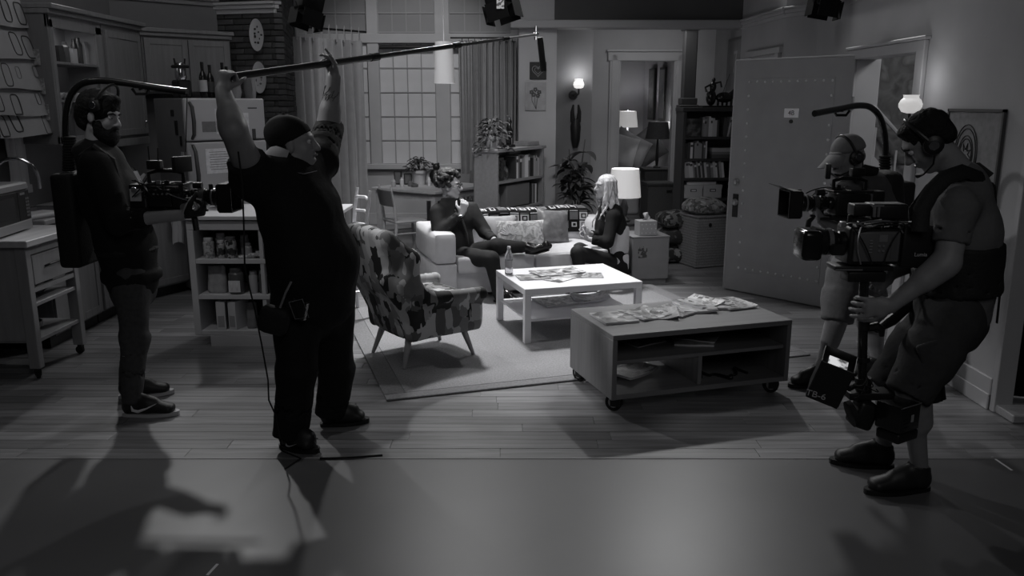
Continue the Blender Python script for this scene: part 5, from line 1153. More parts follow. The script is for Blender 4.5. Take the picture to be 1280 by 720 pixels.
# bottles and vases on the fridge
cf = thing('coffee_maker', 'black and chrome coffee maker on the left of the fridge top', 'coffee maker', fk(.10, .22, 1.901), FA)
obj('body', MB().bb(-.07, .07, -.07, .07, 0, .17, .015), m_blackg, cf); obj('jug', MB().lathe([(.045, .17), (.055, .20), (.05, .30), (.035, .33)], (0, 0, 0), 16), m_chrome, cf); obj('band', MB().bb(-.06, .06, -.075, .075, .28, .31, .01), m_black, cf)
for s_ in (-1, 1): obj('ear_handle', MB().tube([(s_*.045, 0, .31), (s_*.055, 0, .37)], .010, 6), m_black, cf)
def wine(label, loc, h=.31, lab=.5, r=.037):
    t = thing('wine_bottle', label, 'bottle', loc, 0, 'wine bottles on the fridge')
    obj('glass', MB().lathe([(r*.9, 0), (r, .01), (r, h*.58), (r*.8, h*.66), (r*.38, h*.76), (r*.36, h*.97), (r*.42, h*.98), (r*.40, h)], (0, 0, 0), 16), mat('bottle_dark_glass', .012, .12, .5), t)
    obj('paper_band', MB().lathe([(r+.001, h*.18), (r+.001, h*.50)], (0, 0, 0), 16, cap=False), mat('wine_paper_%d' % int(lab*100), lab, .6), t); obj('foil', MB().lathe([(r*.40, h*.80), (r*.45, h), (0.002, h+.001)], (0, 0, 0), 12, cap=False), m_black, t)
for i, (x, y, h, lab, lb) in enumerate(((.27, .12, .34, .45, 'wine bottle with a white band right of the coffee maker'), (.40, .22, .32, .06, 'all dark wine bottle second along the fridge top'), (.47, .10, .34, .55, 'wine bottle with the palest band in the row'), (.58, .22, .31, .12, 'dim wine bottle fourth along the fridge top'), (.66, .20, .32, .10, 'dark wine bottle last in the row by the vases'))): wine(lb, fk(x, y, 1.901), h, lab)
for i, (x, y, r, h, v, lb) in enumerate(((.58, .05, .05, .20, .28, 'glass vase beside the raised hand on the fridge'), (.70, .04, .045, .28, .14, 'taller grey vase at the right on the fridge top'), (.79, .10, .035, .26, .34, 'slim pale vase at the right end of the fridge top'))):
    single('vase', MB().lathe([(r*.7, 0), (r, h*.3), (r*.8, h*.7), (r, h), (r*.9, h)], (0, 0, 0), 18), mat('vase_%d' % i, v, .2), lb, 'vase', fk(x, y, 1.901))
# plates on the bricks
for i, (x, z, lb) in enumerate(((.80, 2.58, 'upper decorated oval plate hanging on the brick chimney'), (.80, 2.13, 'lower decorated oval plate hanging on the brick chimney'))):
    q = CL.lerp(CK, x); a = math.atan2((CK-CL).y, (CK-CL).x); t = thing('wall_plate', lb, 'plate', (q.x+.012, q.y-.04, z), a, 'plates on the brick chimney')
    Rp = RX(math.pi/2); pmb = MB().lathe([(.002, .022), (.06, .020), (.085, .024), (.105, .034), (.108, .034), (.09, .014), (.05, 0), (.002, 0)], (0, 0, 0), 30, R=Rp); pmb.V = [(v[0]*.82, v[1], v[2]*1.58) for v in pmb.V]
    obj('dish', pmb, mat('plate_glaze', .48, .3), t)
    pd = MB(); r8 = random.Random(i)
    for k in range(9): a2 = k*.7; rr = r8.uniform(.02, .08); pd.ell((rr*.75*math.cos(a2), -.024, rr*1.3*math.sin(a2)), (r8.uniform(.006, .016), .002, r8.uniform(.006, .018)), 7, 4)
    obj('painted_motif', pd, m_line2 if i else m_line, t)
# counter clutter behind the left camera
kl = thing('kettle', 'pale electric kettle on the worktop behind the left camera', 'kettle', (-3.48, 7.62, 1.0), .4)
obj('body', MB().lathe([(.085, 0), (.09, .02), (.075, .18), (.055, .24), (.05, .25)], (0, 0, 0), 22), mat('kettle_shell', .45, .3), kl); obj('lid', MB().lathe([(.05, .25), (.03, .275), (.01, .29)], (0, 0, 0), 16), m_black, kl)
obj('handle', MB().tube([(-.06, 0, .22), (-.13, 0, .22), (-.14, 0, .12), (-.085, 0, .05)], .012, 8), m_black, kl); obj('spout', MB().tube([(.06, 0, .16), (.11, 0, .22)], [.02, .012], 8), mat('kettle_shell', .45, .3), kl)
for i, (u, v, y, w_, h_, g, nm, lb) in enumerate(((176, 214, 7.9, .16, .22, .16, 'storage_box', 'grey patterned canister box behind the kettle'), (190, 212, 8.0, .08, .15, .5, 'carton', 'small white carton right of the grey canister'), (206, 200, 8.1, .14, .10, .1, 'toaster', 'dark toaster near the fridge side'), (218, 196, 8.0, .05, .20, .45, 'recipe_book', 'pale book leaning beside the fridge'), (160, 190, 7.7, .10, .06, .5, 'crockery', 'stack of white crockery at the back of the worktop'))):
    q = atz(u, v+15, 1.0); single(nm, MB().bb(-w_/2, w_/2, -.05, .05, 0, h_+.05, .006), patterned('clutter_%d' % i, [g, g*.6, min(.8, g*1.3)], 12, 'noise', .5), lb, nm.replace('_', ' '), (q.x, min(q.y, 8.25), 1.001), .5)
tw = single('dish_towel', MB().grid(lambda u, v: (.14*u+.006*math.sin(12*v), .01*math.sin(14*u), -.42*v+.02*math.sin(4*u)), 8, 8, .006), m_cream, 'pale dish towel hanging from the cabinet left of the fridge', 'towel', (-3.30, 7.96, .93), 1.1)
# ============================================================ SHELF ISLAND
ix0, ix1, iy0, iy1 = -2.47, -1.36, 6.22, 6.72
isl = thing('kitchen_island', 'white kitchen island with open front shelves behind the boom operator', 'kitchen island', (ix0, iy0, 0))
m_is = mat('island_paint', .50, .5, nz=.03, sc=5)
ib = lambda *a, **k: obj(a[0], a[1], k.get('m', m_is), isl, world=True)
ib('worktop', MB().bb(ix0-.02, ix1+.02, iy0-.03, iy1+.25, .995, 1.025, .004), m=mat('island_top', .50, .4)); ib('top_rail', MB().bb(ix0, ix1, iy0, iy1, .915, .985, .003))
for x in (ix0, ix1-.05): ib('side_panel', MB().bb(x, x+.05, iy0, iy1, .09, .915, .003))
ib('divider', MB().bb(-1.93, -1.90, iy0+.01, iy1, .14, .915, .002))
for z in (.09, .375, .655): ib('shelf', MB().bb(ix0+.05, ix1-.05, iy0+.004, iy1-.02, z, z+.035, .002))
ib('back_panel', MB().bb(ix0, ix1, iy1-.02, iy1, .09, .99), m=m_dwood); ib('plinth', MB().bb(ix0+.12, ix1-.12, iy0-.005, iy1-.05, 0, .088)); ib('shadow_gap', MB().bb(ix0+.01, ix1-.01, iy0+.01, iy1, .985, .995), m=m_black)
def jar(nm, label, cat, x, y, z, r, h, v, lidv=None, grp='jars and packets in the kitchen island', kind='jar', pat=None):
    t = thing(nm, label, cat, (x, y, z), random.Random(int(x*1000)).uniform(-.3, .3), grp)
    if kind == 'jar': obj('body', MB().lathe([(r*.92, 0), (r, .008), (r, h*.78), (r*.75, h*.86)], (0, 0, 0), 18), pat or mat('jar_%d' % int(v*100), v, .25), t); obj('lid', MB().lathe([(r*.8, h*.85), (r*.82, h*.86), (r*.82, h), (r*.7, h+.003)], (0, 0, 0), 18), mat('lid_%d' % int((lidv or .5)*100), lidv or .5, .4), t)
    elif kind == 'bottle': obj('body', MB().lathe([(r*.92, 0), (r, .008), (r, h*.6), (r*.4, h*.75), (r*.35, h*.93)], (0, 0, 0), 14), pat or mat('jar_%d' % int(v*100), v, .2), t); obj('cap', MB().lathe([(r*.45, h*.92), (r*.45, h)], (0, 0, 0), 12), mat('lid_50', .5, .4), t)
    elif kind == 'box': obj('body', MB().bb(-r, r, -.09, .09, 0, h, .002), pat or mat('carton_%d' % int(v*100), v, .6), t); obj('printed_panel', MB().bb(-r*.7, r*.7, -.092, -.09, h*.1, h*.5), mat('ink_print', v*.55, .6), t)
    else:
        s = SDF((-r-.03, -.08, -.02), (r+.03, .08, h+.03), .010); s.slab((0, 0, .03), (0, 0, h-.02), (1, 0, 0), r, .045, r*.95, .008, k=.01, e=3); put('bag', s.mesh('bag', pat or mat('bag_%d' % int(v*100), v, .5, nz=.2, sc=20), .006, 25, int(abs(x)*99)), t, world=False)
pj = patterned('jar_print', [.5, .55, .18, .5], 40, 'noise', .3); pj2 = patterned('jar_dark_print', [.03, .4, .06, .3], 40, 'voronoi', .3)
Y1 = iy0+.07
z = .691
for a in ((.025, 'white supplement jar at the left of the island upper shelf', .042, .155, .5, .6, pj), (.085, 'white jar half hidden behind the first', .040, .175, .5, .6, None), (.12, 'small dark printed jar third on the upper shelf', .033, .135, .1, .55, pj2), (.195, 'glass jar of biscuits on the island upper shelf', .045, .165, .22, .12, pj2), (.27, 'grey jar behind the biscuit jar', .035, .16, .2, .3, None), (.325, 'small pale jar mid island upper shelf', .030, .11, .35, .2, None)):
    dy = .10 if 'behind' in a[1] else 0; jar('storage_jar', a[1], 'jar', ix0+.11+a[0], Y1+dy, z, a[2], a[3], a[4], a[5], pat=a[6])
jar('storage_jar', 'tall clear jar at the back left of the island upper shelf', 'jar', ix0+.10, Y1+.25, z, .05, .20, .05, .2); jar('oil_bottle', 'tall dark oil bottle on the island upper shelf', 'bottle', ix0+.50, Y1+.12, z, .032, .24, .03, kind='bottle')
jar('sauce_bottle', 'slim white capped bottle right of the oil bottle', 'bottle', ix0+.565, Y1+.05, z, .024, .17, .45, kind='bottle')
for k in range(3): single('snack_bar', rbox(MB(), (0, 0, .012), (.13, .05, .024), .008), patterned('wrapper', [.5, .6, .2, .55], 30, 'noise', .3), '%s of three white wrapped snack bars on the island shelf' % place(k, 3), 'snack', (ix0+.43+.06*k, Y1-.02+.012*k, z+.001+.012*k), .4-.5*k, 'snack bars')
jar('cereal_tub', 'printed white tub by the operator on the island upper shelf', 'tub', ix0+.72, Y1+.06, z, .05, .20, .4, .5, pat=pj)
z = .411
jar('bread_bag', 'bagged loaf at the left of the island middle shelf', 'bag', ix0+.17, Y1+.03, z, .075, .225, .32, kind='bag'); jar('sauce_jar', 'large sauce jar with a white printed front on middle shelf', 'jar', ix0+.33, Y1, z, .058, .20, .10, .08); 
for k, (x, v, h) in enumerate(((.455, .40, .17), (.53, .07, .18), (.59, .05, .17), (.655, .5, .20))): jar('storage_jar', ['pale jar right of the large sauce jar', 'dark jar mid island middle shelf', 'second dark jar on island middle shelf', 'white jar by the operator on middle shelf'][k], 'jar', ix0+x, Y1+.02, z, .034, h, v, .35)
single('jar_front', MB().bb(-.045, .045, 0, .002, .02, .11).ell((-.02, -.003, .065), (.009, .003, .03), 8, 5).ell((.02, -.003, .065), (.009, .003, .03), 8, 5), m_paper, 'white paper front of the large sauce jar', 'paper', (ix0+.33, Y1-.0615, z))
z = .126
for k in range(2): jar('food_carton', ['left', 'right'][k]+' tall white food carton on the island bottom shelf', 'carton', ix0+.19+k*.125, Y1+.04, z, .034, .225, .55, kind='box')
for k, (x, v) in enumerate(((.42, .18), (.56, .16), (.64, .13), (.71, .17))): jar('flour_bag', '%s paper bag on the island bottom shelf' % place(k, 4), 'bag', ix0+x, Y1+.03, z, .042, .22, v, kind='bag')
wb = single('mixing_bowl', MB().lathe([(.06, 0), (.13, .06), (.15, .11), (.145, .11), (.05, .01)], (0, 0, 0), 26), m_ceram, 'white bowl on the kitchen island behind the matte box', 'bowl', (-2.35, 6.75, 1.026))
single('cutting_board', MB().bb(-.2, .2, -.14, .14, 0, .02, .006), m_birch, 'wooden cutting board on the kitchen island', 'board', (-1.75, 6.5, 1.026), .2)
# ============================================================ STUDIO LAMPS OVERHEAD, TAPE MARKS, CABLE
m_lb = mat('lamp_black', .006, .9, .1)
def fresnel(label, p, tgt, s=1.0):
    d = (Vector(tgt)-Vector(p)).normalized(); q = d.to_track_quat('-Y', 'Z'); t = thing('studio_lamp', label, 'studio lamp', p, 0, 'studio lamps overhead', rot=q.to_euler())
    obj('housing', rbox(MB(), (0, 0, 0), (.22*s, .24*s, .22*s), .03*s), m_lb, t); obj('lens', MB().lathe([(.085*s, 0), (.08*s, .02), (.04*s, .03)], (0, -.12*s, 0), 20, R=RX(math.pi/2)), mat('lamp_lens', .02, .4), t)
    for a in range(4):
        Rm = RY(a*math.pi/2); obj('barn_door', MB().box(Rm@Vector((0, 0, .14*s))+Vector((0, -.19*s, 0)), (.2*s if a % 2 == 0 else .006, .16*s, .006 if a % 2 == 0 else .2*s), R=None), m_lb, t)
    obj('yoke', MB().tube([(-.13*s, 0, 0), (-.13*s, 0, .2*s), (.13*s, 0, .2*s), (.13*s, 0, 0)], .01*s, 6), m_black, t); return t
fresnel('black studio lamp hanging above the left curtain', at(388, 0, 8.5), (-2.6, 8.0, 0), 1.0); fresnel('black studio lamp above the right curtain with a white sticker', at(622, -12, 8.5), (.6, 8.2, 0), 1.1); fresnel('black studio lamp at the right above the door', at(1036, -14, 7.6), (2.3, 7.6, 0), .9)
single('sticker', MB().bb(-.04, .04, -.002, .002, -.05, .05), patterned('sticker_print', [.5, .6, .08, .55], 40, 'voronoi', .6), 'white sticker hanging under the studio lamp', 'sticker', at(626, 4, 8.3), .2)
for i, (u0, v0, u1, v1, lb) in enumerate(((1240, 571, 1265, 588, 'short white tape mark on the stage floor at the right'), (259, 719, 272, 705, 'white tape mark at the bottom edge of the stage floor'))):
    a, b = atz(u0, v0), atz(u1, v1); d = b-a; single('tape_mark', MB().bb(-d.length/2, d.length/2, -.006, .006, 0, .001), mat('white_tape', .7, .6), lb, 'tape', (a+b)/2, math.atan2(d.y, d.x))
# ============================================================ PEOPLE: helpers
m_skin = mat('skin', .22, .5, .35, nz=.05, sc=30, bump=.03, bsc=90); m_skin_f = mat('skin_fair', .42, .5, .35, nz=.03, sc=30)
m_tee_b = mat('black_cotton', .010, .85, .2, bump=.25, bsc=16); m_trs_b = mat('black_twill', .009, .8, .2, bump=.25, bsc=14)
m_jean = mat('jeans_denim', .06, .85, .2, nz=.15, sc=40, bump=.3, bsc=18); m_tee_g = mat('grey_cotton', .11, .85, .2, nz=.06, sc=60, bump=.25, bsc=16)
m_shorts = mat('shorts_cloth', .04, .85, .2, nz=.08, sc=30, bump=.3, bsc=16); m_shorts_g = mat('shorts_grey_cloth', .13, .85, .2, nz=.08, sc=30, bump=.3, bsc=16)
m_hair = mat('dark_hair', .012, .8, .15, bump=.7, bsc=60); m_web = mat('black_webbing', .012, .7, .3, bump=.2, bsc=80)
m_eye = mat('eye_white', .5, .2); m_iris = mat('eye_iris', .02, .1); m_lip = mat('lip', .14, .45)
def V3(v): return np.array(v, float)
def unit(v): v = np.array(v, float); return v/np.linalg.norm(v)
def head_frame(fwd, up):
    f = unit(fwd); u = np.array(up, float); u = unit(u-f*(u@f)); r = np.cross(f, u); return r, f, u      # right, forward, up
def head_sdf(s, c, fwd, up, k=1.0, ears=True, jaw=1.0, mouth_open=0.0):
    r, f, u = head_frame(fwd, up); R = np.stack([r, f, u], 1); P = lambda x, y, z: V3(c)+(r*x+f*y+u*z)*k
    q = lambda *a: [x*k for x in a]
    s.ball(P(0, -.014, .028), q(.074, .094, .088), R, k=.02); s.ball(P(0, .028, -.040), q(.056*jaw, .060, .074), R, k=.025)
    s.ball(P(0, .062, -.094), q(.026*jaw, .022, .018), R, k=.02); s.ball(P(0, .070, .036), q(.052, .018, .014), R, k=.018)
    for sx in (-1, 1):
        s.ball(P(sx*.036, .058, -.022), q(.020, .020, .022), R, k=.02); s.ball(P(sx*.033, .096, .012), q(.014, .014, .010), R, op='sub')
        s.cone(P(sx*.050*jaw, -.0, -.062), P(sx*.018, .058, -.092), .018*k, .014*k, k=.02)
        if ears: s.ball(P(sx*.076, -.008, -.004), q(.009, .020, .033), R, k=.008); s.ball(P(sx*.080, -.002, -.020), q(.007, .010, .012), R, k=.006)
    s.cone(P(0, .082, .024), P(0, .108, -.022), .009*k, .014*k, k=.010)
    for sx in (-1, 1): s.ball(P(sx*.012, .096, -.026), q(.009, .010, .008), R, k=.008)
    s.ball(P(0, .086, -.048), q(.024, .010, .007), R, k=.008); s.ball(P(0, .084, -.062-mouth_open*.014), q(.022, .011, .008), R, k=.008)
def face_parts(root, c, fwd, up, k=1.0, hairm=None, brows=True):
    r, f, u = head_frame(fwd, up); P = lambda x, y, z: Vector(V3(c)+(r*x+f*y+u*z)*k); R = Matrix(np.stack([r, f, u], 1).tolist())
    for sx in (-1, 1):
        e = obj('eye', MB().ell(P(sx*.032, .072, .012), (.0125*k,)*3, 12, 8), m_eye, root, world=True); obj('iris', MB().ell(P(sx*.032, .0815, .011), (.0055*k, .0045*k, .0055*k), 8, 6, R=R), m_iris, e, world=True)
        if brows: obj('eyebrow', MB().tube([P(sx*.016, .091, .030), P(sx*.034, .089, .036), P(sx*.052, .073, .030)], [.004*k, .005*k, .003*k], 6), hairm or m_hair, root, world=True)
    obj('lips', MB().tube([P(-.022, .083, -.055), P(-.008, .0955, -.052), P(.008, .0955, -.052), P(.022, .083, -.055)], [.003*k, .006*k, .006*k, .003*k], 6), m_lip, root, world=True)
def hand_sdf(s, wrist, d, pn, curl=.3, thumb=1, k=1.0, curls=None, tcurl=None, spread=.0, splay=0.0):
    """d: direction of the fingers, pn: side the palm faces; thumb: +1/-1 = which side of the palm"""
    d = unit(d); pn = np.array(pn, float); pn = unit(pn-d*(pn@d)); sd = np.cross(d, pn)*thumb; w0 = V3(wrist)
    s.slab(w0, w0+d*.03*k, sd, .024*k, .018*k, .032*k, .015*k, k=.015); s.slab(w0+d*.025*k, w0+d*.080*k, sd, .034*k, .015*k, .038*k, .013*k, k=.012)
    tips = []
    for i in range(4):
        L = (.072, .082, .076, .060)[i]*k; cu = (curls[i] if curls else curl); p = w0+d*.080*k+sd*(.029-.0195*i)*k; a = .10*cu; v = d+sd*(1.5-i)*spread*.12; v = unit(v)
        rr = (.0088, .0090, .0086, .0078)[i]*k
        for j, fr in enumerate((.44, .31, .25)):
            a += cu*(1.35, 1.25, .9)[j]*.95; dr = unit(v*math.cos(a)+pn*math.sin(a)); q = p+dr*L*fr
            s.cone(p, q, rr*(1-.06*j), rr*(.95-.08*j), k=.004 if j else .008); p = q
        tips.append(p)
    tc = curl if tcurl is None else tcurl; b = w0+d*.028*k+sd*.026*k+pn*.006*k; v1 = unit(sd*.75+d*.65+pn*(.25+.9*tc)); q1 = b+v1*.042*k; v2 = unit(sd*(.35-.5*tc)+d*.85+pn*(.3+1.1*tc)); q2 = q1+v2*.034*k
    v3 = unit(v2+pn*.5*tc-sd*.5*tc); q3 = q2+v3*.024*k
    s.cone(b, q1, .016*k, .0115*k, k=.012); s.cone(q1, q2, .0108*k, .0096*k, k=.006); s.cone(q2, q3, .0096*k, .008*k, k=.004)
    return tips
def limb(s, a, b, ra, rb, k=.03, bulge=None):
    s.cone(a, b, ra, rb, k=k)
    if bulge: a, b = V3(a), V3(b); t, off, r = bulge; m = a+(b-a)*t+V3(off); s.cone(m-(b-a)*.12, m+(b-a)*.12, r, r*.9, k=.03)
def bounds(pts, m): P = np.array([list(p) for p in pts]); return P.min(0)-m, P.max(0)+m
def shoe(root, heel, toe, m_up, m_sole, k=1.0, mark=None, laces=True, label=None):
    """heel and toe on the floor; sole and laces are its parts"""
    h, t = V3(heel), V3(toe); z0 = h[2]; d = t-h; L = np.linalg.norm(d[:2])*1.0; d = unit([d[0], d[1], 0]); sd = np.cross(d, [0, 0, 1]); P = lambda y, x, z: h+d*y+sd*x+np.array([0, 0, z])
    s = SDF(np.minimum(h, t)-.08*k-.02, np.maximum(h, t)+np.array([.08, .08, .16])*k+.02, .008)
    s.slab(P(.045, 0, .055*k), P(.14*k, 0, .058*k), sd, .036*k, .045*k, .042*k, .046*k, k=.02); s.slab(P(.14*k, 0, .055*k), P(L-.05*k, .004, .040*k), sd, .042*k, .045*k, .045*k, .028*k, k=.02)
    s.cone(P(.055*k, 0, .06*k), P(.060*k, 0, .135*k), .040*k, .046*k, k=.02); s.slab(P(.09*k, 0, .10*k), P(.17*k, 0, .070*k), sd, .030*k, .034*k, k=.02); s.plane(P(0, 0, .014), (0, 0, -1)); s.plane(P(.05*k, 0, .120*k), (-.25*d[0], -.25*d[1], 1))
    o = put('shoe', s.mesh('shoe', m_up), root)
    if label: o['label'] = label
    so = MB(); outl = []
    for q in range(28):
        a = q/28*2*math.pi; y = L/2+L/2*math.cos(a); wv = (.036+.012*math.sin(math.pi*max(0, min(1, (y/L-.25)/.75))))*k*(abs(math.sin(a))**.7)*(1 if math.sin(a) >= 0 else -1); outl.append((y, wv))
    V = [P(y, x*.99, .001) for y, x in outl]+[P(y, x*1.03, .019*k+.006*(y/L > .85)) for y, x in outl]; n = 28
    so.add(V, [tuple(range(n)), tuple(range(n, 2*n))]+[(i, (i+1) % n, n+(i+1) % n, n+i) for i in range(n)]); obj('sole', so, m_sole, o, world=True)
    if laces:
        lm = MB()
        for j in range(4): y = (.12+.026*j)*k; z = (.112-.014*j)*k; lm.tube([P(y, -.024*k, z-.012), P(y+.006, 0, z+.002), P(y+.012, .024*k, z-.012)], .003*k, 5)
        obj('laces', lm, m_web, o, world=True)
    if mark:
        sgn, size, mm = mark; mb = MB(); pts = [(.0, .030), (.02, .018), (.05, .022), (.10, .052), (.115, .060)]
        mb.tube([P((.07+x*size)*k, sgn*(.0495)*k, (.025+z*size)*k) for x, z in [(0, .045), (.005, .022), (.03, .014), (.07, .028), (.12, .052)]], [.002, .009*size, .009*size, .005*size, .001], 6, flat=1, up=None); obj('side_mark', mb, mm, o, world=True)
    return o
def cloth(root, name, m, prims, h=.012, folds=.005, fsc=14, seed=0, pts=None, planes=(), margin=.30, **tags):
    lo, hi = bounds(pts, margin); s = SDF(lo, hi, h)
    for p in prims:
        kind, a, kw = p[0], p[1], (p[2] if len(p) > 2 else {}); getattr(s, kind)(*a, **kw)
    for p, n in planes: s.plane(p, n)
    return put(name, s.mesh(name, m, folds, fsc, seed), root, **tags)
def headset(root, c, fwd, up, k=1.0, side=1, mic=True, pad=.1, hr=.105):
    r, f, u = head_frame(fwd, up); P = lambda x, y, z: Vector(V3(c)+(r*x+f*y+u*z)*k)
    hs = obj('headset', MB().tube([P(hr*.94*math.cos(a), -.005+.02*math.sin(a), .0+(.128)*math.sin(a)) for a in np.linspace(0, math.pi, 15)], .0085*k, 8), m_black, root, world=True)
    R = Matrix(np.stack([-u, f, r], 1).tolist())
    for sx in (-1, 1):
        mb = MB(); a, b = P(sx*.072, -.006, -.004), P(sx*.108, -.006, -.004); mb.tube([a, a.lerp(b, .3), a.lerp(b, .75), b], [.036*k, .041*k, .038*k, .024*k], 20); cup = obj('ear_cup', mb, m_black, hs, world=True)
    obj('cup_ring', MB().tube([P(side*.1065, -.006, -.004), P(side*.110, -.006, -.004)], [.022*k, .018*k], 18), m_chrome, hs, world=True)
    if mic: obj('microphone_boom', MB().tube([P(side*.10, 0, -.02), P(side*.095, .04, -.065), P(side*.06, .092, -.085), P(side*.03, .112, -.082)], [.005*k, .004*k, .004*k, .012*k], 8), m_black, hs, world=True)
    return hs
def spine(s_or_list, secs, side, extra=0.0, k=.05, flat_first=False):
    out = []
    for (a, wa, da), (b, wb, db) in zip(secs[:-1], secs[1:]):
        out.append(('slab', (a, b, side, wa+extra, da+extra, wb+extra, db+extra), dict(k=k, e=2.2)))
    return out
def body(root, J, secs, side, hd, hands, skin, h=.009, arm=(.050, .042, .027), leg=(.085, .060, .042), feet=True, headkw={}, name='body'):
    allp = [p for p in J.values()]+[hd[0]]+[h_[0] for h_ in hands]; lo, hi = bounds(allp, .22); s = SDF(lo, hi, h)
    for kind, a, kw in spine(None, secs, side, -.012): s.slab(*a, **kw)
    s.cone(J['neck'], V3(hd[0])+(-unit(hd[1])*.02-unit(hd[2])*.06), .062*hd[3], .056*hd[3], k=.04); head_sdf(s, *hd, **headkw)
    for q in 'RL':
        if 'sh'+q in J:
            s.cone(secs[-1][0], J['sh'+q], .06, arm[0]*1.1, k=.05); limb(s, J['sh'+q], J['el'+q], arm[0], arm[1], .03); limb(s, J['el'+q], J['wr'+q], arm[1], arm[2], .02, (.25, (0, 0, 0), arm[1]*1.02))
        if 'hi'+q in J:
            s.cone(secs[0][0], J['hi'+q], .09, leg[0], k=.05); limb(s, J['hi'+q], J['kn'+q], leg[0], leg[1], .04); limb(s, J['kn'+q], J['an'+q], leg[1]*.92, leg[2], .03, (.28, J.get('calf'+q, (0, 0, 0)), leg[1]*.95))
            if 'to'+q in J: s.slab(J['an'+q], J['to'+q], np.cross(unit(V3(J['to'+q])-V3(J['an'+q])), [0, 0, 1]), .032, .032, .035, .018, k=.02)
    for h_ in hands: hand_sdf(s, *h_[:3], **h_[3])
    return put(name, s.mesh(name, skin), root)
def ank(h, t, k=1.1): d = V3(t)-V3(h); d = unit([d[0], d[1], 0]); return Vector(V3(h)+d*.058*k+np.array([0, 0, .115]))
def person(label, loc, grp=None): return thing('person', label, 'person', loc, 0, grp)
def vlerp(a, b, t): a, b = V3(a), V3(b); return a+(b-a)*t
def hair_cap(root, c, fwd, up, k, m, balls, cuts, folds=.004, fsc=60, name='hair', h=.008, seed=1, faceclip=True):
    r, f, u = head_frame(fwd, up); R = np.stack([r, f, u], 1); P = lambda x, y, z: V3(c)+(r*x+f*y+u*z)*k
    s = SDF(V3(c)-.22*k, V3(c)+.22*k, h)
    for (x, y, z, a, b, d) in balls: s.ball(P(x, y, z), [a*k, b*k, d*k], R, k=.02)
    for (x, y, z, a, b, d) in cuts: s.ball(P(x, y, z), [a*k, b*k, d*k], R, op='sub')
    return put(name, s.mesh(name, m, folds, fsc, seed), root)
HB = [(0, -.020, .040, .084, .100, .088)]      # plain skull-hugging hair
HC = [(0, .105, -.030, .075, .085, .085), (0, .02, -.150, .11, .14, .11)]
# ============================================================ BOOM OPERATOR
bo = person('large man in black t-shirt, black trousers and backwards cap holding up a boom pole', atz(392, 555))
J = dict(neck=at(366, 212, 4.42), shR=at(318, 224, 4.26), elR=at(292, 163, 4.06), wrR=at(279, 114, 4.27), shL=at(398, 204, 4.60), elL=at(410, 163, 4.86), wrL=at(417, 97, 4.85),
         hiR=at(370, 376, 4.36), hiL=at(412, 376, 4.52), knR=at(372, 462, 4.28), knL=at(420, 458, 4.58), anR=ank(atz(350, 558), atz(399, 566)), anL=ank(atz(400, 533), atz(462, 527)))
sideA = unit([-.62, -.78, 0])
secsA = [(at(392, 372, 4.45), .215, .19), (at(392, 325, 4.42), .225, .20), (at(374, 262, 4.42), .205, .165), (at(360, 224, 4.42), .19, .115)]
hdA = (at(369, 181, 4.42), (.97, .02, .05), (-.05, 0, 1), 1.10)
pA, pB = Vector((-1.438, 4.3, 1.982)), Vector((.181, 6.5, 2.36)); pd = (pB-pA).normalized(); PT = lambda t: pA+(pB-pA)*t
body(bo, J, secsA, sideA, hdA, [(J['wrR'], unit(V3(PT(.0))-V3(J['wrR'])+[0.01, -.04, .03]), (.55, .85, .2), dict(curl=.95, thumb=-1, k=1.1)),
    (J['wrL'], unit(V3(PT(.255))-V3(J['wrL'])+[-.015, .0, .015]), (-.5, -.75, .3), dict(curl=.55, thumb=1, k=1.1, curls=[.25, .5, .8, .9], tcurl=.3))], m_skin, h=.0085, arm=(.082, .062, .040), leg=(.11, .08, .06), headkw=dict(jaw=1.2, mouth_open=1.0))
# black t-shirt: trunk and two sleeves
pts = [p for p in J.values()]
pr = spine(None, secsA, sideA, .014)+[('cone', (secsA[-1][0], J['neck'], .13, .075), dict(k=.05)),
    ('cone', (secsA[-1][0], J['shR'], .13, .105), dict(k=.06)), ('cone', (vlerp(secsA[-1][0], secsA[-2][0], .4), J['shR'], .14, .11), dict(k=.06)), ('slab', (J['shR'], vlerp(J['shR'], J['elR'], .42), (1, 0, 0), .100, .105, .100, .105), dict(k=.04, flat=True)),
    ('cone', (secsA[-1][0], J['shL'], .13, .10), dict(k=.06)), ('slab', (J['shL'], vlerp(J['shL'], J['elL'], 1.15), (1, 0, 0), .105, .105, .082, .085), dict(k=.04, flat=True)),
    ('slab', (secsA[0][0], V3(secsA[0][0])-[0, 0, .05], sideA, .215, .19, .22, .195), dict(k=.03, flat=True))]
tee = cloth(bo, 'tshirt', m_tee_b, pr, .012, .006, 12, 1, pts=pts)
pr = [('slab', (at(392, 362, 4.45), at(392, 385, 4.45), sideA, .19, .17, .19, .17), dict(k=.04))]
for q, hr, kr, ar in (('R', .135, .105, .095), ('L', .135, .105, .09)):
    pr += [('cone', (V3(J['hi'+q]), V3(J['kn'+q]), hr, kr), dict(k=.05)), ('slab', (V3(J['kn'+q]), V3(J['an'+q])-[0, 0, .045], (1, 0, 0), kr, kr, ar, ar*1.05), dict(k=.05, flat=True))]
cloth(bo, 'trousers', m_trs_b, pr, .013, .010, 11, 2, pts=pts)
m_bshoe = mat('black_sneaker', .016, .5, .4); m_msh = mat('mark_pale', .35, .5)
shoe(bo, atz(350, 558), atz(399, 566), m_bshoe, m_black, 1.15, (1, .5, m_msh)); shoe(bo, atz(400, 533), atz(462, 527), m_bshoe, m_black, 1.15)
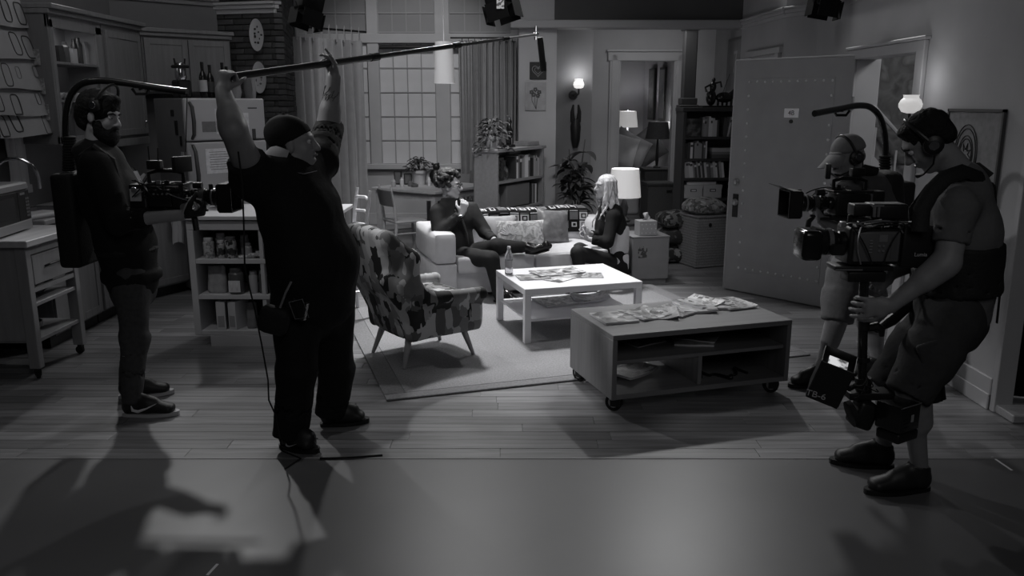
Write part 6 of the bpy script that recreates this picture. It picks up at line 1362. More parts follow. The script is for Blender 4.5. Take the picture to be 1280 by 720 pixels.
# cap worn backwards
r_, f_, u_ = head_frame(hdA[1], hdA[2]); Pc = lambda x, y, z: V3(hdA[0])+(r_*x+f_*y+u_*z)*1.10; Rh = np.stack([r_, f_, u_], 1)
s = SDF(V3(hdA[0])-.24, V3(hdA[0])+.26, .009); s.ball(Pc(0, -.020, .038), [.095, .115, .105], Rh); s.ball(Pc(0, -.05, .060), [.09, .10, .09], Rh, k=.03); s.plane(Pc(0, .02, .030), -u_*1.0+f_*.50); cap_ = put('cap', s.mesh('cap', m_tee_b), bo)
Rb = Matrix(np.stack([r_, f_, u_], 1).tolist())
def brim_pt(u, v):
    bd = unit(-f_*.86+r_*.50); bs = np.cross(bd, u_); a = (u-.5)*2.5
    return Vector(Pc(0, -.015, 0)+bd*((.080+.075*v)*math.cos(a)+.02)+bs*.098*math.sin(a)*(1-.08*v)+u_*(.005-.055*v-.03*(abs(u-.5)*2)**2))
bm_ = MB(); bm_.grid(lambda u, v: brim_pt(u, v), 14, 4, .005); obj('cap_brim', bm_, mat('brim_pale', .34, .8), cap_, world=True)
obj('cap_button', MB().ell(Pc(0, -.04, .148), (.01, .01, .006), 8, 5), m_tee_b, cap_, world=True)
hair_cap(bo, hdA[0], hdA[1], hdA[2], 1.10, m_hair, [(0, -.050, -.015, .076, .062, .060)], [(0, .09, 0, .2, .085, .2)])
face_parts(bo, hdA[0], hdA[1], hdA[2], 1.10, brows=False)
obj('necklace', MB().tube([at(362, 214, 4.30)+Vector((.0, 0, .0)), at(380, 217, 4.29), at(396, 213, 4.34)], .004, 5), m_chrome, bo, world=True)
obj('shirt_print', MB().bb(-.02, .02, -.003, 0, -.03, .03), mat('print_grey', .06, .7), bo, tuple(at(372, 278, 4.235)-Vector(bo.location)), -.25)
# tattoo on the raised forearm
tt = MB(); r9 = random.Random(3); e_, w9 = V3(J['elL']), V3(J['wrL'])
for k in range(16):
    t = .34+.5*r9.random(); rad = .060+(.037-.060)*t+.0025; ax = unit(w9-e_); sx = unit(np.cross(ax, [0, 1, 0])); sy = np.cross(ax, sx); pts2 = []; a0 = r9.uniform(-2.6, 0.2); t0 = t; L_ = r9.uniform(.04, .09)
    sg = 1 if (sy@np.array([0, -1, 0])) > 0 else -1
    for i in range(9): a = a0+.9*i/8+.3*math.sin(i); tt2 = t0+L_*math.sin(i*.9)*1.2; c = e_+(w9-e_)*tt2; rr = .0620+(.0385-.0620)*tt2; pts2.append(c+(sx*math.cos(a+math.pi/2)*1+sy*sg*math.cos(a))*rr/max(.001, math.hypot(math.cos(a+math.pi/2), math.cos(a))))
    tt.tube(pts2, .0028, 4)
obj('tattoo', tt, mat('tattoo_ink', .07, .6), bo, world=True)
obj('wrist_cord', MB().tube([V3(J['wrR'])+(V3(J['elR'])-V3(J['wrR']))*.12+np.array([.040*math.cos(a), .040*math.sin(a), .01*math.sin(a)]) for a in np.linspace(0, 6.28, 16)], .003, 5), m_black, bo, world=True)
# belt pack and pouch
pk = obj('wireless_pack', MB().box(at(374, 387, 4.16), (.085, .04, .11), R=RZ(-.3)@RY(.25), bev=.008), m_blackg, bo, world=True)
obj('pack_edge', MB().tube([at(361, 378, 4.13), at(378, 374, 4.13), at(386, 397, 4.13), at(369, 399, 4.13), at(361, 378, 4.13)], .0025, 4), m_steel, pk, world=True)
s = SDF(V3(at(343, 400, 4.15))-.16, V3(at(343, 400, 4.15))+.16, .01); s.ball(at(343, 400, 4.15), [.078, .04, .075], Matrix(RY(.25)), e=4); pch = put('belt_pouch', s.mesh('belt_pouch', m_web), bo)
obj('pouch_strap', MB().tube([at(350, 385, 4.12), at(357, 366, 4.13), at(364, 352, 4.14)], .006, 6), m_steel, pch, world=True)
# boom pole, microphone, cables
bp_ = thing('boom_pole', 'long telescopic boom pole with a shotgun microphone held overhead', 'boom pole', PT(-.005))
for i, (t0, t1, r) in enumerate(((-.005, .38, .0195), (.36, .66, .0150), (.64, .86, .0115), (.84, 1.0, .0085))): obj('pole_section', MB().cyl(PT(t0), PT(t1), r, seg=14), [mat('carbon_pole', .03, .3), mat('carbon_pole', .03, .3), mat('carbon_pole_grey', .07, .3), m_steel][i], bp_, world=True)
for t, r in ((.38, .024), (.66, .020), (.86, .016)): obj('collar', MB().cyl(PT(t-.012), PT(t+.012), r, seg=14), m_dark, bp_, world=True)
mt = obj('microphone_mount', MB().cyl(PT(1.0)+Vector((0, 0, -.04)), PT(1.0)+Vector((.0, 0, .06)), .014, .008, 10).ell(PT(1.0), (.022, .022, .022), 10, 8), m_chrome, bp_, world=True)
a = PT(1.0)+Vector((.03, .02, -.02)); obj('microphone', MB().tube([a, a+Vector((.005, .01, -.04)), a+Vector((.03, .03, -.24)), a+Vector((.032, .03, -.25))], [.020, .024, .024, .018], 14), m_black, bp_, world=True)
cb_ = MB(); w1 = V3(J['wrR'])
cb_.tube([PT(0.01), V3(PT(.01))+[.01, -.05, -.06], at(290, 140, 4.10), at(296, 175, 4.08), at(303, 230, 4.0), at(305, 290, 3.98), at(306, 335, 4.0), at(318, 385, 4.05), at(327, 430, 4.08), at(335, 475, 4.1), at(336, 500, 4.1), at(345, 520, 4.12), at(350, 548, 4.08), atz(352, 563, .006), atz(376, 573, .006), atz(356, 586, .006)], .0045, 6)
single('audio_cable', centre(cb_, PT(0.01)), m_rubber, 'thin black cable hanging from the boom pole to the floor', 'cable', PT(0.01))
single('floor_cable', MB().tube([atz(400, 573, .006), atz(440, 572, .006), atz(478, 569, .006)], .006, 6), m_rubber, 'short dark cable end lying on the floor edge strip', 'cable')
# ============================================================ LEFT CAMERA OPERATOR
lo_ = person('bearded man in black hoodie and jeans with a camera support rig at the left', atz(180, 515))
JB = dict(neck=at(122, 182, 4.95), shR=at(122, 206, 4.78), elR=at(146, 276, 4.72), wrR=at(226, 269, 4.66), shL=at(134, 203, 5.12), elL=at(168, 268, 5.18), wrL=at(218, 258, 5.08),
          hiR=at(163, 345, 4.87), hiL=at(168, 345, 5.04), knR=at(169, 420, 4.84), knL=at(168, 418, 5.05), anR=ank(atz(153, 520), atz(225, 518)), anL=ank(atz(148, 498), atz(218, 491)))
JB['calfR'] = JB['calfL'] = (-.02, 0, 0)
sideB = unit([.12, -.99, 0]); secsB = [(at(166, 348, 4.95), .155, .125), (at(158, 305, 4.95), .155, .135), (at(138, 245, 4.95), .18, .135), (at(127, 204, 4.95), .17, .10)]
hdB = (at(126, 146, 4.95), (.95, -.12, -.22), (.22, 0, .97), 1.08)
body(lo_, {k: v for k, v in JB.items()}, secsB, sideB, hdB, [(JB['wrR'], (.9, .15, .1), (-.1, .3, 1), dict(curl=.8, thumb=1, k=1.05)), (JB['wrL'], (.9, -.1, .0), (0, 0, 1), dict(curl=.8, thumb=-1))], mat('skin_pale', .32, .5, .35), h=.0095, arm=(.055, .045, .032), leg=(.08, .058, .045))
pts = list(JB.values())[:14]
pr = spine(None, secsB, sideB, .022)+[('cone', (secsB[-1][0], JB['neck'], .11, .072), dict(k=.04)), ('ball', (V3(JB['neck'])+[-.07, 0, -.03], [.075, .10, .06]), dict(k=.05)),
    ('cone', (JB['shR'], JB['elR'], .085, .075), dict(k=.05)), ('slab', (JB['elR'], vlerp(JB['elR'], JB['wrR'], .48), (0, 0, 1), .072, .068, .058, .052), dict(k=.04, flat=True)), ('cone', (JB['shL'], JB['elL'], .085, .07), dict(k=.05)), ('slab', (JB['elL'], JB['wrL'], (0, 0, 1), .065, .06, .05, .05), dict(k=.04, flat=True)),
    ('slab', (secsB[0][0], V3(secsB[0][0])+[.0, 0, -.0]+[0, 0, .05], sideB, .195, .17, .19, .17), dict(k=.03, flat=True))]
hd_ = cloth(lo_, 'hoodie', m_tee_b, pr, .012, .007, 13, 3, pts=pts); 
pr = [('slab', (at(166, 340, 4.95), at(167, 362, 4.95), sideB, .16, .125, .165, .13), dict(k=.03))]
for q in 'RL': pr += [('cone', (JB['hi'+q], JB['kn'+q], .105, .078), dict(k=.04)), ('slab', (JB['kn'+q], V3(JB['an'+q])-[0, 0, .035], (1, 0, 0), .078, .078, .060, .060), dict(k=.05, flat=True))]
cloth(lo_, 'jeans', m_jean, pr, .012, .008, 13, 4, pts=pts)
m_whs = mat('sole_white', .5, .6)
shoe(lo_, atz(153, 520), atz(225, 518), m_bshoe, m_whs, 1.12, (1, 1.1, mat('mark_white', .7, .5))); shoe(lo_, atz(148, 498), atz(218, 491), m_bshoe, m_whs, 1.1)
hair_cap(lo_, hdB[0], hdB[1], hdB[2], 1.08, m_hair, [(0, -.024, .045, .092, .112, .098), (0, -.075, .005, .078, .062, .090), (0, .040, .100, .058, .052, .034), (0, -.06, -.05, .06, .045, .05)], [(0, .135, -.020, .10, .078, .084), (.10, -.004, -.006, .034, .030, .036), (-.10, -.004, -.006, .034, .03, .036)], .008, 45)
hair_cap(lo_, hdB[0], hdB[1], hdB[2], 1.08, m_hair, [(0, .050, -.088, .062, .058, .050), (0, .062, -.112, .045, .045, .045), (.050, .022, -.052, .022, .034, .045), (-.050, .022, -.052, .022, .034, .045), (0, .094, -.042, .028, .014, .009)], [(0, .120, -.012, .05, .05, .026)], .005, 60, name='beard')
face_parts(lo_, hdB[0], hdB[1], hdB[2], 1.08)
headset(lo_, at(131, 132, 4.95), (.85, -.12, -.35), (.35, 0, .94), 1.05, 1, False)
for q in 'R': s = SDF(V3(JB['wrR'])-.12, V3(JB['wrR'])+.22, .008); hand_sdf(s, V3(JB['wrR'])+[.012, 0, 0], (.9, .15, .1), (-.1, .3, 1), curl=.8, thumb=1, k=1.28); put('work_glove', s.mesh('work_glove', m_web), lo_)
def smoothp(P, n=5):
    P = [Vector(p) for p in P]; out = []
    for i in range(len(P)-1):
        a, b, c, d = P[max(0, i-1)], P[i], P[i+1], P[min(len(P)-1, i+2)]
        for k in range(n): t = k/n; out.append(.5*((2*b)+(c-a)*t+(2*a-5*b+4*c-d)*t*t+(3*b-a-3*c+d)*t**3))
    return out+[P[-1]]
def arm_rig(label, base, backpts, tubepts, bel, hookpt, w_=.07):
    """spring arm camera support: back plate, bellows and bent overhead tube"""
    t = thing('support_rig', label, 'camera support', base); s = backpts
    obj('back_plate', rbox(MB(), (s[0]+s[1])/2, (w_, .30, abs(s[0].z-s[1].z)), .025), m_web, t, world=True)
    obj('overhead_tube', MB().tube(smoothp(tubepts), .020, 14), m_blackg, t, world=True)
    bl_ = MB(); a, b = bel; n = 13
    for i in range(n): c = Vector(a).lerp(Vector(b), i/(n-1)); bl_.tube([c+Vector((0, 0, -.010)), c+Vector((0, 0, -.004)), c+Vector((0, 0, .004)), c+Vector((0, 0, .010))], [.026, .036, .036, .026], 14)
    obj('bellows', bl_, m_rubber, t, world=True); obj('cable_hook', MB().tube([hookpt+Vector((-.05, 0, .01)), hookpt+Vector((-.03, 0, -.02)), hookpt+Vector((.03, 0, -.02)), hookpt+Vector((.05, 0, .01))], .009, 6).cyl(hookpt+Vector((0, 0, .03)), hookpt, .012, seg=8), m_blackg, t, world=True); return t
T = [at(84, 205, 5.0), at(82, 160, 5.0), at(84, 135, 5.0), at(90, 117, 5.0), at(102, 105, 4.99), at(122, 101, 4.98), at(150, 103, 4.96), at(190, 109, 4.92), at(234, 115, 4.88)]
lr = arm_rig('black back-mounted support rig arching over the bearded camera operator', atz(120, 515), (at(97, 330, 5.0), at(97, 215, 5.0)), T, (at(86, 212, 5.0), at(87, 172, 5.0)), at(176, 113, 4.94), .13)
obj('hip_belt', MB().tube([V3(secsB[1][0])+np.array([.150*math.cos(a), .172*math.sin(a), -.03]) for a in np.linspace(0, 2*math.pi, 22)], .026, 8, flat=1, cap=False), m_web, lr, world=True)
obj('shoulder_strap', MB().tube([at(100, 230, 4.86), at(103, 195, 4.80), at(118, 184, 4.78), at(140, 200, 4.80), at(150, 235, 4.80), at(150, 270, 4.79)], .022, 8), m_web, lr, world=True)
obj('suspension_cord', MB().tube([at(234, 116, 4.88), at(232, 190, 4.86)], .003, 5), m_black, lr, world=True)
# ============================================================ FRONT CAMERA OPERATOR (right)
fo = person('man in grey t-shirt, black vest and dark shorts operating a stabiliser camera at the right', atz(1118, 606))
JC = dict(neck=at(1203, 222, 3.78), shL=at(1196, 256, 3.60), elL=at(1184, 328, 3.55), wrL=at(1113, 382, 3.585), shR=at(1185, 248, 4.02), elR=at(1160, 318, 4.05), wrR=at(1112, 342, 3.92),
          hiL=at(1190, 398, 3.72), hiR=at(1178, 396, 3.92), knL=at(1138, 486, 3.66), knR=at(1110, 478, 3.92), anL=ank(atz(1162, 612), atz(1080, 617)), anR=ank(atz(1118, 585), atz(1036, 578)), calfL=(.03, 0, 0), calfR=(.03, 0, 0))
sideC = unit([-.12, -.99, 0]); secsC = [(at(1190, 388, 3.82), .17, .14), (at(1196, 345, 3.82), .165, .145), (at(1197, 288, 3.82), .19, .145), (at(1198, 246, 3.82), .185, .11)]
hdC = (at(1160, 177, 3.80), (-.68, .28, -.66), (-.62, .1, .78), 1.10)
body(fo, JC, secsC, sideC, hdC, [(JC['wrL'], (-.96, .03, -.10), (.0, 1, -.05), dict(curl=.4, thumb=1, k=1.22, spread=1.0, curls=[.38, .42, .46, .5])), (JC['wrR'], (-.6, .0, -.75), (-.4, -.6, .2), dict(curl=.6, thumb=1, k=1.05))], m_skin, h=.0072, arm=(.066, .056, .034), leg=(.10, .064, .038))
pts = list(JC.values())[:13]
pr = spine(None, secsC, sideC, .016)+[('cone', (secsC[-1][0], JC['neck'], .12, .078), dict(k=.05)), ('cone', (secsC[-1][0], JC['shL'], .11, .085), dict(k=.05)), ('slab', (JC['shL'], vlerp(JC['shL'], JC['elL'], .66), (1, 0, 0), .085, .082, .078, .070), dict(k=.04, flat=True)),
    ('cone', (secsC[-1][0], JC['shR'], .11, .085), dict(k=.05)), ('slab', (JC['shR'], vlerp(JC['shR'], JC['elR'], .7), (1, 0, 0), .085, .082, .08, .07), dict(k=.04, flat=True))]
cloth(fo, 'tshirt', m_tee_g, pr, .010, .004, 16, 5, pts=pts)
# vest with straps
vp = [(a, w_+.026, d_+.026) for a, w_, d_ in secsC]
pr = [('slab', (vlerp(vp[1][0], vp[0][0], .4), vlerp(vp[2][0], vp[1][0], .25), sideC, .222, .195, .222, .188), dict(k=.02, flat=True)), ('slab', (V3(vp[2][0])+[.125, 0, -.12], V3(vp[3][0])+[.095, 0, .035], sideC, .12, .045, .10, .040), dict(k=.03, e=4))]
vt = cloth(fo, 'support_vest', m_web, pr, .012, .004, 18, 6, pts=pts)
def strap(root, parent, pts, r=.020, m=m_web, fl=.35, up=None): return obj('strap', MB().tube(pts, r, 8, flat=fl, up=up), m, parent, world=True)
strap(fo, vt, [at(1150, 290, 3.55), at(1152, 262, 3.57), at(1164, 240, 3.60), at(1182, 222, 3.62), at(1206, 214, 3.64), at(1226, 222, 3.68), at(1238, 245, 3.72), at(1238, 290, 3.74), at(1234, 330, 3.74)], .036, up=(0, 0, 1))
strap(fo, vt, [at(1142, 300, 4.0), at(1140, 262, 4.02), at(1160, 236, 4.04), at(1190, 214, 4.04), at(1222, 210, 4.0), at(1236, 222, 3.98)], .030, up=(0, 0, 1))
strap(fo, vt, [at(1236, 330, 3.66), at(1246, 345, 3.66), at(1250, 365, 3.66), at(1248, 385, 3.66), at(1246, 404, 3.66)], .009)
obj('hip_pouch', rbox(MB(), at(1230, 345, 3.72), (.09, .14, .12), .03, R=RY(.3)), m_web, vt, world=True)
for z in (262, 282, 302): obj('buckle', MB().box(at(1240, z, 3.72), (.03, .04, .018), R=RY(.2), bev=.004), m_dark, vt, world=True)
pr = [('slab', (at(1190, 368, 3.82), at(1188, 402, 3.82), sideC, .18, .155, .19, .16), dict(k=.04))]
for q in 'LR': pr += [('cone', (JC['hi'+q], vlerp(JC['hi'+q], JC['kn'+q], .5), .135, .12), dict(k=.05)), ('slab', (vlerp(JC['hi'+q], JC['kn'+q], .4), vlerp(JC['hi'+q], JC['kn'+q], 1.10), (1, 0, 0), .125, .12, .105, .10), dict(k=.05, flat=True))]
sh_ = cloth(fo, 'shorts', m_shorts, pr, .012, .009, 13, 7, pts=pts)
obj('cargo_pocket', rbox(MB(), at(1168, 448, 3.60), (.13, .03, .17), .012, R=RY(-.35)), m_shorts, sh_, world=True)
single('hanging_jacket', centre(MB().grid(lambda u, v: at(1158+26*u+3*math.sin(6*v)+6*v*(1-u), 405+100*v-6*u*v, 3.70+.02*math.sin(9*u+2*v)+.03*u), 10, 12, .012), at(1170, 505, 3.7)), m_tee_b, 'dark cloth hanging from the front camera operator\'s belt', 'cloth', at(1170, 505, 3.7))
for q, (h_, t_) in (('L', (atz(1162, 612), atz(1080, 617))), ('R', (atz(1118, 585), atz(1036, 578)))):
    s_ = shoe(fo, h_, t_, m_bshoe, m_black, 1.12)
    stp = MB(); hh, tt2 = V3(h_), V3(t_); d = unit(tt2-hh); sd_ = np.cross(d, [0, 0, 1]); L_ = np.linalg.norm(tt2-hh)
    for j in range(5): stp.tube([hh+d*(.11+.022*j)-sd_*(-.050)+[0, 0, .032], hh+d*(.125+.022*j)-sd_*(-.047)+[0, 0, .06], hh+d*(.135+.022*j)-sd_*(-.032)+[0, 0, .080]], .0035, 4)
    obj('side_stripes', stp, mat('stripe_grey', .12, .5), s_, world=True)
hair_cap(fo, hdC[0], hdC[1], hdC[2], 1.10, m_hair, [(0, -.022, .042, .080, .097, .086), (0, .03, .098, .050, .042, .016), (0, -.065, -.012, .07, .045, .05)], [(0, .132, -.006, .10, .082, .086), (.10, .004, -.018, .04, .036, .04), (-.10, .004, -.018, .04, .036, .04)], .004, 60)
face_parts(fo, hdC[0], hdC[1], hdC[2], 1.10); headset(fo, hdC[0], hdC[1], hdC[2], 1.10, -1)
# ============================================================ THIRD CAMERA OPERATOR (behind)
to = person('man in pale cap, grey t-shirt and grey shorts operating a camera before the steel door', atz(1040, 478))
JD = dict(neck=at(1078, 222, 5.3), shL=at(1062, 240, 5.14), elL=at(1050, 292, 5.05), wrL=at(1026, 274, 4.98), shR=at(1090, 240, 5.48), elR=at(1060, 285, 5.5), wrR=at(1030, 270, 5.35),
          hiL=at(1056, 345, 5.22), hiR=at(1080, 345, 5.4), knL=at(1046, 400, 5.14), knR=at(1090, 404, 5.5), anL=ank(atz(1036, 481), atz(985, 484)), anR=ank(atz(1106, 470), atz(1060, 474)))
sideD = unit([.35, -.94, 0]); secsD = [(at(1068, 338, 5.32), .165, .13), (at(1076, 305, 5.32), .16, .135), (at(1084, 262, 5.32), .185, .14), (at(1082, 236, 5.32), .18, .105)]
hdD = (at(1058, 196, 5.28), (-.93, -.22, -.22), (-.2, 0, .97), 1.08)
body(to, JD, secsD, sideD, hdD, [(JD['wrL'], (-.35, .1, .9), (-.8, .3, -.1), dict(curl=.35, thumb=-1)), (JD['wrR'], (-.9, 0, .2), (0, 0, 1), dict(curl=.7, thumb=1))], m_skin, h=.010, arm=(.055, .045, .030), leg=(.09, .065, .045))
pts = list(JD.values())
pr = spine(None, secsD, sideD, .016)+[('cone', (secsD[-1][0], JD['neck'], .11, .075), dict(k=.05)), ('cone', (secsD[-1][0], JD['shL'], .11, .085), dict(k=.05)), ('slab', (JD['shL'], vlerp(JD['shL'], JD['elL'], .8), (1, 0, 0), .085, .082, .08, .07), dict(k=.04, flat=True)), ('slab', (JD['shR'], vlerp(JD['shR'], JD['elR'], .8), (1, 0, 0), .085, .082, .08, .07), dict(k=.04, flat=True))]
cloth(to, 'tshirt', mat('mid_grey_cotton', .075, .85, .2, nz=.06, sc=60, bump=.25, bsc=16), pr, .012, .005, 14, 8, pts=pts)
pr = [('slab', (at(1100, 300, 5.32), at(1098, 228, 5.32), sideD, .18, .11, .17, .08), dict(k=.04, e=3)), ('slab', (at(1080, 322, 5.32), at(1080, 296, 5.32), sideD, .185, .16, .19, .165), dict(k=.02, flat=True))]
vt2 = cloth(to, 'support_vest', m_web, pr, .012, .004, 18, 9, pts=pts); strap(to, vt2, [at(1064, 262, 5.12), at(1062, 240, 5.1), at(1068, 224, 5.1), at(1086, 215, 5.14)], .032, up=(0, 0, 1)) if False else None
strap(to, vt2, [at(1084, 268, 5.08), at(1070, 240, 5.10), at(1066, 222, 5.12), at(1080, 212, 5.16), at(1096, 216, 5.2)], .034, up=(0, 0, 1))
pr = [('slab', (at(1068, 328, 5.32), at(1067, 352, 5.32), sideD, .17, .145, .175, .15), dict(k=.04))]
for q in 'LR': pr += [('cone', (JD['hi'+q], vlerp(JD['hi'+q], JD['kn'+q], .5), .12, .11), dict(k=.05)), ('slab', (vlerp(JD['hi'+q], JD['kn'+q], .4), vlerp(JD['hi'+q], JD['kn'+q], 1.02), (1, 0, 0), .112, .11, .10, .098), dict(k=.05, flat=True))]
cloth(to, 'shorts', m_shorts_g, pr, .013, .008, 13, 10, pts=pts)
shoe(to, atz(1036, 481), atz(985, 484), m_bshoe, m_black, 1.1); shoe(to, atz(1106, 470), atz(1060, 474), m_bshoe, m_black, 1.1)
m_capg = mat('cap_beige', .16, .85, nz=.08, sc=30); r_, f_, u_ = head_frame(hdD[1], hdD[2]); Pd = lambda x, y, z: V3(hdD[0])+(r_*x+f_*y+u_*z)*1.08
s = SDF(V3(hdD[0])-.24, V3(hdD[0])+.26, .009); s.ball(Pd(0, -.018, .038), [.092, .112, .100], np.stack([r_, f_, u_], 1)); s.plane(Pd(0, 0, .030), -u_); cpd = put('cap', s.mesh('cap', m_capg), to)
obj('cap_brim', MB().grid(lambda u, v: Vector(Pd(.085*math.sin((u-.5)*2.6)*(1-.1*v), .045+(.045+.100*v)*math.cos((u-.5)*2.6), .034-.055*v-.014*(abs(u-.5)*2)**2)), 14, 4, .005), m_capg, cpd, world=True)
hair_cap(to, hdD[0], hdD[1], hdD[2], 1.08, mat('grey_hair', .10, .6, bump=.5, bsc=60), [(0, -.040, -.010, .079, .070, .052)], [(0, .09, 0, .2, .085, .2)])
face_parts(to, hdD[0], hdD[1], hdD[2], 1.08, brows=False); headset(to, hdD[0], hdD[1], hdD[2], 1.08, -1)
T = [at(1106, 212, 5.45), at(1107, 185, 5.45), at(1105, 163, 5.45), at(1099, 145, 5.43), at(1088, 134, 5.40), at(1072, 132, 5.36), at(1050, 136, 5.28), at(1018, 142, 5.15)]
rr_ = arm_rig('black support rig arching over the man in the pale cap', atz(1110, 470), (at(1118, 300, 5.45), at(1118, 225, 5.45)), T, (at(1106, 236, 5.45), at(1106, 196, 5.45)), at(1052, 140, 5.28), .12)
# ============================================================ SEATED MAN AND WOMAN
sm = person('curly haired man in dark suit seated cross-legged with hand on chin on the sofa', at(575, 330, 8.1))
JE = dict(neck=at(560, 252, 8.15), shR=at(547, 265, 8.0), elR=at(549, 292, 7.90), wrR=at(577, 267, 7.90), shL=at(589, 262, 8.28), elL=at(606, 290, 8.2), wrL=at(618, 300, 8.0),
          hiR=at(572, 320, 8.02), hiL=at(584, 318, 8.2), knR=at(614, 324, 7.72), knL=at(622, 308, 7.90), anR=at(625, 372, 7.62), anL=at(654, 309, 7.92))
sideE = unit([-.5, -.86, 0]); secsE = [(at(575, 322, 8.12), .165, .135), (at(570, 300, 8.12), .15, .125), (at(567, 275, 8.14), .175, .13), (at(566, 260, 8.14), .17, .10)]
hdE = (at(563, 233, 8.1), (.93, -.20, -.02), (.02, 0, 1), 1.05)
body(sm, JE, secsE, sideE, hdE, [(JE['wrR'], (.30, .15, .93), (-.3, .9, .1), dict(curl=.5, thumb=1, k=1.15)), (JE['wrL'], (.95, -.1, -.15), (0, 0, -1), dict(curl=.45, thumb=1, k=1.1))], m_skin_f, h=.010, arm=(.05, .042, .028), leg=(.085, .06, .042))
m_suit = mat('dark_suit', .020, .8, .3, bump=.2, bsc=16); m_suit2 = mat('dark_trousers', .013, .8, .3, bump=.2, bsc=14); pts = list(JE.values())
pr = spine(None, secsE, sideE, .020)+[('cone', (secsE[-1][0], JE['neck'], .11, .068), dict(k=.04))]
for q in 'RL': pr += [('cone', (JE['sh'+q], JE['el'+q], .078, .066), dict(k=.05)), ('slab', (JE['el'+q], vlerp(JE['el'+q], JE['wr'+q], .92), (1, 0, 0), .063, .060, .046, .044), dict(k=.03, flat=True))]
jk = cloth(sm, 'suit_jacket', m_suit, pr, .012, .006, 14, 11, pts=pts)
obj('lapel', MB().tube([at(568, 262, 7.96), at(578, 275, 7.94), at(584, 292, 7.92), at(586, 305, 7.92)], [.012, .022, .014, .006], 6, flat=.4), mat('lapel_cloth', .035, .7), jk, world=True)
pr = [('slab', (at(575, 316, 8.12), at(577, 326, 8.12), sideE, .17, .14, .17, .14), dict(k=.03))]
for q in 'RL': pr += [('cone', (JE['hi'+q], JE['kn'+q], .10, .078), dict(k=.04)), ('cone', (JE['kn'+q], vlerp(JE['kn'+q], JE['an'+q], .93), .074, .058), dict(k=.03))]
cloth(sm, 'suit_trousers', m_suit2, pr, .012, .005, 14, 12, pts=pts)
s = SDF(V3(JE['anL'])-.2, V3(JE['anL'])+.34, .009); a = V3(JE['anL'])
s.slab(a+[.03, 0, .0], a+[.10, -.01, -.015], (0, 1, 0), .045, .055, .045, .05, k=.02); s.slab(a+[.08, -.01, -.02], a+[.23, -.03, .015], (0, 1, 0), .046, .045, .040, .030, k=.02); s.cone(a+[.25, -.03, .02], a+[.22, -.03, .04], .03, .032, k=.02); sh2 = put('shoe', s.mesh('shoe', m_blackg), sm)
obj('sole', MB().tube([a+[.02, 0, -.055], a+[.12, -.01, -.062], a+[.25, -.03, -.022]], [.03, .035, .028], 8, flat=.35, up=(0, 0, 1)), m_black, sh2, world=True)
fR = V3(JE['anR']); shoe(sm, (fR[0]-.06, fR[1]+.03, .015), (fR[0]+.20, fR[1]-.10, .015), m_blackg, m_black, 1.05)
# curly hair: many small curls around the skull
r_, f_, u_ = head_frame(hdE[1], hdE[2]); Pe = lambda x, y, z: V3(hdE[0])+(r_*x+f_*y+u_*z)*1.05; s = SDF(V3(hdE[0])-.24, V3(hdE[0])+.24, .009); rc = random.Random(5); s.ball(Pe(0, -.030, .055), [.085, .095, .085], np.stack([r_, f_, u_], 1))
for k in range(150):
    th2, ph = rc.uniform(0, 6.28), rc.uniform(-.5, 1.5); x, y, z = .098*math.cos(ph)*math.cos(th2), -.03+.115*math.cos(ph)*math.sin(th2), .055+.105*math.sin(ph)
    if y > .045 and z < .085: continue
    s.ball(Pe(x, y, z), rc.uniform(.016, .026), k=.006)
put('hair', s.mesh('hair', mat('curly_hair', .035, .5, .4, nz=.4, sc=50, bump=.6, bsc=80), .003, 70, 2), sm); face_parts(sm, hdE[0], hdE[1], hdE[2], 1.05)
gl = obj('glasses', MB().tube([Vector(Pe(.078, .0, .014)), Vector(Pe(.062, .088, .016)), Vector(Pe(.055, .098, .016))], .003, 5).tube([Vector(Pe(-.078, .0, .014)), Vector(Pe(-.062, .088, .016)), Vector(Pe(-.055, .098, .016))], .003, 5), m_black, sm, world=True)
for sx in (-1, 1): obj('glasses_rim', MB().tube([Vector(Pe(sx*.032+.024*math.cos(a), .100, .010+.019*math.sin(a))) for a in np.linspace(0, 6.283, 17)], .0028, 5), m_black, gl, world=True)
obj('wristwatch', MB().tube([vlerp(JE['elR'], JE['wrR'], .90)+np.array([.036*math.cos(a), .036*math.sin(a), .012*math.cos(a)]) for a in np.linspace(0, 6.28, 14)], .008, 6), m_steel, sm, world=True)
sw_ = person('blonde woman in black jumper turned to the left on the right end of the sofa', at(760, 330, 8.35))
JF = dict(neck=at(760, 254, 8.4), shR=at(770, 270, 8.55), elR=at(757, 298, 8.45), wrR=at(735, 291, 8.25), shL=at(766, 272, 8.22), elL=at(760, 303, 8.08), wrL=at(736, 299, 8.10),
          hiR=at(762, 326, 8.5), hiL=at(766, 328, 8.3), knR=at(724, 312, 8.35), knL=at(722, 316, 8.05), anR=at(722, 356, 8.25), anL=at(728, 372, 7.95))
sideF = unit([.35, -.94, 0]); secsF = [(at(765, 328, 8.4), .155, .13), (at(766, 308, 8.4), .13, .11), (at(764, 284, 8.4), .15, .125), (at(763, 266, 8.4), .15, .09)]
hdF = (at(756, 234, 8.36), (-.92, -.30, .0), (0, 0, 1), 1.0)
body(sw_, JF, secsF, sideF, hdF, [(JF['wrR'], (-.75, -.1, .65), (-.2, -.9, .1), dict(curl=.75, thumb=-1, k=1.0)), (JF['wrL'], (-.9, .1, .2), (.0, .3, .9), dict(curl=.7, thumb=-1, k=1.0))], m_skin_f, h=.010, arm=(.042, .034, .024), leg=(.08, .055, .038), headkw=dict(jaw=.9))
m_jump = mat('black_jumper', .010, .9, .2, bump=.2, bsc=18); pts = list(JF.values())
pr = spine(None, secsF, sideF, .022)+[('slab', (secsF[0][0], V3(secsF[0][0])-[0, 0, .10], sideF, .18, .17, .20, .20), dict(k=.05, flat=True))]
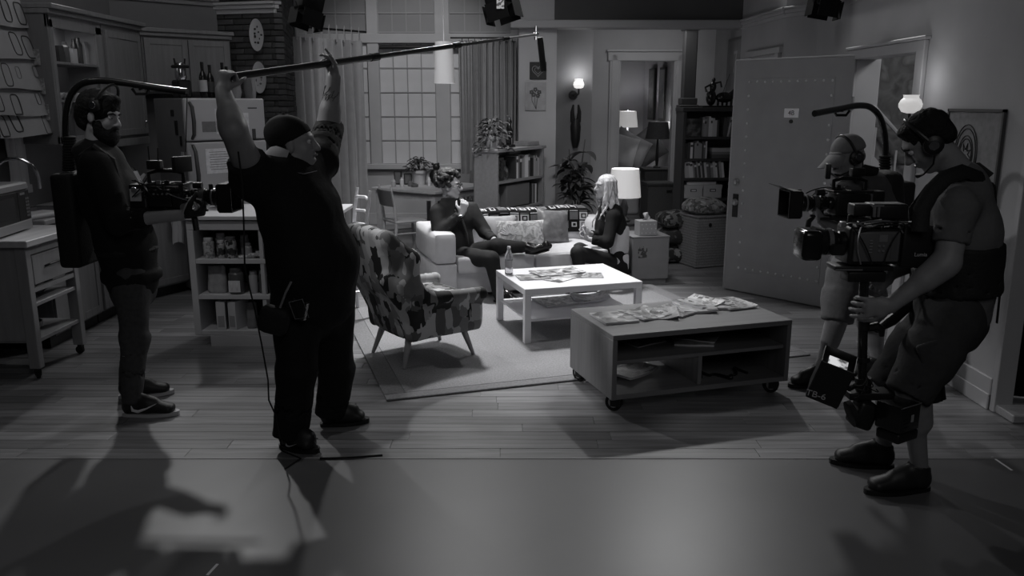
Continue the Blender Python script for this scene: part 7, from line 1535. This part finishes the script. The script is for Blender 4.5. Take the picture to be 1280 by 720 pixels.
for q in 'RL': pr += [('cone', (JF['sh'+q], JF['el'+q], .066, .058), dict(k=.04)), ('slab', (JF['el'+q], vlerp(JF['el'+q], JF['wr'+q], .80), (0, 0, 1), .055, .052, .042, .04), dict(k=.03, flat=True)), ('cone', (secsF[-1][0], JF['sh'+q], .08, .066), dict(k=.04))]
cloth(sw_, 'jumper', m_jump, pr, .012, .006, 14, 13, pts=pts)
pr = []
for q in 'RL': pr += [('cone', (JF['hi'+q], JF['kn'+q], .092, .070), dict(k=.04)), ('cone', (JF['kn'+q], vlerp(JF['kn'+q], JF['an'+q], .95), .066, .048), dict(k=.03))]
cloth(sw_, 'leggings', mat('black_leggings', .014, .75, .3, bump=.1, bsc=18), pr, .012, .003, 14, 14, pts=pts)
for q in 'RL': a = V3(JF['an'+q]); shoe(sw_, (a[0]+.05, a[1]+.02, .015), (a[0]-.17, a[1]-.09, .015), m_blackg, m_black, .95, laces=False)
# long wavy blonde hair
m_bl = mat('blonde_hair', .58, .45, .5, nz=.35, sc=6, stretch=(12, 12, 1), bump=.5, bsc=10)
r_, f_, u_ = head_frame(hdF[1], hdF[2]); Pf = lambda x, y, z: V3(hdF[0])+(r_*x+f_*y+u_*z); lo2, hi2 = V3(hdF[0])-[.3, .3, .5], V3(hdF[0])+[.3, .3, .2]; s = SDF(lo2, hi2, .009)
s.ball(Pf(0, -.025, .040), [.088, .102, .092], np.stack([r_, f_, u_], 1)); s.ball(Pf(0, .10, -.02), [.072, .085, .082], np.stack([r_, f_, u_], 1), op='sub')
rh = random.Random(8)
for k in range(54):
    a = rh.uniform(1.3, 2*math.pi-1.3); x0, y0 = .080*math.sin(a), -.015+.085*math.cos(a)*1.05; L_ = rh.uniform(.26, .40); ph = rh.uniform(0, 6); p0 = Pf(x0*.8, y0*.8, .085); prev = p0; pr0 = .018
    front = math.cos(a) > .1
    for i in range(1, 9):
        t = i/8; wv = .034*math.sin(ph+t*10)*t; ox = x0*(1+.35*t)+wv; oy = y0*(1+.25*t)+.034*math.cos(ph+t*9)*t+(.05*t if front else 0); z = .085*(1-t*1.4)-(L_*t**1.15) if i > 1 else .06
        q = Pf(ox, oy, z); s.cone(prev, q, pr0, .015-.009*t, k=.006); prev = q; pr0 = .015-.009*t
put('hair', s.mesh('hair', m_bl, .004, 40, 3, aniso=(1.6, 1.6, .5)), sw_); face_parts(sw_, hdF[0], hdF[1], hdF[2], 1.0, hairm=mat('brow_fair', .15, .6))
single('drinking_glass', MB().lathe([(.026, 0), (.030, .11), (.028, .11), (.024, .006)], (0, 0, 0), 16), m_pet, 'small drinking glass held by the blonde woman', 'glass', at(729, 297, 8.13))
# ============================================================ CAMERAS
def knob(mb, c, r, l, ax='Y'): c = Vector(c); d = {'X': Vector((l/2, 0, 0)), 'Y': Vector((0, l/2, 0)), 'Z': Vector((0, 0, l/2))}[ax]; return mb.cyl(c-d, c+d, r, seg=12)
def cine_camera(label, loc, rz, seed, big=False, tilt=0.0):
    """local +x is the lens direction, local -y the side nearest the photographer (for a lens to the right)"""
    t = thing('film_camera', label, 'camera', loc, rz, rot=(0, tilt, rz)); r = random.Random(seed)
    b = obj('camera_body', rbox(MB(), (-.15, 0, 0), (.20, .13, .135), .012), m_black, t)
    obj('side_module', rbox(MB(), (-.16, -.075, .0), (.13, .03, .10), .008), m_blackg, b)
    for i in range(4): obj('button', MB().cyl((-.19+.025*i, -.09, .025), (-.19+.025*i, -.094, .025), .006, seg=8), m_steel, b)
    bt_ = obj('battery', rbox(MB(), (-.31, 0, 0), (.09, .10, .15), .010), m_black, t); obj('battery_clip', MB().bb(-.275, -.265, -.055, .055, -.06, .06, .003), m_steel, bt_)
    cage = MB()
    for y in (-.07, .07): cage.tube([(-.36, y, -.085), (.05, y, -.085)], .008, 8).tube([(-.26, y, .075), (-.03, y, .075)], .007, 8)
    for x in (-.26, -.14, -.03): cage.bb(x-.008, x+.008, -.075, .075, .068, .082, .002).bb(x-.006, x+.006, -.079, -.070, -.085, .075)
    obj('cage', cage, m_dark, t)
    ln = obj('lens', MB().lathe([(.038, 0), (.040, .02), (.035, .03), (.043, .045), (.043, .075), (.038, .08), (.046, .09), (.046, .13), (.040, .135), (.050, .15), (.050, .20), (.045, .21)], (-.05, 0, 0), 24, R=RY(math.pi/2)), m_blackg, t)
    obj('focus_ring', MB().lathe([(.049, .095), (.049, .125)], (-.05, 0, 0), 30, cap=False, R=RY(math.pi/2)), mat('ring_grey', .05, .4), ln); obj('lens_scale', MB().lathe([(.0505, .165), (.0505, .175)], (-.05, 0, 0), 24, cap=False, R=RY(math.pi/2)), m_steel, ln)
    mbx = obj('matte_box', MB().bb(.16, .172, -.075, .075, -.075, .075, .004).bb(.175, .25, -.085, -.079, -.08, .08).bb(.175, .25, .079, .085, -.08, .08).bb(.175, .25, -.085, .085, .076, .082).bb(.175, .25, -.085, .085, -.082, -.076).bb(.168, .178, -.08, .08, -.08, .08, .003), m_black, t)
    obj('top_flag', MB().box((.275, 0, .098), (.09, .17, .003), R=RY(-.35)), m_black, mbx)
    [obj('focus_motor', knob(MB(), c_, r_, l_, a_), m_dark, t) for c_, r_, l_, a_ in (((.03, .0, .066), .018, .05, 'X'), ((.0, -.062, -.02), .020, .045, 'Z'), ((.13, -.06, .065), .012, .03, 'Z'))]
    hnd = obj('top_handle', MB().tube([(-.25, 0, .08), (-.25, 0, .135), (-.20, 0, .15), (-.10, 0, .15), (-.05, 0, .135), (-.05, 0, .08)], .012, 10), m_black, t)
    mon = obj('monitor', rbox(MB(), (-.03, -.05, .19), (.13, .03, .09), .006, R=RZ(1.2)), m_black, t); obj('monitor_bracket', MB().tube([(-.07, 0, .15), (-.05, -.03, .17), (-.04, -.05, .18)], .007, 6), m_steel, mon)
    obj('monitor_screen', MB().box((-.043, -.056, .19), (.11, .003, .07), R=RZ(1.2)), mat('dim_screen', .10, .2), mon)
    obj('receiver', rbox(MB(), (-.20, -.02, .185), (.08, .05, .05), .006), m_black, t); obj('antenna', MB().cyl((-.23, -.02, .20), (-.23, -.02, .29), .004, seg=6).cyl((-.18, -.02, .20), (-.175, -.02, .28), .004, seg=6), m_black, t)
    obj('hand_grip', MB().tube([(.02, -.08, -.09), (.04, -.10, -.12), (.045, -.105, -.18)], [.014, .018, .016], 10), m_black, t)
    for k in range(9):
        a = Vector((r.uniform(-.33, .05), r.uniform(-.08, -.04), r.uniform(.02, .12))); c = Vector((r.uniform(-.33, .12), r.uniform(-.09, -.05), r.uniform(-.08, .08))); m_ = (a+c)/2+Vector((r.uniform(-.05, .05), -.05, r.uniform(-.02, .06)))
        q = [a.lerp(m_, s_).lerp(m_.lerp(c, s_), s_) for s_ in np.linspace(0, 1, 9)]; obj('cable', MB().tube(q, .0035, 5), m_rubber if k % 4 else m_steel, t)
    for k in range(6): x = r.uniform(-.32, 0); z = r.choice((.09, -.09, .05)); obj('clamp', MB().bb(x-.012, x+.012, -.092, -.072, z-.012, z+.012, .003), m_dark if k % 2 else m_steel, t)
    obj('data_tag', MB().bb(-.345, -.28, -.056, -.051, -.02, .05), m_cream, bt_); obj('side_knob', MB().cyl((-.02, -.075, -.05), (-.02, -.10, -.05), .022, seg=18), m_steel, t)
    return t
cine_camera('dark cinema camera with matte box held out by the bearded operator', at(242, 246, 4.78), math.radians(-2), 1)
cine_camera('cinema camera with square matte box held by the man in the pale cap', at(1030, 254, 5.0), math.radians(184), 2)
# broadcast camera on the body stabiliser (lens to the left); built in world-aligned axes, x to the right
oC = at(1092, 307, 3.62); px = 1/288.0
cc = thing('broadcast_camera', 'large black broadcast camera with hooded zoom lens on the stabiliser post', 'camera', oC)
cb2 = obj('camera_body', rbox(MB(), (-.0, .06, 0), (.235, .16, .165), .012), m_black, cc)
sp = obj('side_panel', rbox(MB(), (-.0, -.028, 0), (.20, .02, .135), .008), mat('panel_dark', .09, .4), cb2)
obj('panel_screen', MB().bb(.005, .042, -.041, -.038, .022, .055, .001), mat('panel_screen_grey', .16, .3), sp)
for (x, z) in ((.008, .005), (.026, .005), (.008, -.017), (.026, -.017)): obj('round_button', MB().cyl((x, -.037, z), (x, -.043, z), .0055, seg=10), m_steel, sp)
for i in range(5): obj('switch', MB().bb(-.036, -.022, -.042, -.037, .026-.013*i, .031-.013*i, .001), mat('switch_grey', .20, .4), sp)
obj('name_plate', MB().bb(.06, .085, -.040, -.038, -.05, .045), mat('plate_grey', .07, .5), sp)
bk_ = obj('rear_battery', rbox(MB(), (.195, .06, -.005), (.15, .15, .19), .012), m_black, cc)
lettering('Lumia', .024, frameM(oC+Vector((.205, -.0165, -.038)), (1, 0, 0), (0, 0, 1)), mat('letter_white', .45, .5), bk_)
lz = obj('zoom_lens', MB().lathe([(.05, 0), (.052, .03), (.045, .035), (.055, .05), (.06, .09), (.056, .095), (.058, .12)], (-.115, .05, .01), 26, R=RY(-math.pi/2)), m_blackg, cc)
obj('lens_ring', MB().lathe([(.0605, .062), (.0605, .082)], (-.115, .05, .01), 26, cap=False, R=RY(-math.pi/2)), mat('ring_pale', .12, .3), lz)
obj('lens_hood', rbox(MB(), (-.275, .05, 0), (.09, .155, .135), .022), m_blackg, lz); obj('hood_cone', MB().lathe([(.058, .09), (.070, .14)], (-.115, .05, .01), 24, R=RY(-math.pi/2)), m_black, lz)
obj('top_handle', MB().tube([(-.09, .06, .08), (-.09, .06, .12), (-.04, .06, .135), (.08, .06, .13), (.11, .06, .09)], .014, 10), m_black, cc)
vf = obj('viewfinder', rbox(MB(), (.055, .04, .15), (.16, .11, .07), .012), m_black, cc); obj('viewfinder_edge', MB().cyl((-.03, -.018, .178), (.02, -.018, .178), .005, seg=6).cyl((-.02, -.018, .175), (-.018, -.018, .13), .007, seg=6).cyl((0, -.018, .175), (0, -.018, .13), .006, seg=6), m_steel, vf)
obj('accessory_box', rbox(MB(), (-.05, .05, .155), (.09, .08, .05), .006), m_black, cc); obj('box_edge', MB().bb(-.095, -.015, .008, .012, .180, .184), m_steel, cc)
obj('tape_tab', MB().box((-.012, -.035, .107), (.045, .003, .026), R=RY(-.15)), m_paper, cc)
rk = random.Random(4)
for k in range(14):
    a = Vector((rk.uniform(-.16, .2), rk.uniform(-.04, -.02), rk.uniform(.085, .11))); c = Vector((rk.uniform(-.14, .2), rk.uniform(-.045, -.03), rk.uniform(.06, .11))) if k > 2 else Vector((-.07+.05*k, -.05, -.075)); m_ = (a+c)/2+Vector((rk.uniform(-.06, .02), -.03, .03))
    obj('cable', MB().tube([a.lerp(m_, s_).lerp(m_.lerp(c, s_), s_) for s_ in np.linspace(0, 1, 9)], .0032, 5), m_rubber if k % 4 else m_steel, cc)
for k in range(5): x = -.15+.075*k; obj('clamp', MB().bb(x-.012, x+.012, -.03, .0, .085, .11, .003), m_dark if k % 2 else m_steel, cc)
obj('zoom_motor', MB().box((-.165, -.02, -.015), (.07, .03, .05), bev=.01), m_black, lz)
# stabiliser sled
st_ = thing('stabiliser_sled', 'black stabiliser post with gimbal grip and lower batteries below the broadcast camera', 'camera stabiliser', at(1080, 500, 3.66))
z0 = oC.z
obj('top_plate', rbox(MB(), (oC.x-.03, 3.68, z0-.105), (.26, .12, .022), .005), m_dark, st_, world=True); obj('stage_edge', MB().bb(oC.x-.16, oC.x-.04, 3.615, 3.62, z0-.112, z0-.106), m_steel, st_, world=True); obj('stage', rbox(MB(), (oC.x-.01, 3.68, z0-.145), (.17, .10, .05), .008), m_black, st_, world=True)
a, b = at(1080, 345, 3.67), at(1077, 500, 3.67)
obj('post', MB().cyl(a, b, .021, seg=16), mat('carbon_post', .012, .25), st_, world=True)
g = obj('gimbal', MB().cyl(at(1080, 372, 3.67), at(1080, 378, 3.67), .045, seg=20).cyl(at(1080, 378, 3.67), at(1080, 412, 3.67), .026, seg=16), m_black, st_, world=True)
obj('gimbal_handle', MB().tube([at(1084, 410, 3.67), at(1096, 408, 3.66), at(1102, 412, 3.66), at(1102, 420, 3.66)], [.018, .022, .018, .012], 10), m_black, g, world=True)
obj('collar', MB().cyl(at(1079, 446, 3.67), at(1079, 452, 3.67), .030, seg=14), m_dark, st_, world=True); obj('post_foot', MB().cyl(at(1079, 472, 3.67), at(1079, 500, 3.67), .036, seg=14), m_dark, st_, world=True)
obj('arm_link', MB().tube([at(1096, 412, 3.72), at(1115, 400, 3.85), at(1145, 372, 3.98), at(1165, 350, 3.92)], [.016, .028, .030, .026], 10), m_black, st_, world=True)
obj('lower_frame', rbox(MB(), at(1084, 492, 3.68), (.20, .10, .035), .006), m_black, st_, world=True)
Rq = RZ(.55)
lbx = obj('battery_pack', rbox(MB(), at(1122, 518, 3.58), (.145, .13, .125), .008, R=Rq), m_blackg, st_, world=True)
c0 = at(1122, 518, 3.58); obj('battery_edge', MB().box(c0+Rq@Vector((0, -.066, .062)), (.14, .003, .004), R=Rq).box(c0+Rq@Vector((.0735, 0, .062)), (.003, .13, .004), R=Rq), m_steel, lbx, world=True)
obj('paper_tag', MB().box(c0+Rq@Vector((.012, -.0662, .0)), (.018, .002, .034), R=Rq), mat('tag_grey', .3, .6), lbx, world=True)
for i in range(3): obj('vent', MB().box(c0+Rq@Vector((-.03, -.0662, .0-.018*i)), (.035, .002, .004), R=Rq), m_dark, lbx, world=True)
lb3 = obj('lower_plate', rbox(MB(), at(1121, 541, 3.585), (.15, .12, .05), .012, R=Rq), m_black, st_, world=True)
obj('side_battery', rbox(MB(), at(1078, 517, 3.66), (.10, .10, .13), .02, R=RY(.35)), m_black, st_, world=True); obj('side_wheel', MB().cyl(at(1068, 516, 3.60), at(1062, 518, 3.60), .062, seg=20), m_rubber, st_, world=True)
for k in range(7):
    a = at(1082+6*rk.random(), 470+25*rk.random(), 3.62); c = at(1064+40*rk.random(), 478+20*rk.random(), 3.60); m_ = (a+c)/2+Vector((rk.uniform(-.05, .05), -.03, -.03)); obj('cable', MB().tube([a.lerp(m_, s_).lerp(m_.lerp(c, s_), s_) for s_ in np.linspace(0, 1, 8)], .003, 5), m_rubber, st_, world=True)
# hooded monitor on the sled: deep black sun hood, screen looking up at the operator
mc_ = at(1040, 470, 3.60); Rm = RZ(math.radians(-22))@RY(math.radians(17))@RX(math.radians(14))
hm = thing('hooded_monitor', 'black hooded field monitor with bright screen on the stabiliser sled', 'monitor', mc_)
S4 = lambda x, y, z: mc_+Rm@Vector((x, y, z)); hw = .072; hd2 = .075; zt, zb = .105, -.10
hood = MB(); 
for (c_, d_) in (((0, -hd2, 0), (hw*2, .005, .20)), ((0, hd2, 0), (hw*2, .005, .20)), ((-hw, 0, 0), (.005, hd2*2, .20)), ((hw, 0, 0), (.005, hd2*2, .20)), ((0, 0, -.10), (hw*2, hd2*2, .02))): hood.box(S4(*c_), d_, R=Rm, bev=.002)
obj('sun_hood', hood, m_black, hm, world=True)
obj('monitor_body', MB().box(S4(0, 0, .055), (.135, .14, .03), R=Rm), m_black, hm, world=True)
obj('screen', MB().box(S4(0, 0.005, .073), (.085, .070, .004), R=Rm), None or patterned('lit_screen', [.9, .9, .05, .8], 18, 'noise', .3), hm, world=True)
nt = MATS['lit_screen'].node_tree; bs_ = nt.nodes['Principled BSDF']; src = bs_.inputs['Base Color'].links[0].from_socket; nt.links.new(src, bs_.inputs['Emission Color']); bs_.inputs['Emission Strength'].default_value = .9
lettering('TB-6', .045, frameM(S4(-.035, -hd2-.0032, -.078), Rm@Vector((1, 0, .12)), Rm@Vector((0, 0, 1))), mat('letter_white', .45, .5), hm)
obj('hood_bracket', MB().tube([S4(.09, 0, -.03), at(1068, 482, 3.66), at(1078, 486, 3.67)], .012, 8), m_black, hm, world=True)
